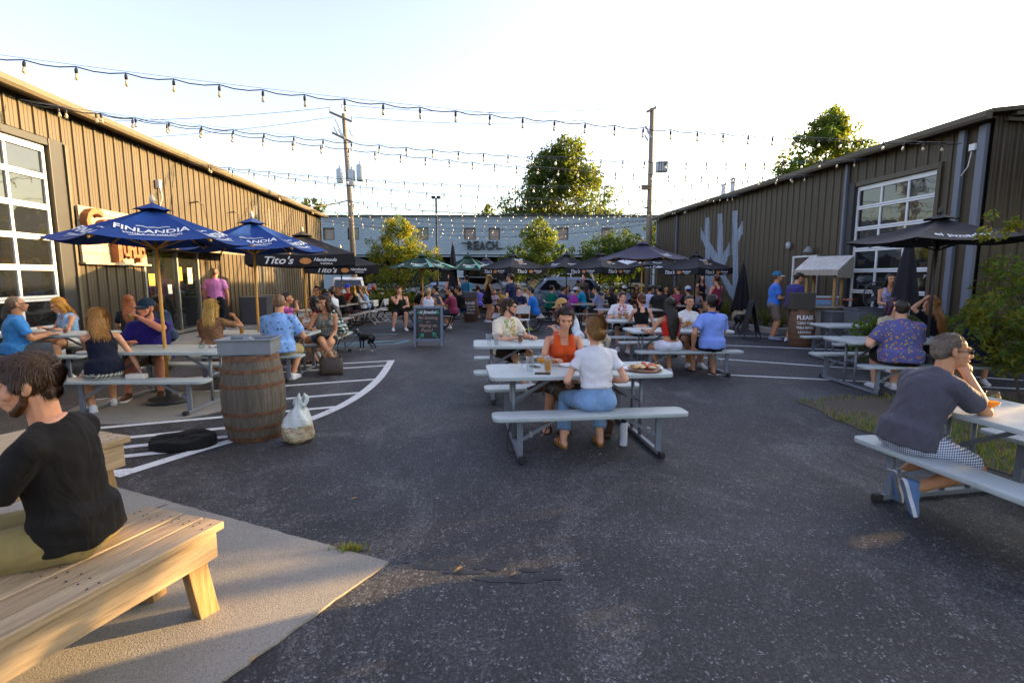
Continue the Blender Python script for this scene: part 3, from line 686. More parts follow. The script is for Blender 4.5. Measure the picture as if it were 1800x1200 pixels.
M_LIT = mat('warm_lobby_light', (.8, .5, .2), .6, emit=(.9, .5, .2), es=.5); MB().box((D(797, 470, 46).x+.2, 2.8, 2.7), (.5, .05, .9)).build('lit_panel', M_LIT, BB)
rs = empty('wall_letters', (D(848, 432, 45.9).x, 45.86, D(848, 432, 45.9).z), 0, 'black REACH letters with side bars on the blue building', 'sign')
lx = -1.18
for ch, w in zip('REACH', (.55, .52, .56, .56, .50)):
    q = MB(); put_text(q, ch, (0, 0, 0), (1, 0, 0), (0, 0, 1), height=.74, width=.47, bold=.025, depth=.08); q.build('letter', M_BLK, rs, loc=(lx+.1, 0, 0)); lx += w
for s, zz in ((-1, .24), (1, -.24)): MB().box((s*1.57, 0, zz), (.55, .08, .10)).build('bar', M_BLK, rs)

# ------------------------------------------------------------------ utility poles and wires
M_POLE = wood_mat('pole_timber', (.17, .13, .09), (.30, .24, .17), 2, .6); M_INS = mat('grey_insulator', (.35, .38, .42), .3)
M_CAN = mat('transformer_can', (.42, .45, .46), .4, .2)
PL = empty('utility_pole', (*XY(626, 30), 0), 0, 'tall timber utility pole with three grey transformers', 'utility pole')
MB().tube([(0, 0, 0), (-.10, 0, 5.5), (-.28, 0, 10.7)], [.17, .15, .11], 12).build('pole_shaft', M_POLE, PL, smooth=True)
for (z, L) in ((10.45, 1.5), (9.35, 1.3)): MB().bar((-.26-L/2, -.14, z+.3), (-.26+L*.32, -.14, z-.22), .09, .11).build('crossarm', M_POLE, PL)
MB().bar((-.75, -.14, 10.4), (-.3, -.14, 9.4), .03, .03).build('brace', M_BLK, PL)
for (x, z, s) in ((-.55, 6.9, .9), (.12, 6.75, 1.0), (.62, 7.0, 1.05)):
    mb = MB(); mb.lathe([(.19*s, 0), (.20*s, .05), (.20*s, .78*s), (.16*s, .85*s)], 14, (x, -.3, z)); o = mb.build('transformer', M_CAN, PL, smooth='auto')
    MB().lathe([(.04, 0), (.05, .05), (.03, .1), (.05, .15), (.02, .22)], 8, (x, -.3, z+.84*s)).build('bushing', M_INS, o, smooth=True)
for (x, z) in ((-.8, 9.75), (-.55, 9.6), (-.35, 9.4), (.05, 9.6)): MB().bar((x, -.2, z+.2), (x+.18, -.2, z-.18), .05, .05).build('fuse_cutout', M_INS, PL)
for (x, z) in ((-1.0, 10.8), (-.3, 10.95), (.2, 10.35)): MB().lathe([(.03, 0), (.05, .06), (.03, .1), (.05, .14), (.03, .2)], 8, (x, -.14, z)).build('insulator', M_INS, PL, smooth=True)
MB().tube([(.14, -.16, 6.4), (.5, -.2, 5.9), (.62, -.3, 6.8)], .015, 5).build('jumper_wire', M_BLK, PL)
PR = empty('utility_pole', (*XY(1137, 26), 0), 0, 'slim timber utility pole with floodlight beside the right shed', 'utility pole')
MB().tube([(0, 0, 0), (-.06, 0, 9.75)], [.16, .11], 12).build('pole_shaft', M_POLE, PR, smooth=True)
MB().box((.5, 0, 7.0), (.55, .35, .5)).build('floodlight', M_CAN, PR, bevel=.05)
for k in range(4): MB().box((.32+.12*k, -.19, 7.0), (.015, .03, .52)).build('guard_bar', M_BLK, PR)
MB().box((-.33, -.1, 6.02), (.28, .28, .22)).build('speaker', mat('brown_speaker', (.20, .14, .09), .6), PR, bevel=.02); MB().bar((-.2, -.05, 5.95), (0, 0, 5.9), .05, .05).build('bracket', M_BLK, PR)
for (x, z) in ((-.42, 8.7), (-.3, 8.45), (-.45, 8.3)): MB().bar((x, -.15, z+.2), (x+.2, -.15, z-.1), .06, .06).build('fuse_cutout', M_INS, PR)
MB().bar((-.35, -.1, 9.55), (.1, -.1, 9.75), .08, .10).build('crossarm', M_POLE, PR)
MB().bar((-.3, -.1, 5.05), (0, 0, 5.05), .10, .06).build('bracket', M_BLK, PR)
LP = empty('parking_lamp', (*XY(770, 34), 0), 0, 'thin dark parking lot lamp post in front of the blue building', 'lamp post')
MB().tube([(0, 0, 0), (0, 0, 6.7)], [.09, .06], 8).build('post', M_BLK, LP, smooth=True)
for s in (-1, 1): MB().box((s*.17, 0, 6.75), (.24, .3, .16)).build('lamp_head', M_BLK, LP, bevel=.02)
M_WIRE = mat('black_cable', (.02, .02, .022), .6)
def wire(name, p, q, sag, r, label, n=20):
    p = Vector(p); q = Vector(q); mb = MB()
    mb.tube([p.lerp(q, k/n)-Vector((0, 0, sag*4*(k/n)*(1-k/n))) for k in range(n+1)], r, 5); return tag(mb.build(name, M_WIRE, smooth=True), label, 'wire', 'overhead wires')
pl = Vector((XY(626, 30)[0], 30, 0)); pr = Vector((XY(1137, 26)[0], 26, 0))
wire('overhead_wire', pl+Vector((-1.0, -.1, 11.0)), (-34, 26, 9.6), .6, .013, 'upper wire running from the transformer pole to the left edge')
wire('overhead_wire', pl+Vector((-.8, -.1, 10.5)), (-34, 27, 8.7), .7, .012, 'lower wire running from the transformer pole to the left edge')
wire('overhead_wire', pl+Vector((-.3, -.1, 11.15)), pr+Vector((-.05, 0, 9.85)), .35, .012, 'top wire between the two utility poles')
wire('overhead_wire', pl+Vector((.2, -.1, 10.5)), pr+Vector((-.2, 0, 9.4)), .35, .012, 'second wire between the two utility poles')
wire('overhead_wire', pr+Vector((0, 0, 9.85)), (34, 24, 9.4), .6, .012, 'wire leaving the right hand utility pole to the right')
wire('overhead_wire', pl+Vector((-.1, -.1, 6.0)), Yd(-9.5, 24, 4.9), .3, .03, 'thick service cable from the transformer pole down to the left shed roof')
wire('overhead_wire', pl+Vector((-.1, -.1, 5.9)), pr+Vector((-.1, 0, 5.1)), .5, .012, 'low wire between the two utility poles')
# ------------------------------------------------------------------ figures: primitives fused into one skin by a voxel remesh
TMP = bpy.data.scenes.new('fusing')
def V3(*a): return np.array(a, float)
def nrm(v): v = np.asarray(v, float); return v/max(1e-9, np.linalg.norm(v))
_EL = {}
class Prim:
    def __init__(s): s.v = []; s.f = []; s.n = 0
    def add(s, v, f): s.v.append(np.asarray(v, float)); s.f += [tuple(i+s.n for i in q) for q in f]; s.n += len(v)
    def loft(s, rings, n=14):
        """rings: (centre, x-axis vector, y-axis vector)"""
        a = np.linspace(0, 2*np.pi, n, endpoint=False); C, S = np.cos(a)[:, None], np.sin(a)[:, None]; v = []; f = []
        for (c, ux, uy) in rings: v.append(np.asarray(c)[None]+C*np.asarray(ux)[None]+S*np.asarray(uy)[None])
        m = len(rings)
        for i in range(m-1):
            for k in range(n): k2 = (k+1) % n; f.append((i*n+k, i*n+k2, (i+1)*n+k2, (i+1)*n+k))
        f.append(tuple(range(n-1, -1, -1))); f.append(tuple(range((m-1)*n, m*n))); s.add(np.concatenate(v), f)
    def cap(s, p, q, r0, r1, n=12, round0=True, round1=True, flat=1.0):
        p = np.asarray(p, float); q = np.asarray(q, float); d = nrm(q-p); up = V3(0, 0, 1) if abs(d[2]) < .9 else V3(0, 1, 0)
        x = nrm(np.cross(up, d)); y = np.cross(d, x); rings = []
        if round0:
            for t in (80, 55, 28): a = R(t); rings.append((p-d*r0*math.sin(a), x*r0*math.cos(a), y*r0*math.cos(a)*flat))
        rings.append((p, x*r0, y*r0*flat)); m = (p+q)/2; rm = (r0+r1)/2; rings.append((m, x*rm, y*rm*flat)); rings.append((q, x*r1, y*r1*flat))
        if round1:
            for t in (28, 55, 80): a = R(t); rings.append((q+d*r1*math.sin(a), x*r1*math.cos(a), y*r1*math.cos(a)*flat))
        s.loft(rings, n)
    def ell(s, c, r, M=None, n=14, m=10):
        key = (n, m)
        if key not in _EL:
            t = np.clip(np.linspace(0, np.pi, m+1), .02, np.pi-.02); a = np.linspace(0, 2*np.pi, n, endpoint=False); T, A = np.meshgrid(t, a, indexing='ij')
            f = [(i*n+k, (i+1)*n+k, (i+1)*n+(k+1) % n, i*n+(k+1) % n) for i in range(m) for k in range(n)]+[tuple(range(n)), tuple(m*n+k for k in range(n-1, -1, -1))]
            _EL[key] = (np.stack([np.sin(T)*np.cos(A), np.sin(T)*np.sin(A), np.cos(T)], -1).reshape(-1, 3), f)
        u, f = _EL[key]; v = u*np.asarray(r); v = v if M is None else v@np.asarray(M).T; s.add(v+np.asarray(c), f)
    def data(s): return (np.concatenate(s.v) if s.v else np.zeros((0, 3))), s.f
def fuse(prims, voxels, smooths):
    """voxel-remesh several sets of primitives at once; returns [(verts, faces, normals)]"""
    obs = []
    for P, vx, sm in zip(prims, voxels, smooths):
        v, f = P.data(); me = bpy.data.meshes.new('t'); me.from_pydata(v.tolist(), [], f)
        o = bpy.data.objects.new('t', me); TMP.collection.objects.link(o)
        m = o.modifiers.new('r', 'REMESH'); m.mode = 'VOXEL'; m.voxel_size = vx
        if sm: q = o.modifiers.new('s', 'SMOOTH'); q.factor = .5; q.iterations = sm
        obs.append(o)
    vl = TMP.view_layers[0]; vl.update(); dg = vl.depsgraph; out = []
    for o in obs:
        me = bpy.data.meshes.new_from_object(o.evaluated_get(dg)); n = len(me.vertices)
        v = np.empty(n*3); me.vertices.foreach_get('co', v); nn = np.empty(n*3); me.vertex_normals.foreach_get('vector', nn)
        lv = np.empty(len(me.loops), int); me.loops.foreach_get('vertex_index', lv); ls = np.empty(len(me.polygons), int); me.polygons.foreach_get('loop_total', ls)
        faces = []; k = 0
        if len(ls) and (ls == 4).all(): faces = lv.reshape(-1, 4)
        else:
            for t in ls: faces.append(tuple(lv[k:k+t])); k += t
        out.append((v.reshape(-1, 3), faces, nn.reshape(-1, 3))); bpy.data.meshes.remove(me)
    for o in obs: me = o.data; bpy.data.objects.remove(o); bpy.data.meshes.remove(me)
    return out
def wrinkle(v, n, amp, freq, seed, anis=(1, 1, 1)):
    if amp <= 0: return v
    r = np.random.default_rng(seed); h = np.zeros(len(v)); p = v*np.array(anis)
    for k in range(5):
        d = r.normal(size=3); d /= np.linalg.norm(d); w = freq*(1+.7*k); ph = r.uniform(0, 6.28); d2 = r.normal(size=3)*freq*.35
        h += np.sin(p@d*w+ph+1.3*np.sin(p@d2+ph*2))/(1+.6*k)
    return v+n*(h*amp*.45+amp*.45)[:, None]
def mk(name, geo, m, parent, extra=None, smooth=True):
    vs_l = [np.asarray(geo[0])]; fl = []; off = 0; fl.append((geo[1], 0)); off = len(geo[0])
    for (ev, ef) in (extra or []): vs_l.append(np.asarray(ev)); fl.append((ef, off)); off += len(ev)
    idx = []; tot = []
    for f, o in fl:
        if hasattr(f, 'shape'): idx.append(f.reshape(-1)+o); tot.append(np.full(len(f), f.shape[1]))
        else: idx.append(np.fromiter((int(i)+o for q in f for i in q), int)); tot.append(np.fromiter((len(q) for q in f), int))
    v = np.concatenate(vs_l); idx = np.concatenate(idx); tot = np.concatenate(tot); me = bpy.data.meshes.new(name)
    me.vertices.add(len(v)); me.vertices.foreach_set('co', v.reshape(-1).astype(np.float32)); me.loops.add(len(idx)); me.loops.foreach_set('vertex_index', idx.astype(np.int32))
    me.polygons.add(len(tot)); me.polygons.foreach_set('loop_start', np.concatenate([[0], np.cumsum(tot)[:-1]]).astype(np.int32)); me.polygons.foreach_set('use_smooth', np.ones(len(tot), bool))
    me.update(calc_edges=True); me.validate(); me.materials.append(m); return link(name, me, parent)
def rotm(yaw=0, pitch=0, roll=0):
    """local +y forward, pitch>0 bends forward/down, yaw>0 turns left"""
    cy, sy = math.cos(yaw), math.sin(yaw); cp, sp = math.cos(-pitch), math.sin(-pitch); cr, sr = math.cos(roll), math.sin(roll)
    Z = np.array([[cy, -sy, 0], [sy, cy, 0], [0, 0, 1]]); X = np.array([[1, 0, 0], [0, cp, -sp], [0, sp, cp]]); Yr = np.array([[cr, 0, sr], [0, 1, 0], [-sr, 0, cr]])
    return Z@X@Yr
def ik(a, t, l1, l2, pole):
    a = np.asarray(a, float); t = np.asarray(t, float); d = t-a; L = np.linalg.norm(d); L2 = min(max(L, abs(l1-l2)+.01), (l1+l2)*.995); d = nrm(d); t = a+d*L2
    x = (l1*l1-l2*l2+L2*L2)/(2*L2); h = math.sqrt(max(0, l1*l1-x*x)); pole = np.asarray(pole, float); p = nrm(pole-d*np.dot(pole, d)); return a+d*x+p*h, t
TM = [(-.115, .085, .065, 0), (-.07, .155, .105, 0), (0, .170, .120, 0), (.08, .158, .118, .005), (.16, .152, .112, .008), (.26, .162, .115, .004), (.35, .176, .122, 0), (.42, .180, .112, -.006), (.465, .155, .092, -.010), (.505, .085, .070, -.012), (.525, .06, .058, -.01)]
TF = [(-.115, .085, .065, 0), (-.07, .160, .108, 0), (0, .176, .124, 0), (.08, .152, .110, 0), (.16, .124, .090, .004), (.24, .130, .095, .004), (.33, .146, .105, .002), (.41, .150, .096, -.006), (.455, .128, .080, -.010), (.492, .070, .062, -.012), (.51, .05, .05, -.01)]
def person(label, xy, h, seat=.43, kind='m', s=1.0, bulk=1.0, belly=0.0, lean=.12, twist=0.0, head=(0, 0, 0), arms=('table', 'table'), feet=('sit', 'sit'),
           top=('tee', None), bottom=('shorts', None), hair=('short', '#2a1c12'), shoes=('shoe', '#dddddd'), skin='fair', cap=None, shades=False, smile=False, lod=2, group=None, side=0.0, z0=0.0, knees=None, hold=(), beard=None, collar=None, fing=('relax', 'relax'), strands=0, hemz=None):
    rt = empty('person', (xy[0], xy[1], z0), R(h), label, 'person', group)
    VX = {0: .009, 1: .014, 2: .020, 3: .030}[lod]*s; HV = {0: .0042, 1: .0066, 2: .010, 3: .016}[lod]*s
    fem = kind == 'f'; tor = TF if fem else TM; seated = seat is not None; hz = (seat+.098*s) if seated else .915*s
    sd_ = abs(hash(label)) % 9999 if False else sum(ord(c)*(i+3) for i, c in enumerate(label)) % 9999
    # spine
    zs = np.linspace(-.13, .60, 30); pos = []; ang = []
    p = V3(0, 0, 0); tz = 0
    def at(z):
        a = lean*(.35+1.15*max(0, min(z, .55))/.55); return a
    pts = {}; p = V3(0, 0, hz); prev = 0
    samples = [0]; P0 = {0: p}
    N = 28; cur = V3(0, 0, hz); arr = [(0.0, cur.copy())]
    for k in range(1, N+1):
        z = .60*k/N; a = at(z-.3/N); cur = cur+V3(side*.6*math.sin(1), math.sin(a), math.cos(a))*(.60/N)*s*np.array([1, 1, 1]); arr.append((z, cur.copy()))
    def sp(z):
        if z <= 0: a = at(0); return V3(0, 0, hz)+V3(0, math.sin(a), math.cos(a))*z*s
        k = min(int(z/.60*N), N-1); t = z/.60*N-k; return arr[k][1]*(1-t)+arr[k+1][1]*t
    def fr(z):
        a = at(z); tw = twist*max(0, min(z, .5))/.5; M = rotm(tw, 0, 0)@rotm(0, a, 0); return M
    def ring(z, rx, ry, yo, inf=0.0):
        M = fr(z); bl = belly*math.exp(-((z-.13)/.12)**2); k = bulk*(1 if z < .44 else (1+(bulk-1)*.3)/bulk)
        return (sp(z)+M@V3(0, (yo+bl*.5)*s, 0), M@V3((rx*k+bl*.5+inf)*s, 0, 0), M@V3(0, (ry*k+bl*.6+inf)*s, 0))
    slv = top[0] and top[0] not in ('tank', 'crop_tank', 'sleeveless'); body = Prim(); hm0 = .14 if top[0] in ('crop', 'crop_tank') else -.2
    body.loft([ring(*q, (-.012 if slv else -.005) if (top[0] and hm0 < q[0] < .50) else 0.0) for q in tor])
    hipx = .092*s*(1+(bulk-1)*.5); hips = [V3(-hipx, 0, hz), V3(hipx, 0, hz)]
    for sgn in (-1, 1): body.ell(V3(sgn*.078*s*bulk, -.034*s, hz-.012*s), (.092*s*bulk, .094*s*bulk, .090*s))
    if fem:
        for sgn in (-1, 1): M = fr(.33); body.ell(sp(.325)+M@V3(sgn*.068*s, .082*s, 0), (.058*s, .052*s, .058*s), M)
    shw = (.168 if fem else .192)*s*(1+(bulk-1)*.6); M4 = fr(.44); SH = [sp(.435)+M4@V3(-shw, -.01*s, 0), sp(.435)+M4@V3(shw, -.01*s, 0)]
    # head frame
    nk = sp(.515); hy, hp = head[0], head[1]; hr = head[2] if len(head) > 2 else 0; HM = rotm(hy, hp, hr); nd = nrm(fr(.5)@V3(0, .10, 1)*.7+V3(0, .12, 1)*.6); hc = nk+nd*.048*s+HM@V3(0, .026, .112)*s
    # arms
    ul, fl = (.275, .245) if fem else (.295, .262); ul *= s; fl *= s; ar = (.040 if fem else .050)*s*(1+(bulk-1)*.6); ELB = []; WR = []; TGT = []
    tz_ = .765 if seated else 1.05
    for i, sgn in ((0, -1), (1, 1)):
        a = arms[i]; pole = V3(sgn*.55, -.45, -.8)
        pre = {'table': (sgn*.13, .40, tz_), 'lap': (sgn*.10, .30, hz+.10), 'side': (sgn*.30, .02, hz-.10), 'hang': (sgn*.29, .06, hz-.10*s), 'front': (sgn*.06, .30, hz+.15*s), 'hip': (sgn*.24, .05, hz+.10*s), 'cross': (-sgn*.10, .36, tz_+.02)}
        if isinstance(a, str):
            if a == 'chin': t = hc+HM@V3(sgn*.03, .10, -.16)*s; pole = V3(sgn*.4, .3, -1)
            elif a == 'mouth': t = hc+HM@V3(sgn*.06, .17, -.10)*s; pole = V3(sgn*.9, .2, -.6)
            elif a == 'headup': t = hc+HM@V3(sgn*.13, .02, .10)*s; pole = V3(sgn*1, .4, -.2)
            elif a == 'phone': t = hc+V3(sgn*.07, .28, -.27); pole = V3(sgn*.5, -.2, -1)
            else: t = V3(*pre[a])
        else: t = V3(*a[:3]); pole = V3(*a[3:6]) if len(a) > 3 else pole
        el, w = ik(SH[i], t, ul, fl, pole); ELB.append(el); WR.append(w)
        body.ell(SH[i]+M4@V3(-sgn*.012*s, 0, -.012*s), (ar*(1.0 if slv else 1.16), ar*(1.0 if slv else 1.16), ar*(1.0 if slv else 1.2))); body.cap(SH[i], sp(.478), ar*(.55 if slv else .80), (.03 if slv else .045)*s); body.cap(SH[i], el, ar*(.86 if slv else 1.05), ar*.84); body.cap(el, el+(w-el)*.45, ar*.88, ar*.86); body.cap(el+(w-el)*.35, w, ar*.86, ar*.56)
    # hands: palm in the fused skin, fingers as tubes that run into it
    fingers = []; hands = []
    for i, sgn in ((0, -1), (1, 1)):
        d = nrm(WR[i]-ELB[i]); down = V3(0, 0, -1); style = fing[i]
        if style in ('flat', 'relax') and isinstance(arms[i], str) and arms[i] in ('table', 'lap', 'cross', 'front'): d = nrm(d*.5+V3(-sgn*.35, .8, -.25)*.8)
        n = down-d*np.dot(down, d); n = nrm(n) if np.linalg.norm(n) > .25 else nrm(V3(-sgn, .2, 0)-d*np.dot(V3(-sgn, .2, 0), d))
        if style == 'grip' or arms[i] in ('hang', 'side', 'mouth', 'chin'):
            q = V3(-sgn, 0, 0) if arms[i] in ('hang', 'side') else V3(-sgn*.6, .2, -.2); q = q-d*np.dot(q, d); n = nrm(q) if np.linalg.norm(q) > .2 else n
        w = np.cross(d, n); hs = s*(.92 if fem else 1.02); tsg = -sgn if np.dot(w, V3(-sgn, .3, .3)) > 0 else sgn
        tdir = w if np.dot(w, V3(-sgn, .4, .5)) > 0 else -w        # thumb side
        pc = WR[i]+d*.045*hs; body.loft([(WR[i]-d*.01, tdir*.026*hs, n*.020*hs), (pc, tdir*.038*hs, n*.016*hs), (pc+d*.042*hs, tdir*.041*hs, n*.013*hs), (pc+d*.055*hs, tdir*.036*hs, n*.010*hs)], 10)
        cv = {'flat': (.08, .10), 'relax': (.45, .55), 'grip': (1.15, 1.2)}[style]; hands.append((pc+d*.03*hs+n*.02*hs, d, n, tdir))
        if lod <= 2:
            for j, (off, L) in enumerate(((.028, .068), (.010, .076), (-.009, .071), (-.027, .055))):
                b = pc+d*.040*hs+tdir*off*hs; dd = d; path = [b]; L *= hs
                for seg, c in ((.45, cv[0]*(.55+.1*j)), (.32, cv[0]), (.23, cv[1])):
                    k1 = nrm(dd*math.cos(c)+n*math.sin(c)); ax = np.cross(dd, n); n_ = nrm(n*1.0); dd = nrm(dd+n*math.tan(min(c, 1.25))) if False else k1
                    path.append(path[-1]+dd*L*seg)
                fingers.append((path, [.0095*hs, .0090*hs, .0080*hs, .0062*hs]))
            b = pc-d*.015*hs+tdir*.028*hs; td = nrm(d*.75+tdir*.65+n*(.25+.3*cv[0])); td2 = nrm(td+d*.4-tdir*.15+n*.4*cv[0]); fingers.append(([b, b+td*.032*hs, b+td*.032*hs+td2*.028*hs], [.0125*hs, .0105*hs, .0075*hs]))
    # legs
    tl, sl = .435*s, .425*s; KN = []; AN = []; lr = (1.05 if fem else 1.0)*(1+(bulk-1)*.7); ah = .085*s
    for i, sgn in ((0, -1), (1, 1)):
        ft = feet[i]; pre = {'sit': (sgn*.12, .42*s, ah), 'tuck': (sgn*.13, .16*s, ah), 'fwd': (sgn*.11, .62*s, ah), 'wide': (sgn*.26, .40*s, ah), 'stand': (sgn*.10, 0, ah), 'step': (sgn*.09, .16*sgn, ah)}
        t = V3(*pre[ft]) if isinstance(ft, str) else V3(*ft[:3]); pole = V3(*knees[i]) if knees else V3(sgn*.12, 1, .35 if seated else .02)
        k, a = ik(hips[i], t, tl, sl, pole); KN.append(k); AN.append(a)
        body.cap(hips[i], k, .088*s*lr, .058*s*lr); body.cap(k, k+(a-k)*.4, .056*s*lr, .057*s*lr); body.cap(k+(a-k)*.3, a, .056*s*lr, .036*s*lr)
    # feet
    FD = []
    for i, sgn in ((0, -1), (1, 1)):
        sh = nrm(AN[i]-KN[i]); fo = V3(sgn*.10, 1, 0) if not (not isinstance(feet[i], str) and len(feet[i]) > 3) else V3(*feet[i][3:6]); fo = nrm(fo); FD.append(fo)
        up = nrm(V3(0, 0, 1)-fo*fo[2]); lt = np.cross(fo, up); a = AN[i]; bt = a-up*(ah-.03*s)
        body.loft([(bt-fo*.055*s, lt*.020*s, up*.018*s), (bt-fo*.035*s+up*.012*s, lt*.031*s, up*.034*s), (bt+fo*.03*s+up*.016*s, lt*.035*s, up*.042*s), (bt+fo*.10*s, lt*.042*s, up*.027*s), (bt+fo*.155*s-up*.005*s, lt*.043*s, up*.020*s), (bt+fo*.195*s-up*.008*s, lt*.028*s, up*.012*s)], 12)
    # head: skull, face, jaw, nose, brow, ears, lips, eye sockets left by separate eyes
    H = Prim(); hk = 1.02 if fem else 1.05
    def hp_(x, y, z): return hc+HM@(V3(x, y, z)*s*hk)
    def he(c, r): H.ell(hp_(*c), tuple(q*s*hk for q in r), HM)
    jw = .9 if fem else 1.0
    he((0, -.020, .032), (.076, .096, .088)); he((0, .028, -.022), (.064*jw, .068, .080)); he((0, .045, -.062), (.047*jw, .047, .046)); he((0, .066, -.094), (.022*jw, .021, .019)); he((0, .076, -.030), (.035, .022, .050))
    he((0, .070, .030), (.050, .024, .014)); he((-.045, .052, -.018), (.022, .026, .022)); he((.045, .052, -.018), (.022, .026, .022))
    H.cap(hp_(0, .090, .016), hp_(0, .108, -.026), .0085*s, .0125*s, 8); he((-.011, .098, -.030), (.009, .010, .008)); he((.011, .098, -.030), (.009, .010, .008))
    he((0, .091, -.052), (.024, .010, .0065)); he((0, .089, -.062), (.020, .010, .0075))
    for sg in (-1, 1): H.ell(hp_(sg*.079, -.012, .002), (.010*s, .020*s, .033*s), HM@rotm(sg*.35, -.15, 0)); he((sg*.074, -.004, -.018), (.010, .014, .016))
    nr = (.050 if fem else .060)*s*(1+(bulk-1)*.5); H.cap(nk-nd*.02*s+fr(.5)@V3(0, .012, 0)*s, hp_(0, -.022, -.055), nr*.98, nr*.96)
    # clothing
    garments = []        # (name, prim, material, voxel, wrinkle amp)
    tk, tm = top[0], top[1]; ease = top[2] if len(top) > 2 else (.016 if fem else .024)
    if tk:
        T = Prim(); hem = hemz if hemz is not None else (.12 if tk == 'crop' else (-.05 if seated else -.10)); tank = tk in ('tank', 'crop_tank', 'sleeveless')
        if tk == 'crop_tank': hem = .16
        def trow(z):
            k = [q for q in tor]
            for i in range(len(k)-1):
                if k[i][0] <= z <= k[i+1][0]:
                    t = (z-k[i][0])/(k[i+1][0]-k[i][0]); return tuple(k[i][j]*(1-t)+k[i+1][j]*t for j in range(4))
            return k[0] if z < k[0][0] else k[-1]
        rows = []; ztop = (.40 if tank else (.492 if fem else .508)); zz = np.arange(hem, ztop+.001, .045)
        for z in list(zz)+[ztop]:
            r = trow(z); e = ease*(1.0 if z < .30 else max(.25, 1-(z-.30)/.2)); 
            if z < .12 and seated: r = (r[0], max(r[1], .178 if fem else .182), max(r[2], .138), r[3]-.014)
            rows.append(ring(z, r[1], r[2], r[3], e))
        T.loft(rows, 18)
        if not tank: M = fr(.48); T.ell(sp(.478)+M@V3(0, -.016*s, 0), ((.098 if fem else .118)*s, (.072 if fem else .082)*s, .040*s), M)
        if fem:
            for sg in (-1, 1): M = fr(.33); T.ell(sp(.325)+M@V3(sg*.064*s, .085*s, 0), (.066*s, .058*s, .064*s), M)
        if tank:
            wdt = {'tank': .030, 'crop_tank': .030, 'sleeveless': .036}[tk]*s; xo = (.085 if fem else .105)*s
            for sg in (-1, 1):
                M = fr(.44); a0 = sp(.38)+M@V3(sg*xo, .085*s, 0); a1 = sp(.475)+M@V3(sg*xo*.92, .035*s, 0); a2 = sp(.478)+M@V3(sg*xo*.92, -.055*s, 0); a3 = sp(.38)+M@V3(sg*xo, -.09*s, 0)
                for q0, q1 in ((a0, a1), (a1, a2), (a2, a3)): T.cap(q0, q1, wdt, wdt, 10)
            if tk == 'sleeveless':
                M = fr(.43); T.ell(sp(.425)+M@V3(0, -.03*s, 0), (.125*s, .078*s, .05*s), M)
        else:
            sl_f = {'tee': .62, 'polo': .60, 'crop': .45, 'long': .97, 'shirt': .66}.get(tk, .6)
            for i in (0, 1):
                so = SH[i]+M4@V3((.014 if i == 0 else -.014)*s, 0, -.012*s); sr = ar*1.10+(.008 if fem else .012)*s; T.ell(so, (sr, sr, sr)); T.cap(SH[i]+V3(0, 0, .003), sp(.475), ar*.80+.013*s, .045*s+.012*s); T.cap(so, sp(.36), sr, .09*s)
                if sl_f > .9:
                    T.cap(so, ELB[i], sr*.95, ar*.92+.014*s); T.cap(ELB[i], WR[i], ar*.92+.014*s, ar*.64+.012*s, 12, True, False)
                else:
                    en = so+(ELB[i]-so)*sl_f*1.12; T.cap(so, en, sr*.98, ar*.95+(.014 if fem else .024)*s, 14, True, False)
        if collar or tk in ('polo', 'shirt'):
            cz = .50; M = fr(.5); C = Prim(); rr = nr*1.18; c0 = sp(.482)+M@V3(0, -.006*s, 0)
            C.loft([(c0, M@V3(rr*1.30, 0, 0), M@V3(0, rr*1.34, 0)), (c0+M@V3(0, -.004*s, .028*s), M@V3(rr*1.16, 0, 0), M@V3(0, rr*1.18, 0)), (c0+M@V3(0, -.008*s, .045*s), M@V3(rr*1.06, 0, 0), M@V3(0, rr*1.10, 0))], 16)
            garments.append(('collar', C, collar or tm, min(VX, .010), 0))
        garments.append(('shirt' if not tk.startswith('dress') else 'dress', T, tm, VX, .0085 if lod < 2 else .006))
    bk, bm = bottom[0], bottom[1]
    if bk:
        B = Prim(); e = .014
        wa = .06 if bk != 'highjeans' else .115
        B.loft([ring(z, *[float(np.interp(z, [t[0] for t in tor], [t[j] for t in tor])) for j in (1, 2, 3)], e if z < .05 else e*.75) for z in (-.115, -.07, 0, .05, wa)], 18)
        for sg in (-1, 1): B.ell(V3(sg*.078*s*bulk, -.036*s, hz-.012*s), ((.092*bulk+e)*s, (.094*bulk+e)*s, (.090+e*.4)*s))
        for i in (0, 1):
            lg = {'shorts': .92, 'short': .48, 'skirt': .55, 'jeans': 2.0, 'highjeans': 1.82, 'pants': 2.0, 'capri': 1.5}[bk]; loose = (.026 if bk == 'shorts' else .013)*s
            k, hpj, a = KN[i], hips[i], AN[i]
            if lg <= 1: en = hpj+(k-hpj)*lg; B.cap(hpj, en, .088*s*lr+e*s, (.088*(1-lg)+.058*lg)*s*lr+loose+.006*s, 16, True, False)
            else:
                B.cap(hpj, k, .088*s*lr+e*s, .060*s*lr+.014*s, 16); t = lg-1; en = k+(a-k)*t*.97; B.cap(k, k+(en-k)*.5, .060*s*lr+.012*s, .058*s*lr+.012*s, 14); B.cap(k+(en-k)*.45, en, .058*s*lr+.012*s, .046*s*lr+.014*s, 14, True, False)
                if bk == 'highjeans': q = nrm(en-k); B.cap(en-q*.035*s, en, .068*s, .068*s, 14, False, False)
        garments.append(({'shorts': 'shorts', 'short': 'shorts', 'skirt': 'skirt', 'jeans': 'jeans', 'highjeans': 'jeans', 'pants': 'trousers', 'capri': 'trousers'}[bk], B, bm, VX, .004))
    sk, sc = shoes[0], shoes[1]
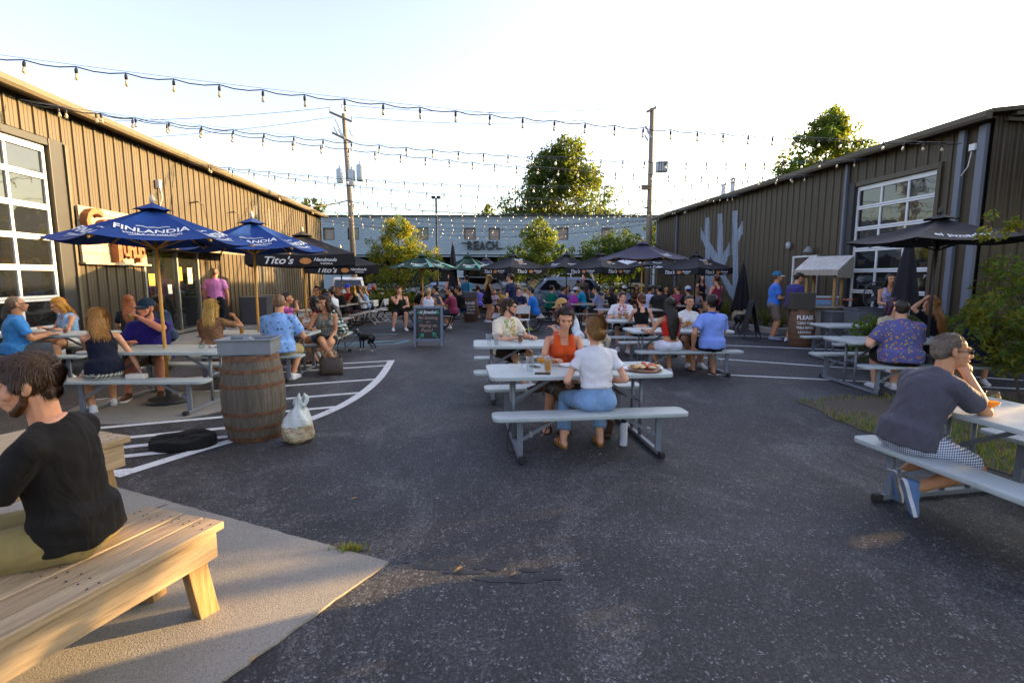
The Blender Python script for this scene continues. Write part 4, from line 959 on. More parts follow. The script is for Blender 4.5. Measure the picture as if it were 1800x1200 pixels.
    if sk in ('shoe', 'boot'):
        for i in (0, 1):
            fo = FD[i]; up = nrm(V3(0, 0, 1)-fo*fo[2]); lt = np.cross(fo, up); a = AN[i]; bt = a-up*(ah-.034*s); S = Prim()
            S.loft([(bt-fo*.072*s, lt*.026*s, up*.024*s), (bt-fo*.045*s+up*.02*s, lt*.041*s, up*.053*s), (bt+fo*.02*s+up*.022*s, lt*.043*s, up*.056*s), (bt+fo*.09*s+up*.002*s, lt*.050*s, up*.036*s), (bt+fo*.165*s-up*.004*s, lt*.052*s, up*.030*s), (bt+fo*.215*s-up*.008*s, lt*.036*s, up*.020*s)], 14)
            if lod <= 1:
                so_ = [(-.078, .018), (-.07, .034), (-.03, .043), (.05, .042), (.12, .053), (.18, .052), (.215, .036), (.226, .012)]; ol = [(x_, y_) for x_, y_ in so_]+[(x_, -y_) for x_, y_ in so_[::-1]]; q = MB(); z_ = -.034*s
                q.mi = 0; nn_ = len(ol); q.add([bt+lt*(y_*s)+fo*(x_*s)+up*(z_+.006*s) for x_, y_ in ol]+[bt+lt*(y_*s)+fo*(x_*s)+up*(z_+.030*s) for x_, y_ in ol], [(k_, (k_+1) % nn_, nn_+(k_+1) % nn_, nn_+k_) for k_ in range(nn_)]+[tuple(range(nn_, 2*nn_))]); q.mi = 1; q.add([bt+lt*(y_*s)+fo*(x_*s)+up*(z_+.006*s) for x_, y_ in ol], [tuple(range(nn_-1, -1, -1))])
                q.build('sole', [mat('white_sole', (.6, .6, .62), .6), mat('gum_sole', shoes[2] if len(shoes) > 2 else (.20, .19, .18), .7, bump=.004, bs=80)], rt)
            garments.append(('shoe', S, mat('shoe_'+sc, sc, .6, var=.1, bump=.002, bs=60), min(VX, .014), 0))
    # hair
    hs_, hcol = hair; hs_ = 'buzz' if (cap and hs_ == 'short') else hs_; HR = Prim(); hm = hair_mat(hcol) if hcol else None
    def hh(c, r): HR.ell(hp_(*c), tuple(q*s*hk for q in r), HM)
    if hs_ not in ('bald', None) and not (cap and hs_ == 'none'):
        if hs_ == 'buzz': hh((0, -.028, .036), (.0785, .094, .088)); hh((0, -.055, -.005), (.070, .058, .060))
        else:
            vol = 1.0 if hs_ in ('short',) else 1.03
            hh((0, -.046 if fem else -.027, .045 if fem else .042), (.0835*vol if fem else .0805*vol, .092 if fem else .0995, .089 if fem else .087))
            if fem: hh((0, -.002, .084), (.070, .066, .047)); hh((0, -.056, .0), (.078*vol, .068, .070))
            if hs_ == 'short': hh((0, -.060, -.028), (.056, .036, .038)); hh((-.064, .006, .026), (.016, .028, .028)); hh((.064, .006, .026), (.016, .028, .028)); hh((.010, .030, .098), (.058, .046, .026))
            if hs_ == 'curly':
                for k in range(16): a = k*2.4; hh((.055*math.cos(a), -.02+.06*math.sin(a), .085+.02*math.sin(k*3.1)), (.035, .035, .03))
            if hs_ in ('long', 'longer', 'bob', 'pony'):
                L = {'long': .36, 'longer': .46, 'bob': .17, 'pony': .10}[hs_]
                for sg in (-1, 1): hh((sg*(.066 if hs_ != 'pony' else .060), -.010 if hs_ != 'pony' else -.030, .005), (.024, .045, .060))
                if hs_ != 'pony':
                    ba = hp_(0, -.075, .0); rings = []; ww0 = .080
                    M5 = fr(.45)
                    for t in np.linspace(0, 1, 8):
                        zt = t*L; c = ba*(1)+V3(0, 0, 0); tgt = sp(.50-max(0, zt-.10)/s) if zt > .10 else None
                        c = hp_(0, -.078-.03*min(zt/.12, 1), -zt) if zt <= .13 or tgt is None else sp(.545-zt+.02)+fr(.4)@V3(0, -(.118 if fem else .13)*s*min(1.0, bulk+.02), 0)
                        w_ = (ww0+(.03 if hs_ != 'bob' else .012)*math.sin(min(1, t*1.1)*math.pi))*(1-.45*t**3) if hs_ != 'bob' else ww0*(1.02+.1*t)
                        rings.append((c, fr(.45)@V3(w_*s, 0, 0), fr(.45)@V3(0, (.045-.018*t)*s, 0)))
                    HR.loft(rings, 14)
                    for sg in (-1, 1): HR.cap(hp_(sg*.068, .0, .01), hp_(sg*.078, -.03, -.13 if hs_ != 'bob' else -.12), .032*s, .028*s, 10)
                else: HR.cap(hp_(0, -.10, .0), hp_(-.03, -.09, -.09), .034*s, .030*s, 10); HR.cap(hp_(-.04, -.08, -.08), hp_(-.085, -.01, -.20), .028*s, .016*s, 10)
            if hs_ == 'bun': hh((0, -.115, .055), (.042, .040, .042)); hh((0, -.08, -.03), (.055, .035, .04))
            if hs_ == 'lowbun': hh((.012, -.122, -.040), (.050, .036, .044)); hh((-.03, -.085, -.03), (.04, .04, .04)); hh((.035, -.108, -.058), (.034, .034, .040))
            if hs_ == 'manbun': hh((0, -.07, -.035), (.060, .042, .044))
    if beard:
        BD = Prim(); 
        for c, r in (((0, .060, -.094), (.031, .027, .021)), ((0, .092, -.044), (.022, .008, .0055))): BD.ell(hp_(*c), tuple(q*s for q in r), HM)
        for sg in (-1, 1): BD.cap(hp_(sg*.060, .004, -.022), hp_(sg*.050, .022, -.062), .013*s, .017*s, 8); BD.cap(hp_(sg*.050, .022, -.062), hp_(sg*.022, .058, -.092), .018*s, .022*s, 8)
    # fuse everything in one go
    prims = [body, H]+[g[1] for g in garments]; vox = [VX, HV]+[g[3] for g in garments]; sm = [3, 2]+[3]*len(garments)
    if HR.n: prims.append(HR); vox.append(max(HV*1.3, .006)); sm.append(2)
    if beard: prims.append(BD); vox.append(HV); sm.append(1)
    out = fuse(prims, vox, sm)
    ex = [(out[1][0], out[1][1])]
    for path, rr in fingers:
        q = Prim(); q.cap(path[0], path[1], rr[0], rr[1], 7)
        for a, b, r0, r1 in zip(path[1:], path[2:], rr[1:], rr[2:]): q.cap(a, b, r0, r1, 7)
        ex.append(q.data())
    smt = skin_mat(SKIN[skin], skin); mk('body', out[0], smt, rt, ex)
    for g, o in zip(garments, out[2:]):
        v, f, n = o; mk(g[0], (wrinkle(v, n, g[4]*s, 22, sd_), f, n), g[2], rt)
    k = 2+len(garments)
    if HR.n:
        v, f, n = out[k]; k += 1; amp = {'curly': .010}.get(hs_, .005 if not fem else .003); v = wrinkle(v, n, amp*s, 55, sd_, (1, 1, .35)); ho = mk('hair', (v, f, n), hm, rt)
        if strands:
            r = np.random.default_rng(sd_); K = strands; idx = r.integers(0, len(v), K); L0 = {'short': .042, 'buzz': .012, 'curly': .03}.get(hs_, .075)*s
            nn = n[idx]; p0 = v[idx]-nn*.002; g = np.tile(V3(0, 0, -1), (K, 1)); fw = HM@V3(0, 1, 0)
            if hs_ in ('short', 'buzz'): up_ = (nn[:, 2] > .45)[:, None]; g = np.where(up_, fw*.7+r.normal(size=(K, 3))*.35, g)
            if fem and hs_ in ('pony', 'bun', 'lowbun', 'long', 'longer', 'bob'): fr_ = ((p0-hc)@HM)[:, 1:2] > -.02*s; g = np.where(fr_, HM@V3(0, -1, -.15)+r.normal(size=(K, 3))*.05, g)
            if hs_ == 'lowbun': g = hp_(0, -.10, -.045)-p0
            lc = (p0-hc)@HM; kp = ~((lc[:, 1] > .035*s) & (lc[:, 2] < .085*s)); nn, p0, g = nn[kp], p0[kp], g[kp]; K = len(p0)
            dn = g-nn*(g*nn).sum(1)[:, None]; dn /= (np.linalg.norm(dn, axis=1)[:, None]+1e-6); dn += r.normal(size=(K, 3))*(.12 if hs_ == 'short' else .10); dn /= np.linalg.norm(dn, axis=1)[:, None]
            L = L0*r.uniform(.5, 1.3, (K, 1)); wd = .0012*s*r.uniform(.6, 1.6, (K, 1)); sd2 = np.cross(dn, nn); sd2 /= (np.linalg.norm(sd2, axis=1)[:, None]+1e-6); lift = r.uniform(.0006, .0045 if hs_ == 'short' else .0045, (K, 1))*s
            b_ = p0+dn*L*.5+nn*lift; c_ = p0+dn*L+nn*lift*r.uniform(.2, 1.2, (K, 1))
            P = np.stack([p0-sd2*wd, p0+sd2*wd, b_-sd2*wd*.8, b_+sd2*wd*.8+nn*wd, c_], 1).reshape(-1, 3); o5 = np.arange(K)*5; F = [(i, i+1, i+3, i+2) for i in o5.tolist()]+[(i+2, i+3, i+4) for i in o5.tolist()]
            so = mk('hair_strands', (P, F, None), hair_mat('#%02x%02x%02x' % tuple(min(255, int(int(hcol[i:i+2], 16)*1.12)+3) for i in (1, 3, 5))), ho); so['kind'] = 'stuff'
    if beard: v, f, n = out[k]; mk('beard', (wrinkle(v, n, .002, 90, sd_), f, n), hair_mat(beard), rt)
    # small face pieces
    HMm = Matrix(HM.tolist())
    def bit(name, c, r, m, tilt=0): MB().ellip(hp_(*c), tuple(q*s*hk for q in r), 10, 6, HMm).build(name, m, rt, smooth=True)
    if lod <= 2 and not shades:
        for sg in (-1, 1):
            bit('eye', (sg*.031, .082, .010), (.0125, .0085, .0075 if not smile else .0042), mat('eye_dark', (.05, .035, .03), .2, var=0) if (lod > 0 or smile) else mat('eye_white', (.55, .5, .47), .2, var=0))
            bit('eyebrow', (sg*.032, .090, .029), (.018, .005, .0035), hair_mat(hcol or '#6a5040'))
            if lod == 0 and not smile: bit('iris', (sg*.031, .0885, .010), (.006, .003, .006), mat('eye_dark', (.05, .035, .03), .2, var=0))
    if lod <= 2: bit('lips', (0, .0955, -.0565), (.021 if not smile else .027, .0085, .0075 if not smile else .0125), mat('lips', (.38, .13, .11), .4, var=.1))
    if smile: bit('teeth', (0, .0985, -.0575), (.020, .0060, .0068), mat('teeth', (.78, .70, .60), .3, var=0))
    if shades:
        mb = MB()
        for sg in (-1, 1): mb.ellip(hp_(sg*.033, .093, .010), tuple(q*s for q in (.027, .008, .020)), 12, 6, HMm); mb.tube([hp_(sg*.058, .086, .016), hp_(sg*.082, .03, .014), hp_(sg*.082, -.02, .010)], .0035*s, 5)
        mb.tube([hp_(-.01, .102, .014), hp_(.01, .102, .014)], .004*s, 5); mb.build('sunglasses', mat('sunglass_lens', (.012, .011, .011), .12, var=0), rt, smooth=True)
    if cap:
        cm = fabric('cap_'+cap[0], cap[0]); C = MB(); prof = []
        v = []; n_, m_ = 18, 6
        for i in range(m_+1):
            t = (math.pi/2)*(1-i/m_*.985)
            for kq in range(n_): a = 2*math.pi*kq/n_; v.append(hp_(.094*math.cos(a)*math.sin(t), -.022+.114*math.sin(a)*math.sin(t), .038+.106*math.cos(t)))
        C.add(v, [(i*n_+q, i*n_+(q+1) % n_, (i+1)*n_+(q+1) % n_, (i+1)*n_+q) for i in range(m_) for q in range(n_)])
        co = C.build('cap', cm, rt, smooth=True); bw = []; back = len(cap) > 2 and cap[2] == 'back'; fsg = -1 if back else 1
        for i in range(3):
            for q in range(9): a = -1.15+2.3*q/8; rad = (.112, .150, .185)[i]; bw.append(hp_(math.sin(a)*(.090+.002*i), -.022+fsg*math.cos(a)*rad, .044-.007*i-(.012*i*abs(math.sin(a)))))
        Bm = MB(); Bm.add(bw, [(i*9+q, i*9+q+1, (i+1)*9+q+1, (i+1)*9+q) for i in range(2) for q in range(8)]); bo = Bm.build('brim', fabric('cap_'+(cap[1] if len(cap) > 1 and cap[1] else cap[0]), cap[1] if len(cap) > 1 and cap[1] else cap[0]), co, smooth=True)
        sdm = bo.modifiers.new('thickness', 'SOLIDIFY'); sdm.thickness = .004
    if sk in ('sandal', 'flip'):
        for i in (0, 1):
            fo = FD[i]; up = nrm(V3(0, 0, 1)-fo*fo[2]); lt = np.cross(fo, up); a = AN[i]; bt = a-up*(ah-.003*s); S = MB(); pl_ = []
            for q in range(16):
                t = 2*math.pi*q/16; y = math.cos(t); pl_.append((math.sin(t)*(.040+.010*(y > 0)), .065+y*.14))
            S.add([bt+lt*(x*s)+fo*(y*s)-up*.004*s for x, y in pl_]+[bt+lt*(x*s)+fo*(y*s)+up*.018*s for x, y in pl_], [tuple(range(15, -1, -1)), tuple(range(16, 32))]+[(q, (q+1) % 16, 16+(q+1) % 16, 16+q) for q in range(16)])
            so = S.build('sandal', mat('sandal_'+sc, sc, .7, bump=.002), rt)
            st = MB()
            for dy, hgt in (((.10, .058), (.04, .078)) if sk == 'sandal' else ((.09, .055),)): st.tube([bt+lt*(.052*math.cos(q)*s)+fo*dy*s+up*(hgt*math.sin(q)*s+.004) for q in np.linspace(0, math.pi, 9)], .009*s, 6)
            st.build('strap', mat('sandal_'+sc, sc, .7, bump=.002), so, smooth=True)
    Mw = Matrix.Translation((xy[0], xy[1], z0))@Matrix.Rotation(R(h), 4, 'Z')
    return dict(root=rt, wr=[Mw@Vector(w) for w in WR], hand=[Mw@Vector(q[0]) for q in hands], head=Mw@Vector(hc), loc=dict(hc=hc, HM=HM, WR=WR, hands=hands, hp=hp_))
# ------------------------------------------------------------------ furniture
M_HDPE = mat('grey_white_plastic_top', (.41, .45, .435), .45, var=.10, vs_=4, bump=.0012, bs=220, dirt=.45); M_STEEL = mat('grey_powder_steel', (.19, .21, .24), .42, .2, var=.1); M_RUB = mat('black_rubber', (.015, .015, .015), .8)
M_PIPE = mat('black_pipe', (.02, .02, .022), .45)
def rounded(w, d, r, n=5):
    P = []
    for (cx, cy, a0) in ((w/2-r, d/2-r, 0), (-w/2+r, d/2-r, 90), (-w/2+r, -d/2+r, 180), (w/2-r, -d/2+r, 270)):
        for k in range(n+1): a = R(a0+90*k/n); P.append((cx+r*math.cos(a), cy+r*math.sin(a)))
    return P
TABLES = {}
def folding_table(label, x, y, rot):
    if 'f' in TABLES: return copy_tree(TABLES['f'], None, (x, y, 0), R(rot), label)
    t = empty('picnic_table', (x, y, 0), R(rot), label, 'picnic table', 'grey folding picnic tables'); TABLES['f'] = t
    mb = MB(); mb.prism(rounded(1.83, .76, .09), .695, .735); mb.build('tabletop', M_HDPE, t, bevel=.010, smooth='auto')
    for s in (-1, 1):
        mb = MB(); mb.prism(rounded(1.83, .26, .07), .395, .433); mb.build('bench_seat', M_HDPE, t, bevel=.010, smooth='auto', loc=(0, s*.60, 0))
    for e in (-1, 1):
        x0 = e*.66
        MB().box((x0, 0, .035), (.045, 1.36, .035)).build('base_bar', M_STEEL, t, bevel=.004)
        for s in (-1, 1):
            MB().box((x0, s*.695, .032), (.052, .07, .056)).build('foot_cap', M_RUB, t, bevel=.012)
            MB().box((x0, s*.60, .225), (.055, .032, .345)).build('leg', M_STEEL, t, bevel=.005)
            MB().tube([(x0, s*.12, .05), (x0, s*.12, .695)], .019, 10).build('leg', M_STEEL, t, smooth=True)
            MB().bar((x0-e*.01, s*.60, .19), (x0-e*.36, s*.60, .388), .012, .03).build('brace', M_STEEL, t)
            MB().box((x0-e*.10, s*.60-.004, .245), (.03, .03, .05)).build('brace_clip', M_ALU, t)
        MB().bar((x0, 0, .40), (x0-e*.50, 0, .69), .014, .032).build('brace', M_STEEL, t); MB().tube([(x0, -.12, .40), (x0, .12, .40)], .012, 8).build('crosstube', M_STEEL, t, smooth=True)
    return t
M_BOARD = wood_mat('weathered_table_board', (.30, .27, .23), (.48, .44, .38), 0)
def pipe_table(label, x, y, rot):
    if 'p' in TABLES: return copy_tree(TABLES['p'], None, (x, y, 0), R(rot), label)
    t = empty('pipe_table', (x, y, 0), R(rot), label, 'picnic table', 'pipe framed picnic tables far back'); TABLES['p'] = t
    for k in range(4): MB().box((0, -.285+.19*k, .74), (1.8, .18, .035)).build('board', M_BOARD, t, bevel=.004)
    for s in (-1, 1): MB().box((0, s*.68, .45), (1.8, .24, .035)).build('bench_board', M_BOARD, t, bevel=.004)
    for e in (-1, 1):
        x0 = e*.6; MB().tube(spline([(x0, -.80, .42), (x0, -.78, .40), (x0, -.66, .12), (x0, -.5, .03), (x0, 0, .025), (x0, .5, .03), (x0, .66, .12), (x0, .78, .40), (x0, .80, .42)], 4), .022, 8).build('leg_frame', M_PIPE, t, smooth=True)
        for s in (-1, 1): MB().tube(spline([(x0, s*.28, .72), (x0, s*.26, .5), (x0, s*.20, .2), (x0, s*.16, .04)], 4), .02, 8).build('leg', M_PIPE, t, smooth=True); MB().tube([(x0, s*.25, .43), (x0, s*.78, .43)], .016, 6).build('brace', M_PIPE, t)
    return t
def folding_chair(label, x, y, rot):
    if 'c' in TABLES: return copy_tree(TABLES['c'], None, (x, y, 0), R(rot), label)
    t = empty('folding_chair', (x, y, 0), R(rot), label, 'chair', 'white folding chairs'); TABLES['c'] = t; m = mat('white_chair_plastic', (.62, .63, .62), .45, var=.05); q = mat('white_chair_tube', (.6, .6, .6), .4)
    mb = MB(); mb.prism(rounded(.42, .40, .05), .43, .455); mb.build('seat', m, t, bevel=.006); mb = MB(); mb.box((0, -.20, .73), (.40, .03, .20)); mb.build('backrest', m, t, bevel=.012)
    for s in (-1, 1):
        MB().tube([(s*.21, .24, .0), (s*.21, -.02, .45), (s*.21, -.20, .84)], .013, 6).build('leg', q, t, smooth=True); MB().tube([(s*.19, -.26, .0), (s*.19, .18, .42)], .013, 6).build('leg', q, t, smooth=True)
    MB().tube([(-.21, -.20, .84), (.21, -.20, .84)], .013, 6).build('back_tube', q, t); MB().tube([(-.19, -.20, .06), (.19, -.20, .06)], .010, 6).build('stretcher', q, t)
    return t
M_CANW = mat('umbrella_pole_wood', (.66, .33, .06), .5, var=.2, vs_=9, stretch=(1, 1, .1))
def canopy_fab(name, c):
    t = NT(name); v = t.co(1.0); c = rgb(c); n = t.noise(v, 2.0, 4, .6); t.setc(t.ramp(n, [(.3, tuple(x*.8 for x in c)), (.7, tuple(x*1.2 for x in c))])); t.set(Roughness=.7); t.b.inputs['Sheen Weight'].default_value = .04; t.b.inputs['Specular IOR Level'].default_value = .15
    t.bump(t.math('ADD', t.noise(v, 3.5, 2, .5, .6), t.math('MULTIPLY', t.noise(v, 160, 1), .03)), .03, .7); return t.mat
M_CB = canopy_fab('blue_canopy', (.004, .038, .19)); M_CK = canopy_fab('black_canopy', (.018, .017, .020)); M_CG = canopy_fab('green_canopy', (.014, .04, .030)); M_CW = canopy_fab('white_canopy', (.62, .63, .64)); M_CP = canopy_fab('violet_black_canopy', (.05, .045, .075))
M_PRINT = mat('white_print', (.75, .75, .75), .6, var=.05); M_ORNG = mat('copper_print', (.55, .22, .05), .5, var=.2); M_GRNP = mat('green_print', (.18, .42, .30), .6)
def umbrella(label, x, y, rot, n, rad, zr, za, m, val=0.0, wood=True, texts=(), group=None, base=True, vent=True, valtext=None, bar_m=None, edge=None):
    t = empty('patio_umbrella', (x, y, 0), R(rot), label, 'umbrella', group)
    A = Vector((0, 0, za)); rim = [Vector((rad*math.cos(2*math.pi*(k+.5)/n-math.pi/2), rad*math.sin(2*math.pi*(k+.5)/n-math.pi/2), zr)) for k in range(n)]
    # panel k spans rim[k-1]..rim[k]; panel 0 faces -y (the camera when rot = 0)
    def ev(k, s, q):
        a, b = rim[k-1], rim[k]; p = A.lerp(a.lerp(b, q), s); p.z -= .055*s*math.sin(math.pi*q)+.05*math.sin(math.pi*s)*(.3+.7*math.sin(math.pi*q)) - .0; return p
    for k in range(n):
        mb = MB(); S, Q = 6, 6
        mb.add([ev(k, .04+.96*i/S, j/Q) for i in range(S+1) for j in range(Q+1)], [(i*(Q+1)+j, (i+1)*(Q+1)+j, (i+1)*(Q+1)+j+1, i*(Q+1)+j+1) for i in range(S) for j in range(Q)])
        o = mb.build('canopy_panel', m, t, smooth=True)
        if edge: 
            sl = (rim[k]-A); MB().add([A.lerp(rim[k], .25)+Vector((0, 0, .004)), ev(k, 1, .86)+Vector((0, 0, .006)), ev(k, 1, 1)+Vector((0, 0, .006)), ev(k, .6, .95)+Vector((0, 0, .006))], [(0, 1, 2), (0, 2, 3)]).build('edge_band', edge, o)
        if val:
            vb = MB(); out = (rim[k-1]+rim[k])*.5; out.z = 0; out.normalize(); vv = []
            for j in range(Q+1): p = ev(k, 1, j/Q); vv += [p, p+out*.012-Vector((0, 0, val))]
            vb.add(vv, [(2*j, 2*j+1, 2*j+3, 2*j+2) for j in range(Q)]); vb.build('valance', m, t, smooth=True)
            if valtext:
                xd = (rim[k]-rim[k-1]).normalized(); c = (rim[k-1]+rim[k])*.5+out*.030; c.z = zr-.055-val*.5; L = (rim[k]-rim[k-1]).length; w = val*.5
                for (s_, px, wd, hh_, sh, mm) in (("Tito's", -.20, .26, .62, .35, M_PRINT), ('Handmade', .22, .22, .30, .45, M_PRINT), ('VODKA', .23, .12, .17, 0, M_PRINT)):
                    tb = MB(); put_text(tb, s_, c+xd*px*L+Vector((0, 0, (.12 if s_ == 'Handmade' else (-.2 if s_ == 'VODKA' else 0))*val)), xd, (0, 0, 1), width=wd*L, height=hh_*val, bold=.015, shear=sh); tb.build('lettering', mm, o)
                eb = MB(); nn = 16; cc = c+xd*.035*L; eb.add([cc+xd*math.cos(6.283*q/nn)*.055*L+Vector((0, 0, math.sin(6.283*q/nn)*val*.26)) for q in range(nn)], [tuple(range(nn))]); eb.build('emblem', M_ORNG, o)
        for tx in texts:
            if tx[0] is not None and k not in tx[0]: continue
            a, b = rim[k-1], rim[k]; mid = (a+b)*.5; xd = (b-a).normalized(); up = (A-mid).normalized(); L = (b-a).length; sl = (A-mid).length; nr_ = xd.cross(up)
            for (s_, yy, wd, hh_, sh, mm) in tx[1]:
                def fn(px, py, pz, yy=yy, k=k, L=L, sl=sl, nr_=nr_):
                    s = 1-(yy+py)/sl; q = .5+px/(L*max(s, .2)); return ev(k, s, q)+nr_*.014
                tb = MB()
                if s_ == 'OVAL': tb.add([fn(math.cos(6.283*q/18)*wd, math.sin(6.283*q/18)*hh_, 0) for q in range(18)], [tuple(range(18))])
                elif s_ == 'BAR': tb.add([fn(-wd/2, -hh_/2, 0), fn(wd/2, -hh_/2, 0), fn(wd/2, hh_/2, 0), fn(-wd/2, hh_/2, 0)], [(0, 1, 2, 3)])
                elif s_ == 'WAVE': 
                    for q in range(10):
                        x0, x1 = -wd/2+wd*q/10, -wd/2+wd*(q+1)/10; z0, z1 = abs(math.sin(q*.95))*hh_, abs(math.sin((q+1)*.95))*hh_; tb.add([fn(x0, z0-.008, 0), fn(x1, z1-.008, 0), fn(x1, z1+.008, 0), fn(x0, z0+.008, 0)], [(0, 1, 2, 3)])
                else: put_text(tb, s_, (0, 0, 0), (1, 0, 0), (0, 1, 0), width=wd, height=hh_, bold=.02, shear=sh, fn=fn)
                tb.build('lettering', mm, o)
    if vent:
        vb = MB()
        for k in range(n):
            a, b = A.lerp(rim[k-1], .20), A.lerp(rim[k], .20); u = Vector((0, 0, .075)); vb.add([A+u*.8, a+u*.55, (a+b)*.5+u*.95-Vector((0, 0, .01)), b+u*.55], [(0, 1, 2, 3)])
        vb.build('vent_cap', m, t, smooth=False)
    pm = M_CANW if wood else M_BLK
    MB().tube([(0, 0, .05), (0, 0, za+.02)], .021, 12).build('pole', pm, t, smooth=True)
    MB().lathe([(.012, 0), (.03, .02), (.035, .05), (.02, .09), (.006, .12)], 12, (0, 0, za+.05)).build('finial', bar_m or (mat('pale_finial', (.55, .45, .32), .5) if wood else M_BLK), t, smooth=True)
    hub = za-.42*(za-zr)-.35
    for k in range(n):
        mb = MB(); mb.bar(A-Vector((0, 0, .05)), rim[k]-Vector((0, 0, .035)), .016, .022); mb.build('rib', pm, t)
        MB().bar(Vector((0, 0, hub)), A.lerp(rim[k], .52)-Vector((0, 0, .06)), .014, .02).build('strut', pm, t)
    if base:
        MB().lathe([(0, .0), (.26, .0), (.265, .03), (.24, .06), (.05, .075), (.035, .09), (.03, .32), (0, .32)], 24, close=False).build('base', M_BLK, t, smooth='auto')
    return t
# barrels
M_STAVE = wood_mat('weathered_stave', (.045, .036, .027), (.19, .155, .115), 2, 1.1); M_STAVE2 = wood_mat('brown_stave', (.10, .05, .022), (.20, .11, .05), 2, 1.1); M_HOOP = mat('rusty_hoop', (.16, .075, .04), .75, .35, var=.45, vs_=20, bump=.003, bs=60, dirt=.6)
def barrel(label, x, y, rot=0, h=.89, r=.235, m=None, text=None, hoopm=None):
    t = empty('wooden_barrel', (x, y, 0), R(rot), label, 'barrel'); n = 26; K = 9; m = m or M_STAVE
    def rad(z): return r+.058*(1-((z-h/2)/(h/2))**2)
    gap = .004; st = MB(); a = math.pi/n*.985
    for k in range(K+1):
        z = h*k/K; q = rad(z)
        for (rr, aa) in ((q, -a), (q+.002, 0), (q, a), (q-.028, a), (q-.028, -a)): st.v.append((rr*math.cos(aa), rr*math.sin(aa), z))
    for k in range(K):
        for j in range(5): j2 = (j+1) % 5; st.f.append((k*5+j, k*5+j2, (k+1)*5+j2, (k+1)*5+j)); st.m.append(0)
    st.f += [(4, 3, 2, 1, 0), tuple(K*5+j for j in range(5))]; st.m += [0, 0]
    me = st.mesh('stave', m)
    for k in range(n): link('stave', me, t, (0, 0, 0), (0, 0, 2*math.pi*k/n))
    for z, w in ((.03, .055), (.15, .04), (.30, .04), (.585, .04), (.735, .04), (.86, .055)):
        z *= h/.89; MB().lathe([(rad(z-w/2)+.003, z-w/2), (rad(z-w/2)+.006, z-w/2), (rad(z+w/2)+.006, z+w/2), (rad(z+w/2)+.003, z+w/2)], 40, close=False).build('hoop', hoopm or M_HOOP, t, smooth='auto')
        for dz in (-.009, .009): MB().ellip((0, -(rad(z)+.007), z+dz), (.007, .005, .007), 8, 5).build('rivet', M_HOOP, t)
    MB().lathe([(0, h-.03), (r-.02, h-.03), (r-.02, h-.045), (0, h-.045)], 24, close=False).build('barrel_head', m, t)
    if text:
        for (s_, z, w, hh_) in text:
            def fn(px, py, pz, z=z): a_ = px/rad(z+py)-math.pi/2; q = rad(z+py)+.012; return Vector((q*math.cos(a_), q*math.sin(a_), z+py))
            tb = MB(); put_text(tb, s_, (0, 0, 0), (1, 0, 0), (0, 1, 0), width=w, height=hh_, bold=.02, fn=fn); tb.build('lettering', M_PRINT, t)
    return t
# glasses
def thin_glass(name, tint=(.93, .95, .95), k=.05):
    t = NT(name); tr = t.N('BsdfTransparent'); tr.inputs[0].default_value = (*tint, 1); gl = t.N('BsdfGlossy'); gl.inputs['Roughness'].default_value = .03; lw = t.N('LayerWeight'); lw.inputs[0].default_value = .5
    n = t.noise(t.co(1.0), 60, 2); f = t.math('MULTIPLY_ADD', t.math('POWER', lw.outputs['Facing'], 3.0), .55, t.math('MULTIPLY', n, k)); mx = t.N('MixShader'); t.l(f, mx.inputs[0]); t.l(tr.outputs[0], mx.inputs[1]); t.l(gl.outputs[0], mx.inputs[2]); t.l(mx.outputs[0], t.out.inputs[0]); return t.mat
M_GL = thin_glass('clear_glass'); M_WATER = thin_glass('water', (.88, .92, .92), .05)
def beer_mat(name, c):
    if name in _MC: return _MC[name]
    t = NT(name); t.setc(c); t.set(Roughness=.1, IOR=1.33); tr = t.N('BsdfTranslucent'); tr.inputs[0].default_value = (*rgb(c), 1); mx = t.N('MixShader'); mx.inputs[0].default_value = .5; t.l(t.b.outputs[0], mx.inputs[1]); t.l(tr.outputs[0], mx.inputs[2]); t.l(mx.outputs[0], t.out.inputs[0])
    n = t.noise(t.co(1.0), 30, 2); t.bump(n, .0005); _MC[name] = t.mat; return t.mat
M_BEER = beer_mat('golden_beer', (.85, .45, .03)); M_HAZY = beer_mat('hazy_orange_beer', (.95, .52, .05)); M_AMB = beer_mat('amber_beer', (.55, .17, .03)); M_FOAM = mat('beer_foam', (.8, .74, .6), .8)
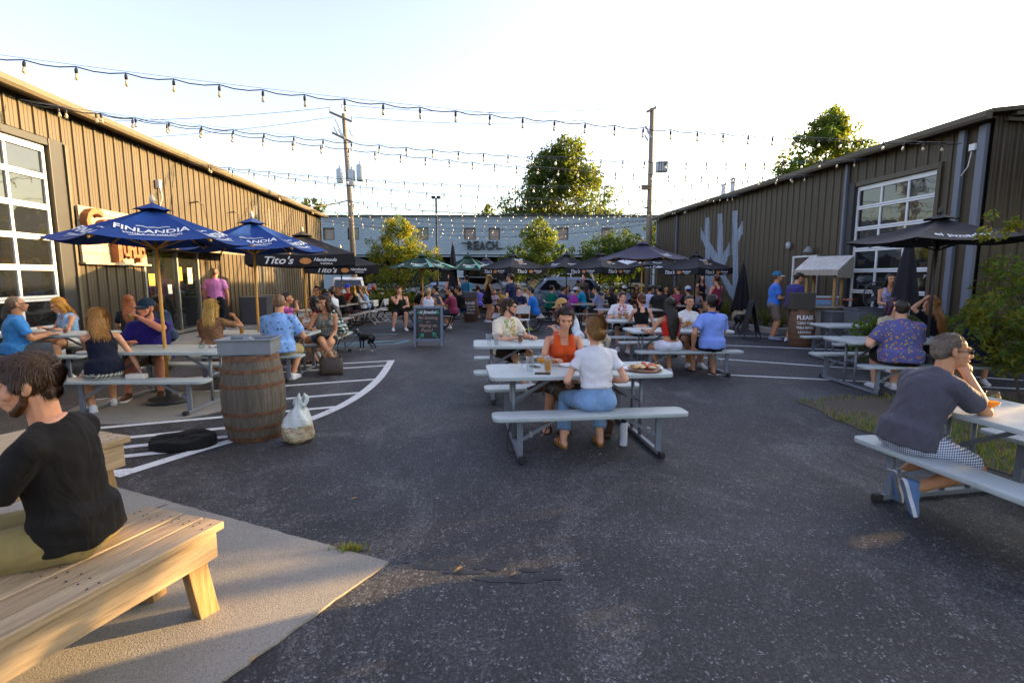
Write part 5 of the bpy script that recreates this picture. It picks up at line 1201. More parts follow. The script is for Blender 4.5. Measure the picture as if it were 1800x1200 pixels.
def glass(kind, label, p, liq=None, lvl=.75, foam=False, tilt=None):
    t = empty('drinking_glass', p, 0, label, 'glass', 'glasses on the tables')
    if kind == 'pint': pr = [(.030, 0), (.032, .004), (.044, .148), (.0425, .150), (.030, .010), (0, .008)]; q = lambda z: .0295+(.0425-.0295)*z/.15-.0008; z0 = .011; H_ = .15
    elif kind == 'tumbler': pr = [(.032, 0), (.034, .004), (.038, .10), (.036, .10), (.031, .008), (0, .007)]; q = lambda z: .030+.05*z; z0 = .009; H_ = .10
    else:
        pr = [(.034, 0), (.035, .003), (.008, .012), (.006, .035), (.010, .050), (.040, .072), (.047, .10), (.043, .135), (.035, .158), (.037, .168), (.035, .168), (.033, .158), (.041, .135), (.045, .10), (.038, .075), (0, .055)]
        q = lambda z: .012+.034*math.sin(min(1, max(0, (z-.056)/.05))*math.pi/2) - (max(0, z-.105)*.12); z0 = .058; H_ = .15
    MB().lathe(pr, 20, close=False).build('glass_wall', M_GL, t, smooth=True)
    if liq:
        zt = z0+(H_-z0)*lvl; zz = np.linspace(z0, zt, 7); MB().lathe([(0, z0)]+[(q(z), z) for z in zz]+[(0, zt)], 18, close=False).build('beer', liq, t, smooth='auto')
        if foam: MB().lathe([(0, zt+.0005), (q(zt), zt+.0005), (q(zt), zt+.012), (0, zt+.013)], 18, close=False).build('foam', M_FOAM, t, smooth='auto')
    if tilt is not None: t.rotation_euler = tilt
    return t
M_PHONE = mat('phone_black', (.012, .012, .014), .15, var=0)
def phone(label, p, rz, sz=(.075, .155, .009)):
    o = MB().box((0, 0, sz[2]/2), sz).build('phone', M_PHONE, None, bevel=.003, loc=p, rot=(0, 0, rz)); return tag(o, label, 'phone')

# ---- tables in place
folding_table('nearest grey folding picnic table in the centre, women seated at it', .66, 5.22, 6.5)
folding_table('grey folding picnic table just behind the centre one, man in cream tee at it', .36, 7.35, 4)
folding_table('grey folding picnic table of the woman in the red crop top', 2.98, 9.2, 2)
folding_table('grey folding picnic table behind the red crop top group', 2.75, 11.3, 2)
folding_table('grey folding picnic table at the lower right edge, half on grass', 3.55, 3.15, 100)
folding_table('grey folding picnic table of the man in the dotted shirt', 5.85, 7.75, 0)
folding_table('empty ended grey folding picnic table beside the grey bins on the right', 7.0, 10.1, -3)
folding_table('grey folding picnic table under the nearer blue umbrella', -4.62, 6.75, 0)
folding_table('grey folding picnic table under the second blue umbrella', -4.30, 8.72, 3)
folding_table('grey folding picnic table against the white glass door on the left', -7.78, 8.6, 5)
folding_table('grey folding picnic table running away behind the long haired woman', -4.32, 10.75, 93)
pipe_table('pipe framed table under the left green umbrella', -2.72, 16.9, 90)
pipe_table('pipe framed table of the man in the bright blue tee', .18, 16.2, 90)
for i, (x, y, r, l) in enumerate([(-5.6, 14.6, 90, 'pipe framed table nearest under the black square umbrella on the left'), (-5.75, 17.0, 90, 'pipe framed table of the bald man in black'), (-5.7, 19.4, 92, 'pipe framed table farthest left, white chairs at it'),
    (-1.2, 21.5, 0, 'pipe framed table behind the dark barrel'), (1.6, 19.6, 90, 'pipe framed table of the teal shirt'), (2.9, 17.6, 0, 'pipe framed table of the woman in dark clothes'), (3.6, 20.6, 90, 'pipe framed table by the hedge under the black umbrellas'), (5.2, 17.2, 90, 'pipe framed table of the big man in dark grey'), (6.3, 18.8, 90, 'pipe framed table near the painted agave'), (3.3, 14.6, 5, 'pipe framed table behind the man in white tee')]):
    pipe_table(l, x, y, r)
folding_chair('white folding chair with its back to the camera, centre', .28, 14.75, 8)
folding_chair('white folding chair beyond the plaid shirt, nearer one', -5.05, 18.3, 80)
folding_chair('white folding chair beyond the plaid shirt, farther one', -4.9, 19.2, 80)
folding_chair('white folding chair beside the red crop top woman', 3.05, 12.6, 150)
# ---- umbrellas
FIN = [('WAVE', .475, .34, .028, 0, M_PRINT), ('FINLANDIA', .34, .74, .13, 0, M_PRINT), ('VODKA OF FINLAND', .205, .58, .055, 0, M_PRINT), ('BAR', .13, .46, .014, 0, M_PRINT)]
umbrella('blue vodka umbrella nearest, over the drinking man in cap', -4.62, 6.75, 33, 6, 1.15, 2.14, 2.56, M_CB, texts=[(None, FIN)], group='blue patio umbrellas')
umbrella('second blue vodka umbrella, over the bald man in floral shirt', -4.35, 8.75, 24, 6, 1.17, 2.14, 2.60, M_CB, texts=[(None, FIN)], group='blue patio umbrellas')
TIT = "tito"
umbrella('large black square vodka umbrella left, over the pink tie-dye shirt', -5.15, 12.8, 20, 4, 1.62, 2.22, 2.72, M_CK, val=.27, valtext=TIT, group='black square umbrellas')
umbrella('black square vodka umbrella farther left, over the bald man in black', -5.65, 17.1, 20, 4, 1.55, 2.06, 2.55, M_CK, val=.27, valtext=TIT, group='black square umbrellas')
JM = [('JAMESON', .36, .52, .10, 0, M_PRINT), ('OVAL', .22, .20, .065, 0, M_GRNP)]
umbrella('dark green umbrella over the man in tank top', -3.0, 17.3, 0, 6, 1.10, 1.99, 2.38, M_CG, texts=[(None, JM)], group='green umbrellas', edge=M_GRNP)
umbrella('dark green umbrella farther back beside the closed one', -1.75, 20.6, 10, 6, 1.02, 1.98, 2.5, M_CG, texts=[(None, JM)], group='green umbrellas', wood=False, edge=M_GRNP)
BR = [('WICKED', .62, .36, .09, 0, M_PRINT), ('OVAL', .50, .12, .045, 0, M_ORNG), ('HARD CIDER', .38, .36, .06, 0, M_PRINT)]
umbrella('black square vodka umbrella over the standing man in navy', .05, 18.0, 40, 4, 1.16, 2.0, 2.42, M_CK, val=.20, valtext=TIT, texts=[((0, 1), BR)], wood=False, group='black square umbrellas')
umbrella('black umbrella over the teal shirt by the hedge', 2.15, 20.4, 15, 6, 1.12, 2.05, 2.55, M_CK, texts=[(None, [('WHISKEY', .35, .4, .09, 0, M_PRINT), ('BAR', .22, .3, .03, 0, M_PRINT)])], wood=False, group='black umbrellas')
umbrella('black square vodka umbrella over the pink shirt and white cap', 3.05, 17.9, 38, 4, 1.18, 2.0, 2.45, M_CK, val=.20, valtext=TIT, texts=[((0, 1), BR)], wood=False, group='black square umbrellas')
umbrella('big faded black umbrella with wooden pole behind the man in white tee', 3.62, 14.4, -18, 6, 1.22, 2.18, 2.6, M_CP, texts=[((1, 2), [('WICKED', .4, .42, .09, 0, M_PRINT), ('BAR', .28, .34, .03, 0, M_PRINT)])], group='black umbrellas')
umbrella('black umbrella with white print in front of the white canopy', 5.25, 19.4, 5, 6, 1.0, 2.1, 2.48, M_CK, texts=[(None, [('Shiner', .35, .36, .10, .2, M_PRINT)])], wood=False, group='black umbrellas')
umbrella('black square vodka umbrella in front of the painted agave', 6.25, 17.6, 30, 4, 1.18, 1.97, 2.42, M_CK, val=.20, valtext=TIT, texts=[((0, 1), BR)], wood=False, group='black square umbrellas')
umbrella('white canopy umbrella at the far end of the right shed', 4.95, 21.5, 30, 4, 1.7, 2.08, 2.62, M_CW, wood=False)
umbrella('big black tequila umbrella on the right over the dotted shirt', 6.5, 7.95, -20, 6, 1.22, 2.22, 2.56, M_CK, texts=[((0,), [('el Jimador', .27, .66, .16, .15, M_PRINT), ('TEQUILA', .14, .26, .04, 0, M_PRINT)])], wood=False, group='black umbrellas')
umbrella('dark umbrella in front of the blue building storefront', -1.2, 24.0, 0, 6, 1.2, 2.0, 2.5, M_CP, texts=[(None, BR)], wood=True, group='black umbrellas')
# closed umbrellas
def closed_umbrella(label, x, y, zt, zb, rb, text=True):
    t = empty('closed_umbrella', (x, y, 0), 0, label, 'umbrella'); mb = MB(); n = 24; K = 8; v = []
    for k in range(K+1):
        q = k/K; z = zt+(zb-zt)*q; rr = .03+(rb-.03)*q**.8
        for j in range(n): a = 2*math.pi*j/n; r_ = rr*(1+.22*math.cos(6*a+.6*q))*(1-.1*math.sin(3*q)); v.append((r_*math.cos(a), r_*math.sin(a), z+.05*math.cos(6*a)*q))
    mb.add(v, [(k*n+j, k*n+(j+1) % n, (k+1)*n+(j+1) % n, (k+1)*n+j) for k in range(K) for j in range(n)]); mb.build('folded_canopy', M_CK, t, smooth=True)
    MB().tube([(0, 0, .05), (0, 0, zt+.05)], .022, 10).build('pole', M_BLK, t, smooth=True); MB().lathe([(0, 0), (.25, 0), (.25, .05), (.04, .08), (0, .08)], 20, close=False).build('base', M_BLK, t)
    MB().lathe([(.01, 0), (.03, .03), (.01, .08)], 8, (0, 0, zt+.05)).build('finial', M_BLK, t)
    if text:
        tb = MB()
        for (s_, px, pz, w) in (('Handmade', -.17, zb+.28, .2), ('VODKA', -.16, zb+.2, .16), ('T', .23, zb+.25, .06), ('T', .15, zb+.95, .06)): put_text(tb, s_, (px, -math.sqrt(max(.01, .30**2-px*px))*1.1, pz), (1, 0, 0), (0, 0, 1), width=w, height=.07, bold=.02, shear=.4)
        tb.build('lettering', M_PRINT, t)
    return t
closed_umbrella('tall closed black umbrella in front of the right glass door', 8.1, 10.6, 2.45, .72, .30)
closed_umbrella('closed black umbrella between the two green umbrellas', -2.3, 20.2, 2.9, .75, .22, False)
closed_umbrella('closed black umbrella against the painted agave on the right shed', 8.0, 17.9, 2.1, .5, .30, False)

# ---- barrels and things on them
barrel('weathered whisky barrel with rusty hoops carrying a grey tub', -2.72, 5.28, 10, r=.25)
tub = empty('bus_tub', (-2.72, 5.27, .891), R(8), 'grey plastic bus tub on the near barrel', 'tub'); M_TUB = mat('grey_tub_plastic', (.20, .215, .24), .5, var=.08, vs_=8, bump=.001, bs=90)
for (c, d) in (((0, -.19, .085), (.56, .012, .15)), ((0, .19, .085), (.56, .012, .15)), ((-.275, 0, .085), (.012, .37, .15)), ((.275, 0, .085), (.012, .37, .15)), ((0, 0, .006), (.55, .38, .012))): MB().box(c, d).build('tub_wall', M_TUB, tub, bevel=.003)
for (c, d) in (((0, -.205, .163), (.61, .035, .012)), ((0, .205, .163), (.61, .035, .012)), ((-.29, 0, .163), (.035, .37, .012)), ((.29, 0, .163), (.035, .37, .012))): MB().box(c, d).build('rim', M_TUB, tub, bevel=.005)
tub.scale = (.90, .90, .95)
for i, (dx, dy) in enumerate(((-.06, .06), (.02, -.03), (.12, .05), (.05, .10))): glass('pint' if i < 2 else 'tumbler', ['empty pint glass standing tallest in the grey tub', 'second empty glass in the grey tub', 'low empty tumbler in the grey tub beside the pints', 'tumbler at the back of the grey tub'][i], (-2.70+dx, 5.26+dy, .905), tilt=(.08*i, -.1, 0))
PLS = [('PLEASE', .70, .36, .10), ('CLEAN YOUR', .57, .36, .06), ('TABLE BEFORE', .46, .38, .06), ('LEAVING', .35, .28, .06)]
barrel('brown barrel with white painted request and dark box on top, right', 7.10, 12.5, -14, m=M_STAVE2, text=PLS)
MB().box((0, 0, .20), (.50, .40, .40)).build('bin_box', mat('brown_black_box', (.05, .042, .032), .6), None, bevel=.01, loc=(7.05, 12.5, .892), rot=(0, 0, R(-10)))['label'] = 'dark square box on the painted barrel on the right'
bpy.data.objects['bin_box']['category'] = 'box'
barrel('dark barrel with white painted request beside the chalkboard', -1.55, 19.2, 0, m=wood_mat('dark_stave', (.05, .032, .02), (.10, .065, .04), 2, 1.0), text=PLS)
o = MB().box((0, 0, .11), (.52, .42, .22)).build('bus_tub', mat('dark_grey_tub', (.07, .072, .08), .5), None, bevel=.02, loc=(-1.55, 19.2, .892)); tag(o, 'dark grey tub on the far painted barrel', 'tub')

# ---- big timber bench and table in front
M_TIM = wood_mat('yellow_pine', (.26, .175, .095), (.47, .355, .225), 1, .8, .6); M_TIMZ = wood_mat('yellow_pine_post', (.26, .14, .05), (.46, .29, .13), 2, .8, .6)
bd_ = Vector((-.32, -.947, 0)); br = math.atan2(.32, .947)      # bench runs toward the camera
be = Vector((-1.69, 2.51, 0)); brot = math.atan2(bd_.y, bd_.x)-math.pi/2
def timber(name, label, origin, rot, L, W, z, leg_off, cat, nb=4, slats=True):
    t = empty(name, origin, rot, label, cat); w = W/nb
    for k in range(nb): MB().box((-W/2+w*(k+.5), L/2, z-.019+random.uniform(-.002, .002)), (w-.011, L, .038)).build('plank', M_TIM, t, bevel=.006)
    for s in (-1, 1): MB().box((s*(W/2-.045), L/2, z-.038-.07), (.038, L-.06, .135)).build('apron', M_TIM, t, bevel=.004)
    for y in (.02, L-.02): MB().box((0, y+(.02 if y < 1 else -.02), z-.105), (W-.13, .036, .13)).build('end_apron', M_TIM, t, bevel=.004)
    for y in (.13, L-.13):
        for s in (-1, 1):
            mb = MB(); xx = s*(W/2-.10); mb.bar((xx, y, z-.06), (xx+s*.015, y-.06 if y < 1 else y+.06, 0), .09, .09); mb.build('leg', M_TIMZ, t, bevel=.005)
    for yy in (.06, .10, .55, .60, 1.1, 1.15):
        for k in range(nb*2): MB().lathe([(0, 0), (.0045, 0), (.0045, .0015), (0, .0015)], 8, (-W/2+w*(k*.5+.25), yy+random.uniform(-.012, .012), z+.001), close=False).build('nail_head', M_BLK, t)
    return t
timber('timber_bench', 'thick yellow pine bench in the lower left corner', be, brot, 2.0, .54, .47, 0, 'bench')
timber('timber_table', 'yellow pine table beside the man in black tee', (-2.58, 3.02, 0), brot, 2.1, .75, .76, 0, 'table', 5)

# ---- stand, bins, fan
ST = empty('wooden_stand', (8.40, 13.9, 0), R(-58), 'small wooden snack stand with tin roof and scalloped boards', 'stand'); M_OLDW = wood_mat('old_grey_wood', (.28, .23, .165), (.52, .45, .35), 2, 1.1); M_POST = wood_mat('orange_post', (.32, .17, .05), (.48, .28, .10), 2, 1.0)
for (x, y) in ((-.62, .3), (.72, .3), (-.62, -.35), (.72, -.35)): MB().box((x, y, 1.05), (.13, .13, 2.1 if y > 0 else 2.02)).build('post', M_POST, ST, bevel=.008)
for k in range(9): 
    x0 = -1.0+k*.235; MB().box((x0, -.05, 2.20), (.225, 1.5, .02), M=Matrix.Rotation(R(17), 3, 'X')).build('roof_sheet', mat('zinc_sheet', (.62, .58, .52), .5, .15, var=.15, dirt=.4), ST)
for k in range(10): MB().box((-1.0+k*.21, -.78, 1.94), (.20, .025, .16)).build('fascia_board', M_OLDW, ST)
for k in range(7):
    y = -.72+k*.215; zt = 1.985+(y+.72)*.31; mb = MB(); P = [(-.1, zt), (.1, zt)]+[(.1*math.cos(a), 1.83-.05*math.sin(a)+.0) for a in np.linspace(0, math.pi, 7)]
    for sx in (-1.12, 1.0):
        mb = MB(); mb.add([(sx, y+p[0], p[1]) for p in P]+[(sx+.022, y+p[0], p[1]) for p in P], [tuple(range(len(P))), tuple(range(2*len(P)-1, len(P)-1, -1))]+[(i, (i+1) % len(P), len(P)+(i+1) % len(P), len(P)+i) for i in range(len(P))]); mb.build('scalloped_board', M_OLDW, ST)
for k in range(10): a = R(180+k*20); MB().box((.1+.72*math.cos(a), -.05+.55*math.sin(a), .46), (.235, .04, .92), rz=a+math.pi/2).build('stave', M_OLDW, ST, bevel=.004)
MB().lathe([(0, .92), (.86, .92), (.88, .95), (.86, .99), (0, .99)], 24, (.1, .0, 0), close=False).build('counter_top', M_OLDW, ST)
ST.scale = (.54, .54, .92)
FN_SCALE = .72
ck = empty('roller_grill', (8.36, 13.7, .912), R(-12), 'blue and silver countertop roller grill on the wooden stand', 'grill')
ck.scale = (.75, .75, .85)
MB().box((0, 0, .12), (.70, .34, .20)).build('body', mat('grill_blue', (.20, .32, .48), .4, var=.15), ck, bevel=.01); MB().box((0, -.02, .27), (.74, .38, .06)).build('lid', mat('grill_silver', (.55, .6, .64), .3, .4), ck, bevel=.01); MB().box((0, -.172, .21), (.66, .01, .03)).build('red_stripe', mat('red_stripe', (.5, .05, .03), .5), ck)
for k, c in enumerate(((.15, .35, .6), (.6, .6, .62), (.6, .12, .05))): q = MB().lathe([(0, 0), (.035, 0), (.035, .15), (.015, .19), (.012, .21), (0, .21)], 12, close=False).build('bottle', mat('bottle_%d' % k, c, .3), None, smooth='auto', loc=(8.50+.07*k, 13.62+.02*k, .914)); tag(q, ['blue sauce bottle on the wooden stand', 'white sauce bottle on the wooden stand', 'red sauce bottle on the wooden stand'][k], 'bottle')
M_BIN = mat('grey_bin_plastic', (.10, .105, .115), .55, var=.08, bump=.001, bs=50)
def bin_(label, x, y, rz, w, d, h, lid):
    t = empty('waste_bin', (x, y, 0), rz, label, 'bin'); mb = MB(); mb.box((0, 0, h/2), (w*.86, d*.86, h), taper=1.14); mb.build('body', M_BIN, t, bevel=.03)
    MB().box((0, 0, h+.012), (w*1.02, d*1.02, .03)).build('rim', M_BIN, t, bevel=.01)
    if lid: MB().box((0, 0, h+.035), (w*.9, d*.9, .03)).build('liner', mat('black_liner', (.012, .012, .013), .35, bump=.02, bs=14), t, bevel=.014)
    MB().box((0, -d*.44, h*.25), (w*.4, .02, h*.2)).build('recess_panel', M_BIN, t, bevel=.006); return t
bin_('slim grey waste bin beside the painted barrel', 7.72, 12.15, R(-6), .52, .52, .84, False); bin_('wide grey waste bin with black liner beside the slim one', 7.95, 11.35, R(-6), .85, .6, .95, True)
bin_('pale grey chest bin behind the drum fan', 8.7, 11.9, R(-10), .8, .5, .72, False)
FN = empty('drum_fan', (8.72, 12.25, 0), R(-35), 'large black drum fan on a stand before the right glass door', 'fan')
for r_ in (.36, .30, .23, .16, .08): MB().tube([(r_*math.cos(a), -.10, 1.28+r_*math.sin(a)) for a in np.linspace(0, 2*math.pi, 29)], .006 if r_ < .35 else .02, 6).build('guard_ring', M_PIPE, FN)
for k in range(16): a = 2*math.pi*k/16; MB().tube([(.05*math.cos(a), -.12, 1.28+.05*math.sin(a)), (.36*math.cos(a), -.10, 1.28+.36*math.sin(a))], .004, 4).build('guard_spoke', M_PIPE, FN)
MB().lathe([(.37, -.1), (.375, .1)], 30, close=False).build('drum', M_PIPE, FN, rot=(math.pi/2, 0, 0), loc=(0, 0, 1.28))
for k in range(4): a = R(90*k+30); MB().box((.17*math.cos(a), 0, 1.28+.17*math.sin(a)), (.28, .012, .13), M=Matrix.Rotation(-a, 3, 'Y')@Matrix.Rotation(R(28), 3, 'X')).build('blade', M_BLK, FN)
FN.scale = (.78, .78, .95)
MB().tube([(0, .05, 0), (0, .05, .95)], .03, 8).build('stand_post', M_PIPE, FN); MB().lathe([(0, 0), (.28, 0), (.28, .03), (0, .05)], 20, close=False).build('stand_base', M_PIPE, FN)

# ---- A-frame signs
def aframe(label, x, y, rz, w, h, frame_m, lines, tilt=.16):
    t = empty('a_frame_sign', (x, y, 0), rz, label, 'sign'); M_CH = mat('chalkboard_black', (.018, .019, .022), .6, var=.3, vs_=5)
    for sg in (-1, 1):
        L = Matrix.Rotation(sg*tilt, 3, 'X'); off = Vector((0, sg*h*math.sin(tilt)*-1, 0)) if False else Vector((0, -sg*math.sin(tilt)*h, 0))
        def T(p, sg=sg): q = Vector((p[0], 0, p[2])); return Vector((q.x, -sg*(math.sin(tilt)*(h-q.z))+ -sg*p[1], q.z*math.cos(tilt)))
        def plate(name, x0, x1, z0, z1, th, m, y0=0.0):
            mb = MB(); v = [T((a, b, c)) for b in (y0, y0+th) for (a, c) in ((x0, z0), (x1, z0), (x1, z1), (x0, z1))]; mb.add(v, [(0, 3, 2, 1), (4, 5, 6, 7), (0, 1, 5, 4), (1, 2, 6, 5), (2, 3, 7, 6), (3, 0, 4, 7)]); return mb.build(name, m, t)
        plate('board', -w/2+.03, w/2-.03, .18, h-.02, .012, M_CH)
        for s in (-1, 1): plate('frame_leg', s*w/2-.025, s*w/2+.025, 0, h, .025, frame_m, -.003)
        for z in (.15, h-.05): plate('frame_rail', -w/2+.026, w/2-.026, z, z+.05, .024, frame_m, -.002)
        if sg == 1 and lines:
            for (s_, px, z, wd, hh_, c, sh) in lines:
                mb = MB()
                if s_ == 'ARROW':
                    dx, dz = wd, hh_; a = Vector((px-dx/2, 0, z-dz/2)); b = Vector((px+dx/2, 0, z+dz/2)); dd = (b-a).normalized(); nn = Vector((-dd.z, 0, dd.x))
                    for (p, q) in ((a, b), (b, b-dd*.08+nn*.05), (b, b-dd*.08-nn*.05)):
                        e = (q-p).normalized(); m_ = Vector((-e.z, 0, e.x))*.008; mb.add([T((k.x, .0165, k.z)) for k in (p-m_, q-m_, q+m_, p+m_)], [(0, 1, 2, 3)])
                else: put_text(mb, s_, (0, 0, 0), (1, 0, 0), (0, 1, 0), width=wd, height=hh_, bold=.004 if c != 'w' else .02, shear=sh, fn=lambda a, b, c_, px=px, z=z: T((px+a, .0165, z+b)))
                mb.build('lettering', {'w': M_PRINT, 'g': mat('green_chalk', (.06, .42, .26), .8), 'p': mat('pink_chalk', (.45, .28, .2), .8)}[c], t)
    return t
M_FRB = mat('whitewashed_blue_frame', (.16, .20, .27), .7, var=.5, vs_=60)
aframe('chalkboard sign asking for no smoking or vaping on the patio', -2.02, 12.35, R(3), .64, .98, M_FRB, [('el Jimador', 0, .84, .40, .085, 'w', .1), ('No Smoking', 0, .705, .46, .085, 'p', .2), ('or', 0, .61, .10, .06, 'p', .2), ('Vaping on', 0, .52, .42, .085, 'p', .2), ('Patio!', -.03, .40, .28, .08, 'p', .2), ('ARROW', -.21, .84, .07, -.07, 'g', 0), ('ARROW', .21, .84, -.07, -.07, 'g', 0), ('ARROW', -.17, .26, .12, .12, 'g', 0), ('ARROW', .17, .28, -.12, .14, 'g', 0), ('-', -.20, .63, .09, .06, 'g', 0)])
aframe('dark A-frame sign seen edge on beside the man in blue tee and cap', 6.55, 14.0, R(75), .6, 1.05, M_BLK, None, .2)

# ---- bags
o = MB(); n = 40; K = 7; v = []
for k in range(K+1):
    q = k/K; z = [0, .01, .035, .075, .10, .098, .108, .112][k]; rr = [.285, .295, .298, .295, .285, .25, .13, .004][k]
    for j in range(n): a = 2*math.pi*j/n; w_ = 1+.03*math.sin(2*a+1)+.012*math.sin(7*a+k); v.append((rr*w_*math.cos(a), rr*.74*w_*math.sin(a), z*(1+.12*math.sin(a+.7))+(.010*math.sin(4*a+k*.6) if 0 < k < 7 else 0)))
o.add(v, [(k*n+j, k*n+(j+1) % n, (k+1)*n+(j+1) % n, (k+1)*n+j) for k in range(K) for j in range(n)]); bag = o.build('fabric_pouch', fabric('pouch_black', '#161616', fold=.03), None, smooth=True, loc=(-3.28, 4.95, 0), rot=(0, 0, .1)); tag(bag, 'flat round black zip pouch lying on the asphalt beside the barrel', 'pouch')
pb = empty('plastic_bag', (-2.20, 5.10, 0), .3, 'knotted carrier bag with crumpled wrappers beside the near barrel', 'bag'); v = []; o = MB(); K = 18; n = 40
for k in range(K+1):
    q = k/K; z = .46*q; rr = float(np.interp(q, [0, .06, .2, .4, .52, .64, .74, .80, .86, .93, 1.0], [.10, .145, .152, .146, .132, .10, .066, .040, .050, .066, .030]))
    for j in range(n):
        a = 2*math.pi*j/n; w_ = 1+.06*math.sin(3*a+k*.5)+(.04+.16*max(0, q-.45))*math.sin(7*a+.9*k)+.04*math.sin(13*a-1.1*k)+(.35*math.cos(2*a+.6) if q > .82 else 0); v.append((rr*w_*math.cos(a)+.075*max(0, q-.4), rr*.86*w_*math.sin(a), z*(1+.05*math.sin(2*a)*q)+(.035*math.sin(3*a+1) if q > .85 else 0)))
o.add(v, [(k*n+j, k*n+(j+1) % n, (k+1)*n+(j+1) % n, (k+1)*n+j) for k in range(K) for j in range(n)])
def bag_mat():
    t = NT('thin_white_polythene'); n_ = t.noise(t.co(1.0), 9, 4, .6, .8); sx = t.N('SeparateXYZ'); t.l(t.co(1.0), sx.inputs[0])
    low = t.math('LESS_THAN', t.math('ADD', sx.outputs[2], t.math('MULTIPLY', n_, .08)), .22)
    t.setc(t.mix(low, (.62, .66, .62), t.ramp(t.noise(t.co((1, 1, 3)), 14, 4, .7, 1.0), [(.40, (.50, .40, .24)), (.52, (.62, .55, .38)), (.58, (.34, .08, .03)), (.66, (.18, .30, .12))]))); t.set(Roughness=.35); t.b.inputs['Transmission Weight'].default_value = .15
    t.bump(t.noise(t.co(1.0), 22, 4, .6, .6), .012); return t.mat
o.build('bag_body', bag_mat(), pb, smooth=True)
hb = empty('handbag', (-3.12, 8.72, 0), R(10), 'brown leather tote handbag on the asphalt beside the crossed legs', 'handbag'); o = MB(); v = []
for k in range(7):
    q = k/6; z = .30*q; wx = .19-.02*q+.02*math.sin(3*q); wy = .085-.05*q+.02*math.sin(3.1*q)
    for j in range(20): a = 2*math.pi*j/20; cx, sx_ = math.cos(a), math.sin(a); v.append((wx*abs(cx)**.6*(1 if cx > 0 else -1), wy*abs(sx_)**.6*(1 if sx_ > 0 else -1), z+.01*math.sin(3*a)))
o.add(v, [(k*20+j, k*20+(j+1) % 20, (k+1)*20+(j+1) % 20, (k+1)*20+j) for k in range(6) for j in range(20)]+[tuple(range(19, -1, -1))]); o.build('bag_body', mat('brown_bag_leather', (.065, .042, .028), .5, var=.3, vs_=30, bump=.006, bs=10), hb, smooth=True)
for s in (-1, 1): MB().tube([(-.09, s*.05, .28), (-.08, s*.06, .38), (0, s*.065, .43), (.08, s*.06, .38), (.09, s*.05, .28)], .009, 6).build('handle', mat('tan_handle', (.42, .28, .14), .5), hb, smooth=True)
# ------------------------------------------------------------------ foliage
def leaf_cloud(name, clumps, per, leaf, mats, seed, parent=None, droop=.3, aspect=.5, clump_r=None):
    """leaf-sized folded faces gathered in clumps: clumps = [(centre, radius)]"""
    r = np.random.default_rng(seed); V = []; mi = []; F = []; off = 0
    for (c, rad) in clumps:
        n = max(3, int(per*r.uniform(.7, 1.3))); d = r.normal(size=(n, 3)); d /= np.linalg.norm(d, axis=1)[:, None]; p = np.asarray(c)+d*rad*(r.uniform(.25, 1, size=(n, 1))**.6)
        a = r.normal(size=(n, 3)); a[:, 2] -= droop; a /= np.linalg.norm(a, axis=1)[:, None]; nrm_ = d*.7+r.normal(size=(n, 3))*.6; nrm_[:, 2] += .35
        b = np.cross(a, nrm_); b /= (np.linalg.norm(b, axis=1)[:, None]+1e-9); nn = np.cross(b, a)
        L = leaf*r.uniform(.6, 1.35, size=(n, 1)); W = L*aspect
        q = np.stack([p-a*L*.5, p+b*W*.5+nn*W*.12, p+a*L*.5, p-b*W*.5+nn*W*.12], 1).reshape(-1, 3); V.append(q)
        k = r.integers(0, len(mats)) if r.random() < .6 else None
        for i in range(n): F.append((off+4*i, off+4*i+1, off+4*i+2)); F.append((off+4*i, off+4*i+2, off+4*i+3)); m = k if (k is not None and r.random() < .8) else int(r.integers(0, len(mats))); mi += [m, m]
        off += 4*n
    me = bpy.data.meshes.new(name); me.from_pydata(np.concatenate(V).tolist(), [], F)
    for m in mats: me.materials.append(m)
    me.polygons.foreach_set('material_index', mi); me.update(); return link(name, me, parent)
LG = [leafmat('leaf_mid_green', (.055, .090, .016), .55, (.10, .14, .024)), leafmat('leaf_dark_green', (.028, .052, .011), .45, (.055, .09, .017)), leafmat('leaf_olive', (.080, .115, .017), .55, (.13, .155, .024))]
LY = [leafmat('leaf_yellow_green', (.13, .15, .018), .5, (.24, .21, .028)), LG[2], LG[0], LG[2]]
LB_ = [leafmat('leaf_bright', (.060, .125, .018), .5, (.10, .17, .028)), LG[0], LG[2]]
M_BARK = mat('tree_bark', (.085, .065, .048), .9, var=.3, vs_=12, bump=.02, bs=25, stretch=(1, 1, .3))
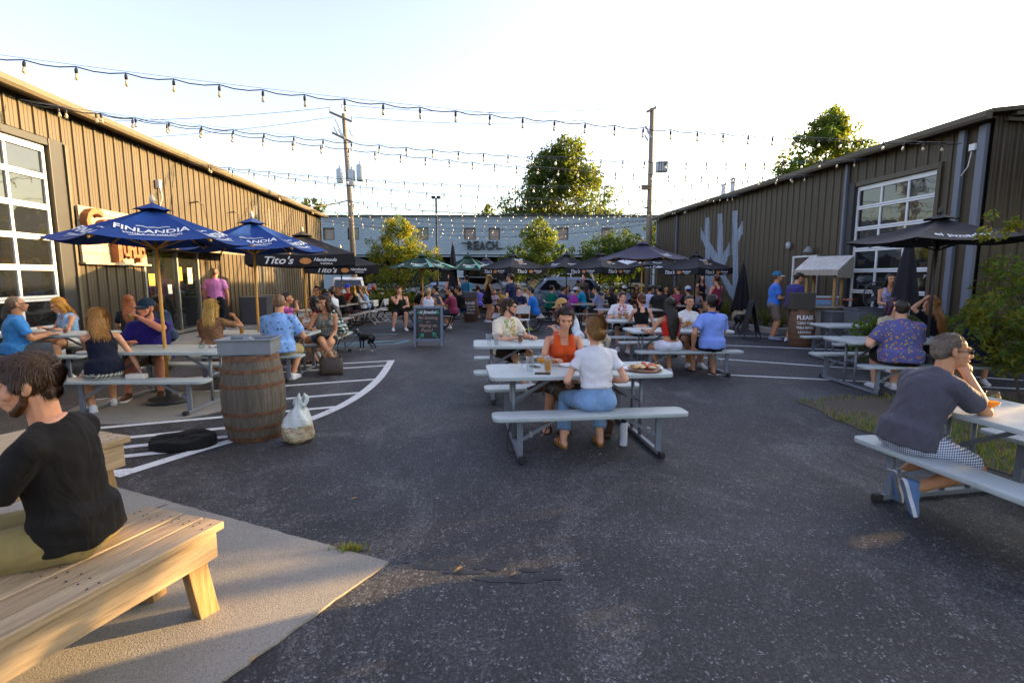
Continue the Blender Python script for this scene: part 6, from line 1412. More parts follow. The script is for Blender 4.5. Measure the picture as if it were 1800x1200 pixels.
def tree(name, label, x, y, hgt, cr, crown_z, seed, mats, leaf, nclump, per, group=None, shape=1.0, z0=0.0, lobes=None):
    t = empty(name, (x, y, z0), 0, label, 'tree', group); r = np.random.default_rng(seed); tr = max(.05, hgt*.016)
    tk = MB(); tk.tube([(0, 0, 0), (.02*hgt*.3, 0, crown_z*.6), (0, .01*hgt, crown_z*1.1), (.0, 0, hgt*.8)], [tr*1.3, tr, tr*.8, tr*.2], 9)
    cl = []; cz = (hgt+crown_z)/2; rz = (hgt-crown_z)/2
    for k in range(9):
        a = 2.4*k; zz = crown_z*.75+(hgt-crown_z)*.07*k; q = cr*r.uniform(.5, .85); e = Vector((q*math.cos(a), q*math.sin(a), zz+q*.6)); tk.tube([(0, 0, zz), (e.x*.5, e.y*.5, zz+(e.z-zz)*.35), e], [tr*.5, tr*.3, tr*.08], 6)
    tk.build('trunk', M_BARK, t, smooth=True)
    lobes = lobes or [(0, 0, 0, 1)]
    while len(cl) < nclump:
        lx, ly, lz, lr = lobes[int(r.integers(0, len(lobes)))]; d = r.normal(size=3); d /= np.linalg.norm(d); q = r.uniform(.30, 1.0)**.55
        p = np.array([lx*cr+d[0]*cr*q*lr, ly*cr+d[1]*cr*q*lr, cz+lz*rz+d[2]*rz*q*lr])
        taper = 1-.45*shape*max(0, (p[2]-cz)/rz); p[0] *= taper; p[1] *= taper
        cl.append((p, cr*r.uniform(.09, .20)))
    leaf_cloud('crown', cl, per, leaf, mats, seed, t); return t
tree('island_tree', 'young yellow green tree in the island left of the chalkboard', XY(703, 24)[0], 24.0, 4.45, 1.65, 1.0, 11, [LY[0], LG[2], LB_[0], LG[0]], .12, 230, 50, lobes=[(0, 0, -.1, .9), (-.3, 0, -.45, .75), (.45, .1, -.35, .7), (.05, 0, .35, .65)], z0=.13)
tree('parking_tree', 'green tree right of the REACH letters', XY(946, 28)[0], 28.0, 4.75, 1.75, 1.3, 12, LB_, .14, 200, 48, 'trees before the blue building', lobes=[(0, 0, 0, .9), (-.45, 0, -.4, .7), (.4, 0, -.3, .75), (0, 0, .4, .6)], z0=.13)
tree('parking_tree', 'wider green tree between the umbrellas and the right pole', XY(1078, 28)[0], 28.2, 4.3, 2.1, 1.2, 13, LB_[:2]+[LG[1]], .14, 230, 46, 'trees before the blue building', lobes=[(-.3, 0, 0, .75), (.4, 0, .1, .8), (0, 0, -.4, .8)], z0=.13)
tree('large_tree', 'tall broad tree rising behind the blue building', XY(985, 62)[0], 62.0, 18.0, 6.6, 4.0, 14, LG, .42, 480, 52, 'trees beyond the buildings', .35, lobes=[(0, 0, .1, .72), (-.5, 0, -.2, .58), (.42, 0, -.1, .6), (.12, 0, .50, .45), (.85, 0, -.62, .42), (-.25, 0, .25, .5), (-.62, 0, -.55, .5)])
tree('large_tree', 'tall tree rising above the right shed roof', XY(1432, 44)[0], 44.0, 15.6, 4.3, 6.0, 15, [LG[2], LB_[0], LG[2]], .36, 260, 46, 'trees beyond the buildings', lobes=[(-.25, 0, .1, .65), (.35, 0, .15, .6), (-.45, 0, -.4, .55), (.2, 0, -.35, .6), (.0, 0, .5, .45)])
for i, (u, y, h_, cr_, lb) in enumerate([(857, 70, 11.6, 2.6, 'small round tree top over the blue roof beside the tall tree'), (556, 48, 9.4, 2.3, 'tree behind the far end of the left shed'), (596, 60, 7.4, 1.6, 'low tree top between the left shed and the pole'), (682, 58, 7.9, 1.3, 'tiny tree top above the yellow green tree'), (795, 62, 8.0, 1.0, 'tiny tree top beside the lamp post'), (1170, 60, 9.3, 1.9, 'small tree top at the far end of the right shed roof'), (1152, 34, 5.6, 1.5, 'green tree behind the right hand pole'), (1105, 70, 10.5, 3.0, 'low tree top right of the tall tree')]):
    tree('background_tree', lb, XY(u, y)[0], y, h_, cr_, h_*.35, 30+i, LG if i != 6 else LB_, .4 if y > 40 else .2, 70, 34, 'trees beyond the buildings', lobes=[(0, 0, 0, .9), (.4, 0, -.3, .6), (-.4, 0, -.3, .6), (.1, 0, .4, .5)])
# unseen trees added beyond the right edge, spaced to shade and dapple the yard
for i, (x, y, h_, cr_) in enumerate([(13.5, 4.5, 8.5, 2.9), (14.5, 11.4, 7.5, 2.4), (13.0, -1.5, 8.0, 2.8), (17.5, 15.0, 8, 2.6), (12.6, 8.0, 7.2, 2.3)]):
    tree('street_tree', ['leafy street tree just outside the right edge, middle of the row', 'leafy street tree beside the right shed gable', 'leafy street tree nearest the camera on the right', 'leafy street tree behind the right shed gable', 'high crowned street tree above the hedge outside the right edge'][i], x, y, h_, cr_, 1.2 if i < 4 else 4.0, 60+i, LG, .30, 260, 40, 'street trees on the right', lobes=[(0, 0, -.2, .95), (0, 0, -.55, .9), (0, 0, .4, .7)])
def shrub(name, label, x, y, cl, per, leaf, mats, seed, cat='shrub', group=None, stems=6, z0=0.0, aspect=.5):
    t = empty(name, (x, y, z0), 0, label, cat, group); r = random.Random(seed); mb = MB()
    for k in range(stems): c = cl[r.randrange(len(cl))][0]; mb.tube([(r.uniform(-.1, .1), r.uniform(-.1, .1), 0), (c[0]*.4, c[1]*.4, c[2]*.5), tuple(c)], [.02, .014, .004], 5)
    mb.build('stem', M_BARK, t); leaf_cloud('foliage', cl, per, leaf, mats, seed, t, .1, aspect); return t
r = np.random.default_rng(77); cl = []
for k in range(150):                                               # big laurel at the right edge
    a = r.uniform(0, 6.28); q = r.uniform(0, 1)**.6; z = r.uniform(.5, 1.85); w = .74*(1-((z-1.1)/1.1)**2*.5); cl.append((np.array([q*w*math.cos(a)*.95, q*w*math.sin(a)*.8, z]), r.uniform(.12, .22)))
for k in range(22): a = r.uniform(2.0, 4.2); q = r.uniform(.6, .95); cl.append((np.array([q*math.cos(a)*1.0, q*math.sin(a)*.6, r.uniform(1.0, 1.45)]), .12))
for k in range(8): cl.append((np.array([r.uniform(-.75, -.2), r.uniform(-.3, .3), r.uniform(1.9, 2.45)]), .09))
shrub('laurel_shrub', 'large glossy laurel shrub at the right edge, tips lit yellow', 6.72, 6.5, cl, 30, .09, [LY[0], LB_[0], LY[0], LG[2], LG[0]], 78, aspect=.38)
cl = [(np.array([r.uniform(-1.3, 1.3), r.uniform(-.3, .3), r.uniform(.25, .95)]), .16) for k in range(70)]
shrub('low_shrub', 'low green shrub between the drum fan and the dotted shirt', 7.55, 9.3, cl, 26, .10, LB_, 79)
cl = [(np.array([r.uniform(-.5, .5), r.uniform(-2.4, 2.0), r.uniform(.2, 2.30)]), .20) for k in range(420)]
shrub('street_hedge', 'leafy hedge just outside the right edge beside the street trees', 12.0, 7.6, cl, 26, .20, LG, 80, 'hedge')  # unseen hedge added as a low screen, its height trims the sun patches
def hedge(label, x0, x1, y, h_, d, seed):
    L = x1-x0; rr = np.random.default_rng(seed); n = int(L*26); cl = [(np.array([rr.uniform(-L/2, L/2), rr.uniform(-d/2, d/2), rr.uniform(.15, h_)]), .14) for _ in range(n)]
    return shrub('clipped_hedge', label, (x0+x1)/2, y, cl, 26, .10, LG, seed, 'hedge', 'clipped hedges at the back', 12, .14)
hedge('clipped dark hedge behind the crowd under the black umbrellas', -1.8, 3.0, 27.4, 1.05, .8, 81); hedge('clipped hedge continuing to the right pole', 3.2, 8.0, 27.7, 1.05, .8, 82); hedge('clipped hedge behind the island tree', -8.6, -3.9, 26.2, .95, .7, 83)
for i, (x, y, h_, w_, mm) in enumerate([(-7.2, 22.1, .75, .55, LY), (-6.3, 22.0, .6, .6, LB_), (-5.5, 22.4, .7, .55, LY), (-4.8, 23.2, .75, .5, LY), (-4.5, 24.2, .7, .6, LB_), (-6.0, 23.2, .9, .7, LB_)]):
    rr = np.random.default_rng(90+i); cl = [(np.array([rr.normal()*w_*.5, rr.normal()*w_*.4, rr.uniform(.08, h_)]), .12) for _ in range(26)]
    shrub('broadleaf_plant', ['hosta like plant at the left end of the island', 'second leafy plant in the island kerb front', 'yellow leafy plant in the middle of the island front', 'yellow leafy plant by the tank top man', 'leafy plant at the right end of the island', 'taller leafy plant under the island tree'][i], x, y, cl, 26, .16, mm, 95+i, 'plant', 'leafy plants in the island', 3, .14, .7)
fb = MB()
fl = empty('flower_pot_pole', (-5.9, 21.9, .14), 0, 'red garden ornament on a stick among the island plants', 'ornament'); MB().tube([(0, 0, 0), (0, 0, 1.0)], .012, 6).build('stick', M_BARK, fl); MB().ellip((0, 0, 1.08), (.09, .09, .12)).build('globe', mat('red_globe', (.35, .03, .03), .3), fl, smooth=True)
# ornamental grasses and boulder along the right wall
def tuft(label, p, n, h_, seed, spread=.28):
    rr = np.random.default_rng(seed); mb = MB()
    for k in range(n):
        a = rr.uniform(0, 6.28); L = h_*rr.uniform(.6, 1.15); o = rr.uniform(.1, .8); w = .006; P = [Vector((math.cos(a)*o*L*t*t*.9+rr.normal()*.03*(t == 0)+math.cos(a)*.05, math.sin(a)*o*L*t*t*.9+math.sin(a)*.05, L*(t-.28*o*t*t))) for t in (0, .35, .7, 1)]; sd2 = Vector((-math.sin(a), math.cos(a), 0))*w; v = []
        for i, q in enumerate(P): v += [q-sd2*(1-i/3.3), q+sd2*(1-i/3.3)]
        mb.mi = int(rr.integers(0, 3)); mb.add(v, [(2*i, 2*i+1, 2*i+3, 2*i+2) for i in range(3)])
    t = empty('ornamental_grass', p, 0, label, 'grass', 'grass clumps along the right wall'); b = mb.build('blades', [LG[0], LG[2], M_GR[2]], t); b['kind'] = 'stuff'; return t
for i, (a, b, h_) in enumerate([(9.55, 14.8, .7), (9.5, 15.5, .75), (9.6, 16.3, .65), (9.9, 17.3, .9), (9.6, 18.2, .85), (9.9, 19.2, 1.0), (9.8, 20.3, .9)]):
    tuft(['grass clump nearest the A-frame sign', 'grass clump beside the man in blue tee', 'grass clump in front of the boulder', 'tall grass clump behind the boulder', 'grass clump beside the black dog', 'grass clump under the painted agave', 'farthest grass clump under the painted agave'][i], Yd(a, b, .09), 150, h_, 120+i)
bo = MB(); v = []
for i in range(9):
    for j in range(14): t_, a = math.pi*i/8, 2*math.pi*j/14; q = 1+.10*math.sin(3*a+i)+.07*math.cos(5*a-2*i); v.append((.55*q*math.sin(t_)*math.cos(a), .34*q*math.sin(t_)*math.sin(a), .30*math.cos(t_)*q))
bo.add(v, [(i*14+j, (i+1)*14+j, (i+1)*14+(j+1) % 14, i*14+(j+1) % 14) for i in range(8) for j in range(14)]); o = bo.build('boulder', mat('tan_boulder', (.36, .27, .18), .85, var=.25, vs_=5, bump=.02, bs=12), None, smooth=True, loc=Yd(9.55, 17.0, .25), rot=(0, 0, .8)); tag(o, 'rounded tan boulder among the grasses along the right wall', 'boulder')

# ------------------------------------------------------------------ parked vehicles
def car(label, x, y, rz, c, L=4.6, W=1.84, H=1.68, suv=True):
    t = empty('parked_car', (x, y, 0), rz, label, 'car', 'cars parked behind the yard'); pm = mat('car_paint_%s' % (c,), c, .28, .3, var=.03, coat=.8); gl = M_PANE
    prof = [(-.5, .36), (-.5, .62), (-.485, .92), (-.46, .98), (-.41, 1.0), (-.19, 1.06), (.30, 1.05), (.44, 1.02), (.485, .95), (.5, .62), (.495, .36)]; n = len(prof); mb = MB(); v = []
    ys = [(-1, .94), (-.96, .98), (-.8, 1.0), (.8, 1.0), (.96, .98), (1, .94)]
    for (yy, sc_) in ys:
        for (px, pz) in prof: v.append((px*L*(1 if abs(yy) < .9 else .985), yy*W/2, .36+(pz*H/1.68-.36)*sc_ if pz > .5 else pz))
    f = [tuple(range(n-1, -1, -1)), tuple((len(ys)-1)*n+i for i in range(n))]
    for s in range(len(ys)-1):
        for i in range(n): f.append((s*n+i, s*n+(i+1) % n, (s+1)*n+(i+1) % n, (s+1)*n+i))
    mb.add(v, f); mb.build('body', pm, t, bevel=.02, smooth='auto')
    cab = [(-.24, 1.05), (-.10, 1.60 if suv else 1.42), (-.03, 1.66 if suv else 1.46), (.27, 1.64 if suv else 1.44), (.36 if suv else .3, 1.56 if suv else 1.36), (.44, 1.05)]; k = H/1.68
    rf = MB(); v = []; m_ = len(cab)
    for (yy, zt) in ((-.40, 1), (.40, 1)):
        for (px, pz) in cab: v.append((px*L, (yy*(1.0+.14*(1.66-pz)/.6))*W, pz*k))
    rf.add(v, [tuple(range(m_-1, -1, -1)), tuple(range(m_, 2*m_))]+[(i, (i+1) % m_, m_+(i+1) % m_, m_+i) for i in range(m_)]); rf.build('cabin', pm, t, bevel=.03, smooth='auto')
    for s in (-1, 1):
        for (x0, x1, xa, xb) in ((-.185, .05, -.095, .05), (.065, .22, .065, .22), (.235, .395, .235, .325)):
            g = MB(); z0, z1 = 1.09*k, (1.53 if suv else 1.36)*k; y0, y1 = s*W*.462, s*W*.418; g.add([(x0*L, y0, z0), (x1*L, y0, z0), (xb*L, y1, z1), (xa*L, y1, z1)], [(0, 1, 2, 3) if s < 0 else (3, 2, 1, 0)]); g.build('window', gl, t)
        g = MB(); g.box((-.18*L, s*(W/2+.09), 1.06*k), (.10, .16, .12)); g.build('mirror', pm, t, bevel=.02)
        for px in (-.31, .30):
            w = MB().lathe([(.20, -.11), (.33, -.11), (.345, -.07), (.345, .07), (.33, .11), (.20, .11)], 22).build('wheel', M_RUB, t, smooth='auto', loc=(px*L, s*(W/2-.08), .345), rot=(math.pi/2, 0, 0))
            MB().lathe([(0, 0), (.2, 0), (.21, .02), (0, .03)], 12, (0, 0, -s*.105)).build('rim', mat('alloy_rim', (.4, .4, .42), .3, .8), w)
        MB().box((-.487*L, s*W*.37, .78), (.08, .32, .14)).build('headlight', mat('headlamp', (.7, .7, .7), .1), t, bevel=.02); MB().box((.482*L, s*W*.38, .92*k), (.08, .26, .22)).build('taillight', mat('tail_red', (.28, .01, .01), .2), t, bevel=.02)
    for (xa, za, xb, zb, nm) in ((-.232, 1.09, -.112, 1.55 if suv else 1.38, 'windscreen'), (.432, 1.1, .372 if suv else .32, 1.5 if suv else 1.33, 'rear_window')):
        g = MB(); e = -.012*L if xa < 0 else .012*L; g.add([(xa*L+e, -W*.40, za*k), (xa*L+e, W*.40, za*k), (xb*L+e, W*.35, zb*k), (xb*L+e, -W*.35, zb*k)], [(0, 3, 2, 1) if xa < 0 else (0, 1, 2, 3)]); g.build(nm, gl, t)
    MB().box((.495*L, 0, .78), (.03, .5, .12)).build('plate', M_WHT, t); return t
car('white hatchback SUV with red tail lamp beyond the left shed corner', -9.3, 29.5, R(-75), (.62, .63, .64))
car('dark blue sedan beside the white SUV', -7.4, 29.8, R(-80), (.02, .03, .06), suv=False, H=1.5)
car('blue grey SUV parked behind the centre crowd', 1.9, 23.6, R(8), (.12, .16, .21))
car('black SUV parked behind the dark barrel', -2.4, 25.4, R(6), (.015, .015, .018))
car('silver car behind the hedge right of centre', 6.2, 30.5, R(10), (.42, .43, .44), suv=False, H=1.5)
car('white van like SUV far behind the umbrellas', 3.4, 33.5, R(5), (.66, .66, .66), H=2.0)
car('grey car near the storefront', -.6, 36.0, R(4), (.25, .26, .28), suv=False, H=1.5)
car('pale blue car near the storefront', -5.2, 37.0, R(4), (.2, .26, .34), suv=False, H=1.5)

# ------------------------------------------------------------------ string lights
sk_me = MB().lathe([(.006, .075), (.008, .055), (.018, .05), (.021, .02), (.019, -.012), (.016, -.014)], 10).mesh('socket', M_BLK, True)
def bulb_mat():
    t = NT('amber_bulb_glass'); t.setc((.80, .62, .34)); t.set(Roughness=.08); t.b.inputs['Transmission Weight'].default_value = .55; n = t.noise(t.co(1.0), 40, 2); t.bump(n, .0005); t.b.inputs['IOR'].default_value = 1.3
    return t.mat
bb_me = MB().lathe([(.010, -.012), (.018, -.035), (.026, -.065), (.025, -.085), (.014, -.104), (0, -.108)], 12, close=False).mesh('bulb', bulb_mat(), True)
def string_light(label, p, q, sag, sp=.52, r_=.008):
    p, q = Vector(p), Vector(q); L = (q-p).length; n = max(8, int(L/sp)); t = empty('string_lights', p, 0, label, 'string lights', 'festoon strings across the yard')
    def at(k): f = k/n; return p.lerp(q, f)-Vector((0, 0, sag*4*f*(1-f)))-p
    mb = MB(); pts = []
    for k in range(n):
        a, b = at(k), at(k+1)
        for j in range(3): f = j/3; c = a.lerp(b, f); c.z -= .035*math.sin(math.pi*f); pts.append(c)
    pts.append(at(n)); mb.tube(pts, r_, 5); mb.build('cable', M_WIRE, t, smooth=True)
    g = MB(); g.tube([at(k)+Vector((0, 0, .02)) for k in range(n+1)], .003, 4); g.build('guy_wire', M_STEEL, t)
    for k in range(1, n):
        s = link('socket', sk_me, t, at(k)+Vector((0, 0, -.068)), (random.uniform(-.08, .08), random.uniform(-.08, .08), 0)); link('bulb', bb_me, s); s.scale = (.92, .92, .92)
eL, eR = -7.42, 10.28
SL = [(6.7, 4.40, 10.2, 4.42, .26, 'nearest string of bulbs, highest across the sky'), (9.9, 4.62, 12.6, 4.62, .40, 'second string of bulbs starting over the left glass door'), (9.7, 4.60, 14.6, 4.62, .42, 'third string of bulbs starting over the left glass door'), (15.0, 4.72, 15.0, 4.66, .45, 'string of bulbs crossing level with the transformer cans'), (15.0, 4.70, 18.6, 4.66, .50, 'string of bulbs slanting below the transformer cans'),
      (20.3, 4.72, 18.8, 4.68, .42, 'string of bulbs crossing low over the middle of the yard'), (20.3, 4.70, 22.6, 4.68, .48, 'string of bulbs slanting away over the middle of the yard'), (24.5, 4.72, 22.6, 4.68, .42, 'far string of bulbs before the blue building'), (24.5, 4.70, 26.2, 4.68, .5, 'farther slanting string of bulbs before the blue building'), (28.0, 4.72, 26.5, 4.68, .55, 'farthest string of bulbs between the shed corners')]
for (b0, z0, b1, z1, sg_, lb) in SL: string_light(lb, Yd(eL, b0, z0), Yd(eR, b1, z1), sg_)
string_light('sagging string of bulbs against the blue wall', Yd(-7.4, 28.2, 4.6), pr+Vector((0, -.1, 4.9)), .75); string_light('lowest sagging string of bulbs against the blue wall', pl+Vector((.1, -.1, 4.7)), pr+Vector((0, -.1, 4.3)), .7)
# ------------------------------------------------------------------ the people, near ones first
fb_ = fabric
SH = lambda c: ('shoe', c)
# nearest left: man in black tee on the timber bench, seen from behind, looking down left
person('man with brown hair and beard in a black tee on the timber bench', (-1.94, 2.16), 102, seat=.47, s=.99, bulk=1.0, lean=.13, head=(.36, .20), arms=((-.14, .44, .79), (.20, .44, .80)), feet=('sit', 'sit'), top=('tee', fb_('black_tee', '#191614', fold=.022), .016), bottom=('shorts', fb_('khaki_olive', '#8a7a4a')), hair=('short', '#3a2313'), shoes=SH('#3a3a3c'), skin='warm', beard='#4a2c16', lod=0, strands=16000, fing=('grip', 'relax'), hemz=-.035)
glass('tulip', 'tulip glass of pale beer held by the man in black tee', (-2.52, 2.16, .76), M_HAZY, .45)
# nearest right: man in grey tee, checked shorts, shades, chin on fist
p77 = person('grey haired man in charcoal tee and checked shorts resting chin on fist', (2.88, 3.60), -88, s=1.0, bulk=1.06, lean=.44, head=(-.42, .06), arms=((-.20, .44, .80), 'chin'), feet=((-.10, .04, .20, -.10, .30, -.95), (.14, -.02, .20, .10, .26, -.95)), knees=((-.12, 1, -.35), (.12, 1, -.40)), top=('tee', fb_('charcoal_heather', '#504d55', 'heather', fold=.016), .020), bottom=('shorts', fb_('navy_check', '#1c2c5a', 'check', '#d8dde6', scale=58)), hair=('buzz', '#6e6052'), shoes=('shoe', '#5b78a4', (.20, .09, .05)), skin='tan', shades=True, lod=0, strands=12000, fing=('relax', 'grip'))
glass('tulip', 'tulip glass of hazy beer beside the man in charcoal tee', (3.28, 3.42, .736), M_HAZY, .42); glass('tumbler', 'small empty tumbler by the forearm of the man in charcoal tee', (3.38, 3.72, .736)); phone('black tablet on the lower right picnic table', (3.42, 3.05, .736), .2, (.18, .12, .009)); 
# centre table
person('woman in white crop tee and blue jeans with her back to the camera', (.80, 4.74), 8, kind='f', s=.98, lean=.16, head=(.18, .10), arms=((-.22, .22, .64), (.17, .20, .66)), feet=((-.26, .22, .085, -.15, 1, 0), (.12, .24, .085, .1, 1, 0)), top=('crop', fb_('white_tee', '#d9d6d8'), .022), bottom=('highjeans', fb_('light_denim', '#86a8cf', 'denim', fold=.014)), hair=('lowbun', '#86602f'), shoes=('sandal', '#9a6a28'), lod=0, strands=5000)
clip = MB()
person('laughing woman in an orange sleeveless top facing the camera', (.58, 5.86), 184, kind='f', s=1.02, lean=.22, head=(-.06, .22, -.06), arms=((-.10, .44, .79), (.16, .42, .79)), feet=((.02, .42, .085, .2, 1, 0), (.22, .34, .085, .2, 1, 0)), top=('sleeveless', fb_('orange_top', '#d4501c'), .018), bottom=('short', fb_('dark_short', '#2a2a2e')), hair=('pony', '#2c1a10'), shoes=('sandal', '#3a2418'), skin='warm', smile=True, lod=0, strands=5000)
glass('pint', 'pint of bright orange hazy beer on the centre table', (.36, 5.05, .736), M_HAZY, .82); glass('tulip', 'stemmed glass half full beside the orange pint', (.30, 5.20, .736), M_HAZY, .5); glass('tulip', 'empty stemmed glass on the centre table', (.10, 5.15, .736)); glass('pint', 'empty pint glass beside the stemmed glass on the centre table', (.18, 5.05, .736)); phone('black phone lying flat on the centre table', (.30, 4.93, .736), 1.5); phone('small black phone behind the glasses on the centre table', (.24, 5.32, .736), .6, (.07, .11, .009))
pt = empty('food_board', (1.34, 5.12, .736), .1, 'wooden board of flatbread on white paper on the centre table', 'food'); MB().lathe([(0, 0), (.165, 0), (.175, .012), (.17, .022), (0, .022)], 24, close=False).build('board', mat('brown_board', (.22, .09, .04), .5), pt); o = MB(); o.add([(.20*math.cos(a)*(1+.1*math.sin(3*a)), .17*math.sin(a), .026+.008*math.sin(5*a)) for a in np.linspace(0, 6.28, 20, endpoint=False)], [tuple(range(20))]); o.build('paper', M_PRINT, pt)
for k in range(14): a = k*2.4; q = .035*math.sqrt(k); MB().ellip((q*math.cos(a), q*math.sin(a), .042+.006*(k % 3)), (.045, .03, .014), 8, 5, Matrix.Rotation(a, 3, 'Z')).build('flatbread_piece', mat(['bread_tan', 'bread_cream', 'bread_red'][k % 3], [(.55, .30, .10), (.68, .50, .28), (.50, .12, .05)][k % 3], .7, bump=.004), pt, smooth=True)
pt2 = MB().lathe([(0, 0), (.11, 0), (.12, .012), (0, .012)], 20, close=False).build('paper_plate', M_PRINT, None, loc=(.62, 5.40, .736)); tag(pt2, 'white paper plate before the woman in orange', 'plate')
fd = MB().ellip((0, 0, 0), (.07, .035, .016), 10, 6).build('sandwich', mat('toast', (.5, .3, .12), .7, bump=.005), None, smooth=True, loc=(.72, 5.38, .86), rot=(.2, .1, .3)); tag(fd, 'slice of flatbread held by the woman in orange', 'food')
wb = empty('water_bottle', (1.12, 4.98, 0), 0, 'tall white steel water bottle with black cap standing under the bench', 'bottle'); MB().lathe([(0, 0), (.037, 0), (.038, .01), (.038, .20), (.024, .235), (0, .235)], 20, close=False).build('flask', mat('pale_enamel', (.60, .62, .70), .35, var=.05), wb, smooth='auto'); MB().lathe([(0, .235), (.026, .235), (.027, .27), (.0, .275)], 16, close=False).build('cap', M_BLK, wb); MB().tube([(-.022, 0, .27), (-.018, 0, .292), (.018, 0, .292), (.022, 0, .27)], .006, 6).build('loop', M_BLK, wb)
glass('tulip', 'empty stemmed glass standing on the asphalt beside the water bottle', (1.02, 4.88, 0.0))
# behind left: man in cream tee
person('man with slicked hair and sunglasses in a cream print tee', (-.12, 7.98), 218, s=1.03, lean=.16, twist=.05, head=(.65, .05), arms=((-.18, .46, .77), (.18, .44, .77)), feet=('sit', 'fwd'), top=('tee', fb_('cream_graphic', '#dccfb8', 'graphic', '#5f8a4a', '#d8c05a')), bottom=('shorts', fb_('dark_brown_short', '#241c18')), hair=('manbun', '#3a2012'), skin='fair', shades=True, beard='#5a3420', lod=1, strands=2500)
glass('pint', 'pint of amber beer before the man in cream tee', (.12, 7.35, .736), M_AMB, .7, True); glass('pint', 'empty pint glass left of the man in cream tee', (-.32, 7.05, .736)); glass('pint', 'water glass beside the empty pint before the man in cream tee', (-.22, 7.08, .736), M_WATER, .5)
# right of centre
person('woman in red crop top and white shorts with long dark hair, back turned', (2.68, 8.58), 6, kind='f', s=1.0, lean=.14, head=(-.15, .05), arms=((-.34, .30, .76), (.12, .42, .77)), feet=((-.16, .10, .16, -.2, 1, -.5), (.08, .20, .085, 0, 1, 0)), top=('crop_tank', fb_('red_top', '#c8281c')), bottom=('short', fb_('white_short', '#dcdce4')), hair=('longer', '#1c120e'), shoes=SH('#c9c9d4'), skin='tan', lod=1, strands=2500)
person('man in light blue polo with his back turned beside the red crop top', (3.38, 8.58), 4, s=1.05, bulk=1.02, lean=.12, head=(.10, .05), arms=((-.30, .06, .50), (.14, .40, .77)), feet=('sit', 'tuck'), top=('polo', fb_('sky_polo', '#7f9ae0', fold=.018)), collar=fb_('royal_collar', '#2a50b8'), bottom=('shorts', fb_('black_short', '#1d1b1d')), hair=('short', '#1a1410'), shoes=('flip', '#2a2420'), skin='tan', lod=1, strands=2500)
person('woman in open white shirt facing the camera across from the blue polo', (3.36, 9.82), 184, kind='f', s=1.0, lean=.14, head=(0, .02), arms=((-.10, .40, .78), (.12, .38, .80)), feet=('sit', 'sit'), top=('shirt', fb_('white_shirt', '#dedad6')), bottom=('short', fb_('brown_short', '#5a4030')), hair=('bun', '#1e1410'), shoes=SH('#d8d8d8'), skin='tan', smile=True, lod=1)
glass('tulip', 'stemmed glass of golden beer before the woman in white shirt', (3.22, 9.35, .736), M_BEER, .8); glass('tulip', 'second glass of golden beer before the woman in white shirt', (3.42, 9.22, .736), M_BEER, .75); phone('black phone at the left end of the red crop top table', (2.45, 9.05, .736), .5)
person('young man in white logo tee facing the camera', (2.55, 11.95), 176, s=1.02, lean=.18, head=(.1, .12), arms=((-.10, .42, .78), (.22, .40, .78)), top=('tee', fb_('white_logo_tee', '#dcd8da', 'graphic', '#b02a30', '#a02030')), bottom=('shorts', fb_('navy_short', '#20283a')), hair=('short', '#4a2c18'), lod=1)
person('woman in black racerback top with auburn bun, back turned', (2.72, 10.7), 2, kind='f', lean=.12, head=(.1, .1), arms=('table', 'side'), top=('crop_tank', fb_('black_racer', '#1a1716')), bottom=('short', fb_('black_short', '#1d1b1d')), hair=('lowbun', '#5a2c12'), lod=1)
glass('pint', 'short glass of beer in front of the man in white logo tee', (2.42, 11.45, .736), M_BEER, .8); glass('pint', 'second glass of beer in front of the man in white logo tee', (2.56, 11.42, .736), M_BEER, .8); glass('tumbler', 'water glass at the left end of that table', (2.1, 11.5, .736), M_WATER, .6)
# person in tan cap behind the woman in orange, cream dog
person('person in tan cap and white tee behind the woman in orange', (1.15, 9.3), 60, lean=.45, head=(.3, .35), top=('tee', fb_('white_pale_blue', '#cdd6de')), bottom=('shorts', fb_('grey_short', '#55565a')), hair=('short', '#4a3420'), cap=('#b58a52', '#b58a52'), lod=1)
# left group under the nearer blue umbrella
p6 = person('man in two tone cap and violet polo drinking beer', (-5.22, 7.38), 205, s=1.06, bulk=1.14, belly=.02, lean=.26, head=(-.55, .05), arms=('mouth', (.20, .36, .78)), fing=('grip', 'relax'), feet=('sit', 'wide'), top=('polo', fb_('violet_polo', '#241a6a')), bottom=('shorts', fb_('khaki_short', '#7d6a48')), hair=('short', '#2c1c12'), cap=('#22344e', '#22344e'), beard='#4a3020', shoes=SH('#4a2a18'), skin='red', lod=1)
person('woman in navy tank and white patterned shorts on the near bench', (-5.02, 6.22), 48, kind='f', s=.98, lean=.24, head=(-.25, .18), arms=('chin', (.36, -.02, .46)), feet=('tuck', 'sit'), top=('tank', fb_('navy_tank', '#161a2c'), .020), bottom=('short', fb_('lattice_short', '#15151a', 'check', '#c8c6bc', scale=24)), hair=('bob', '#9a6c34'), shoes=SH('#d8d8d8'), skin='warm', lod=1, strands=3500, hemz=-.02)
person('blonde woman in pale blue sleeveless shirt looking at her phone', (-7.95, 9.22), 158, kind='f', lean=.22, head=(-.25, .40), arms=((-.10, .40, .79), (.10, .38, .79)), top=('sleeveless', fb_('pale_denim_shirt', '#86a8d2')), collar=fb_('pale_denim_shirt', '#86a8d2'), bottom=('short', fb_('white_short2', '#d8d6d2')), hair=('bob', '#c08a30'), shades=True, skin='warm', lod=1, strands=2500)
phone('phone in the hands of the blonde woman on the left', (-7.98, 8.82, .79), .3)
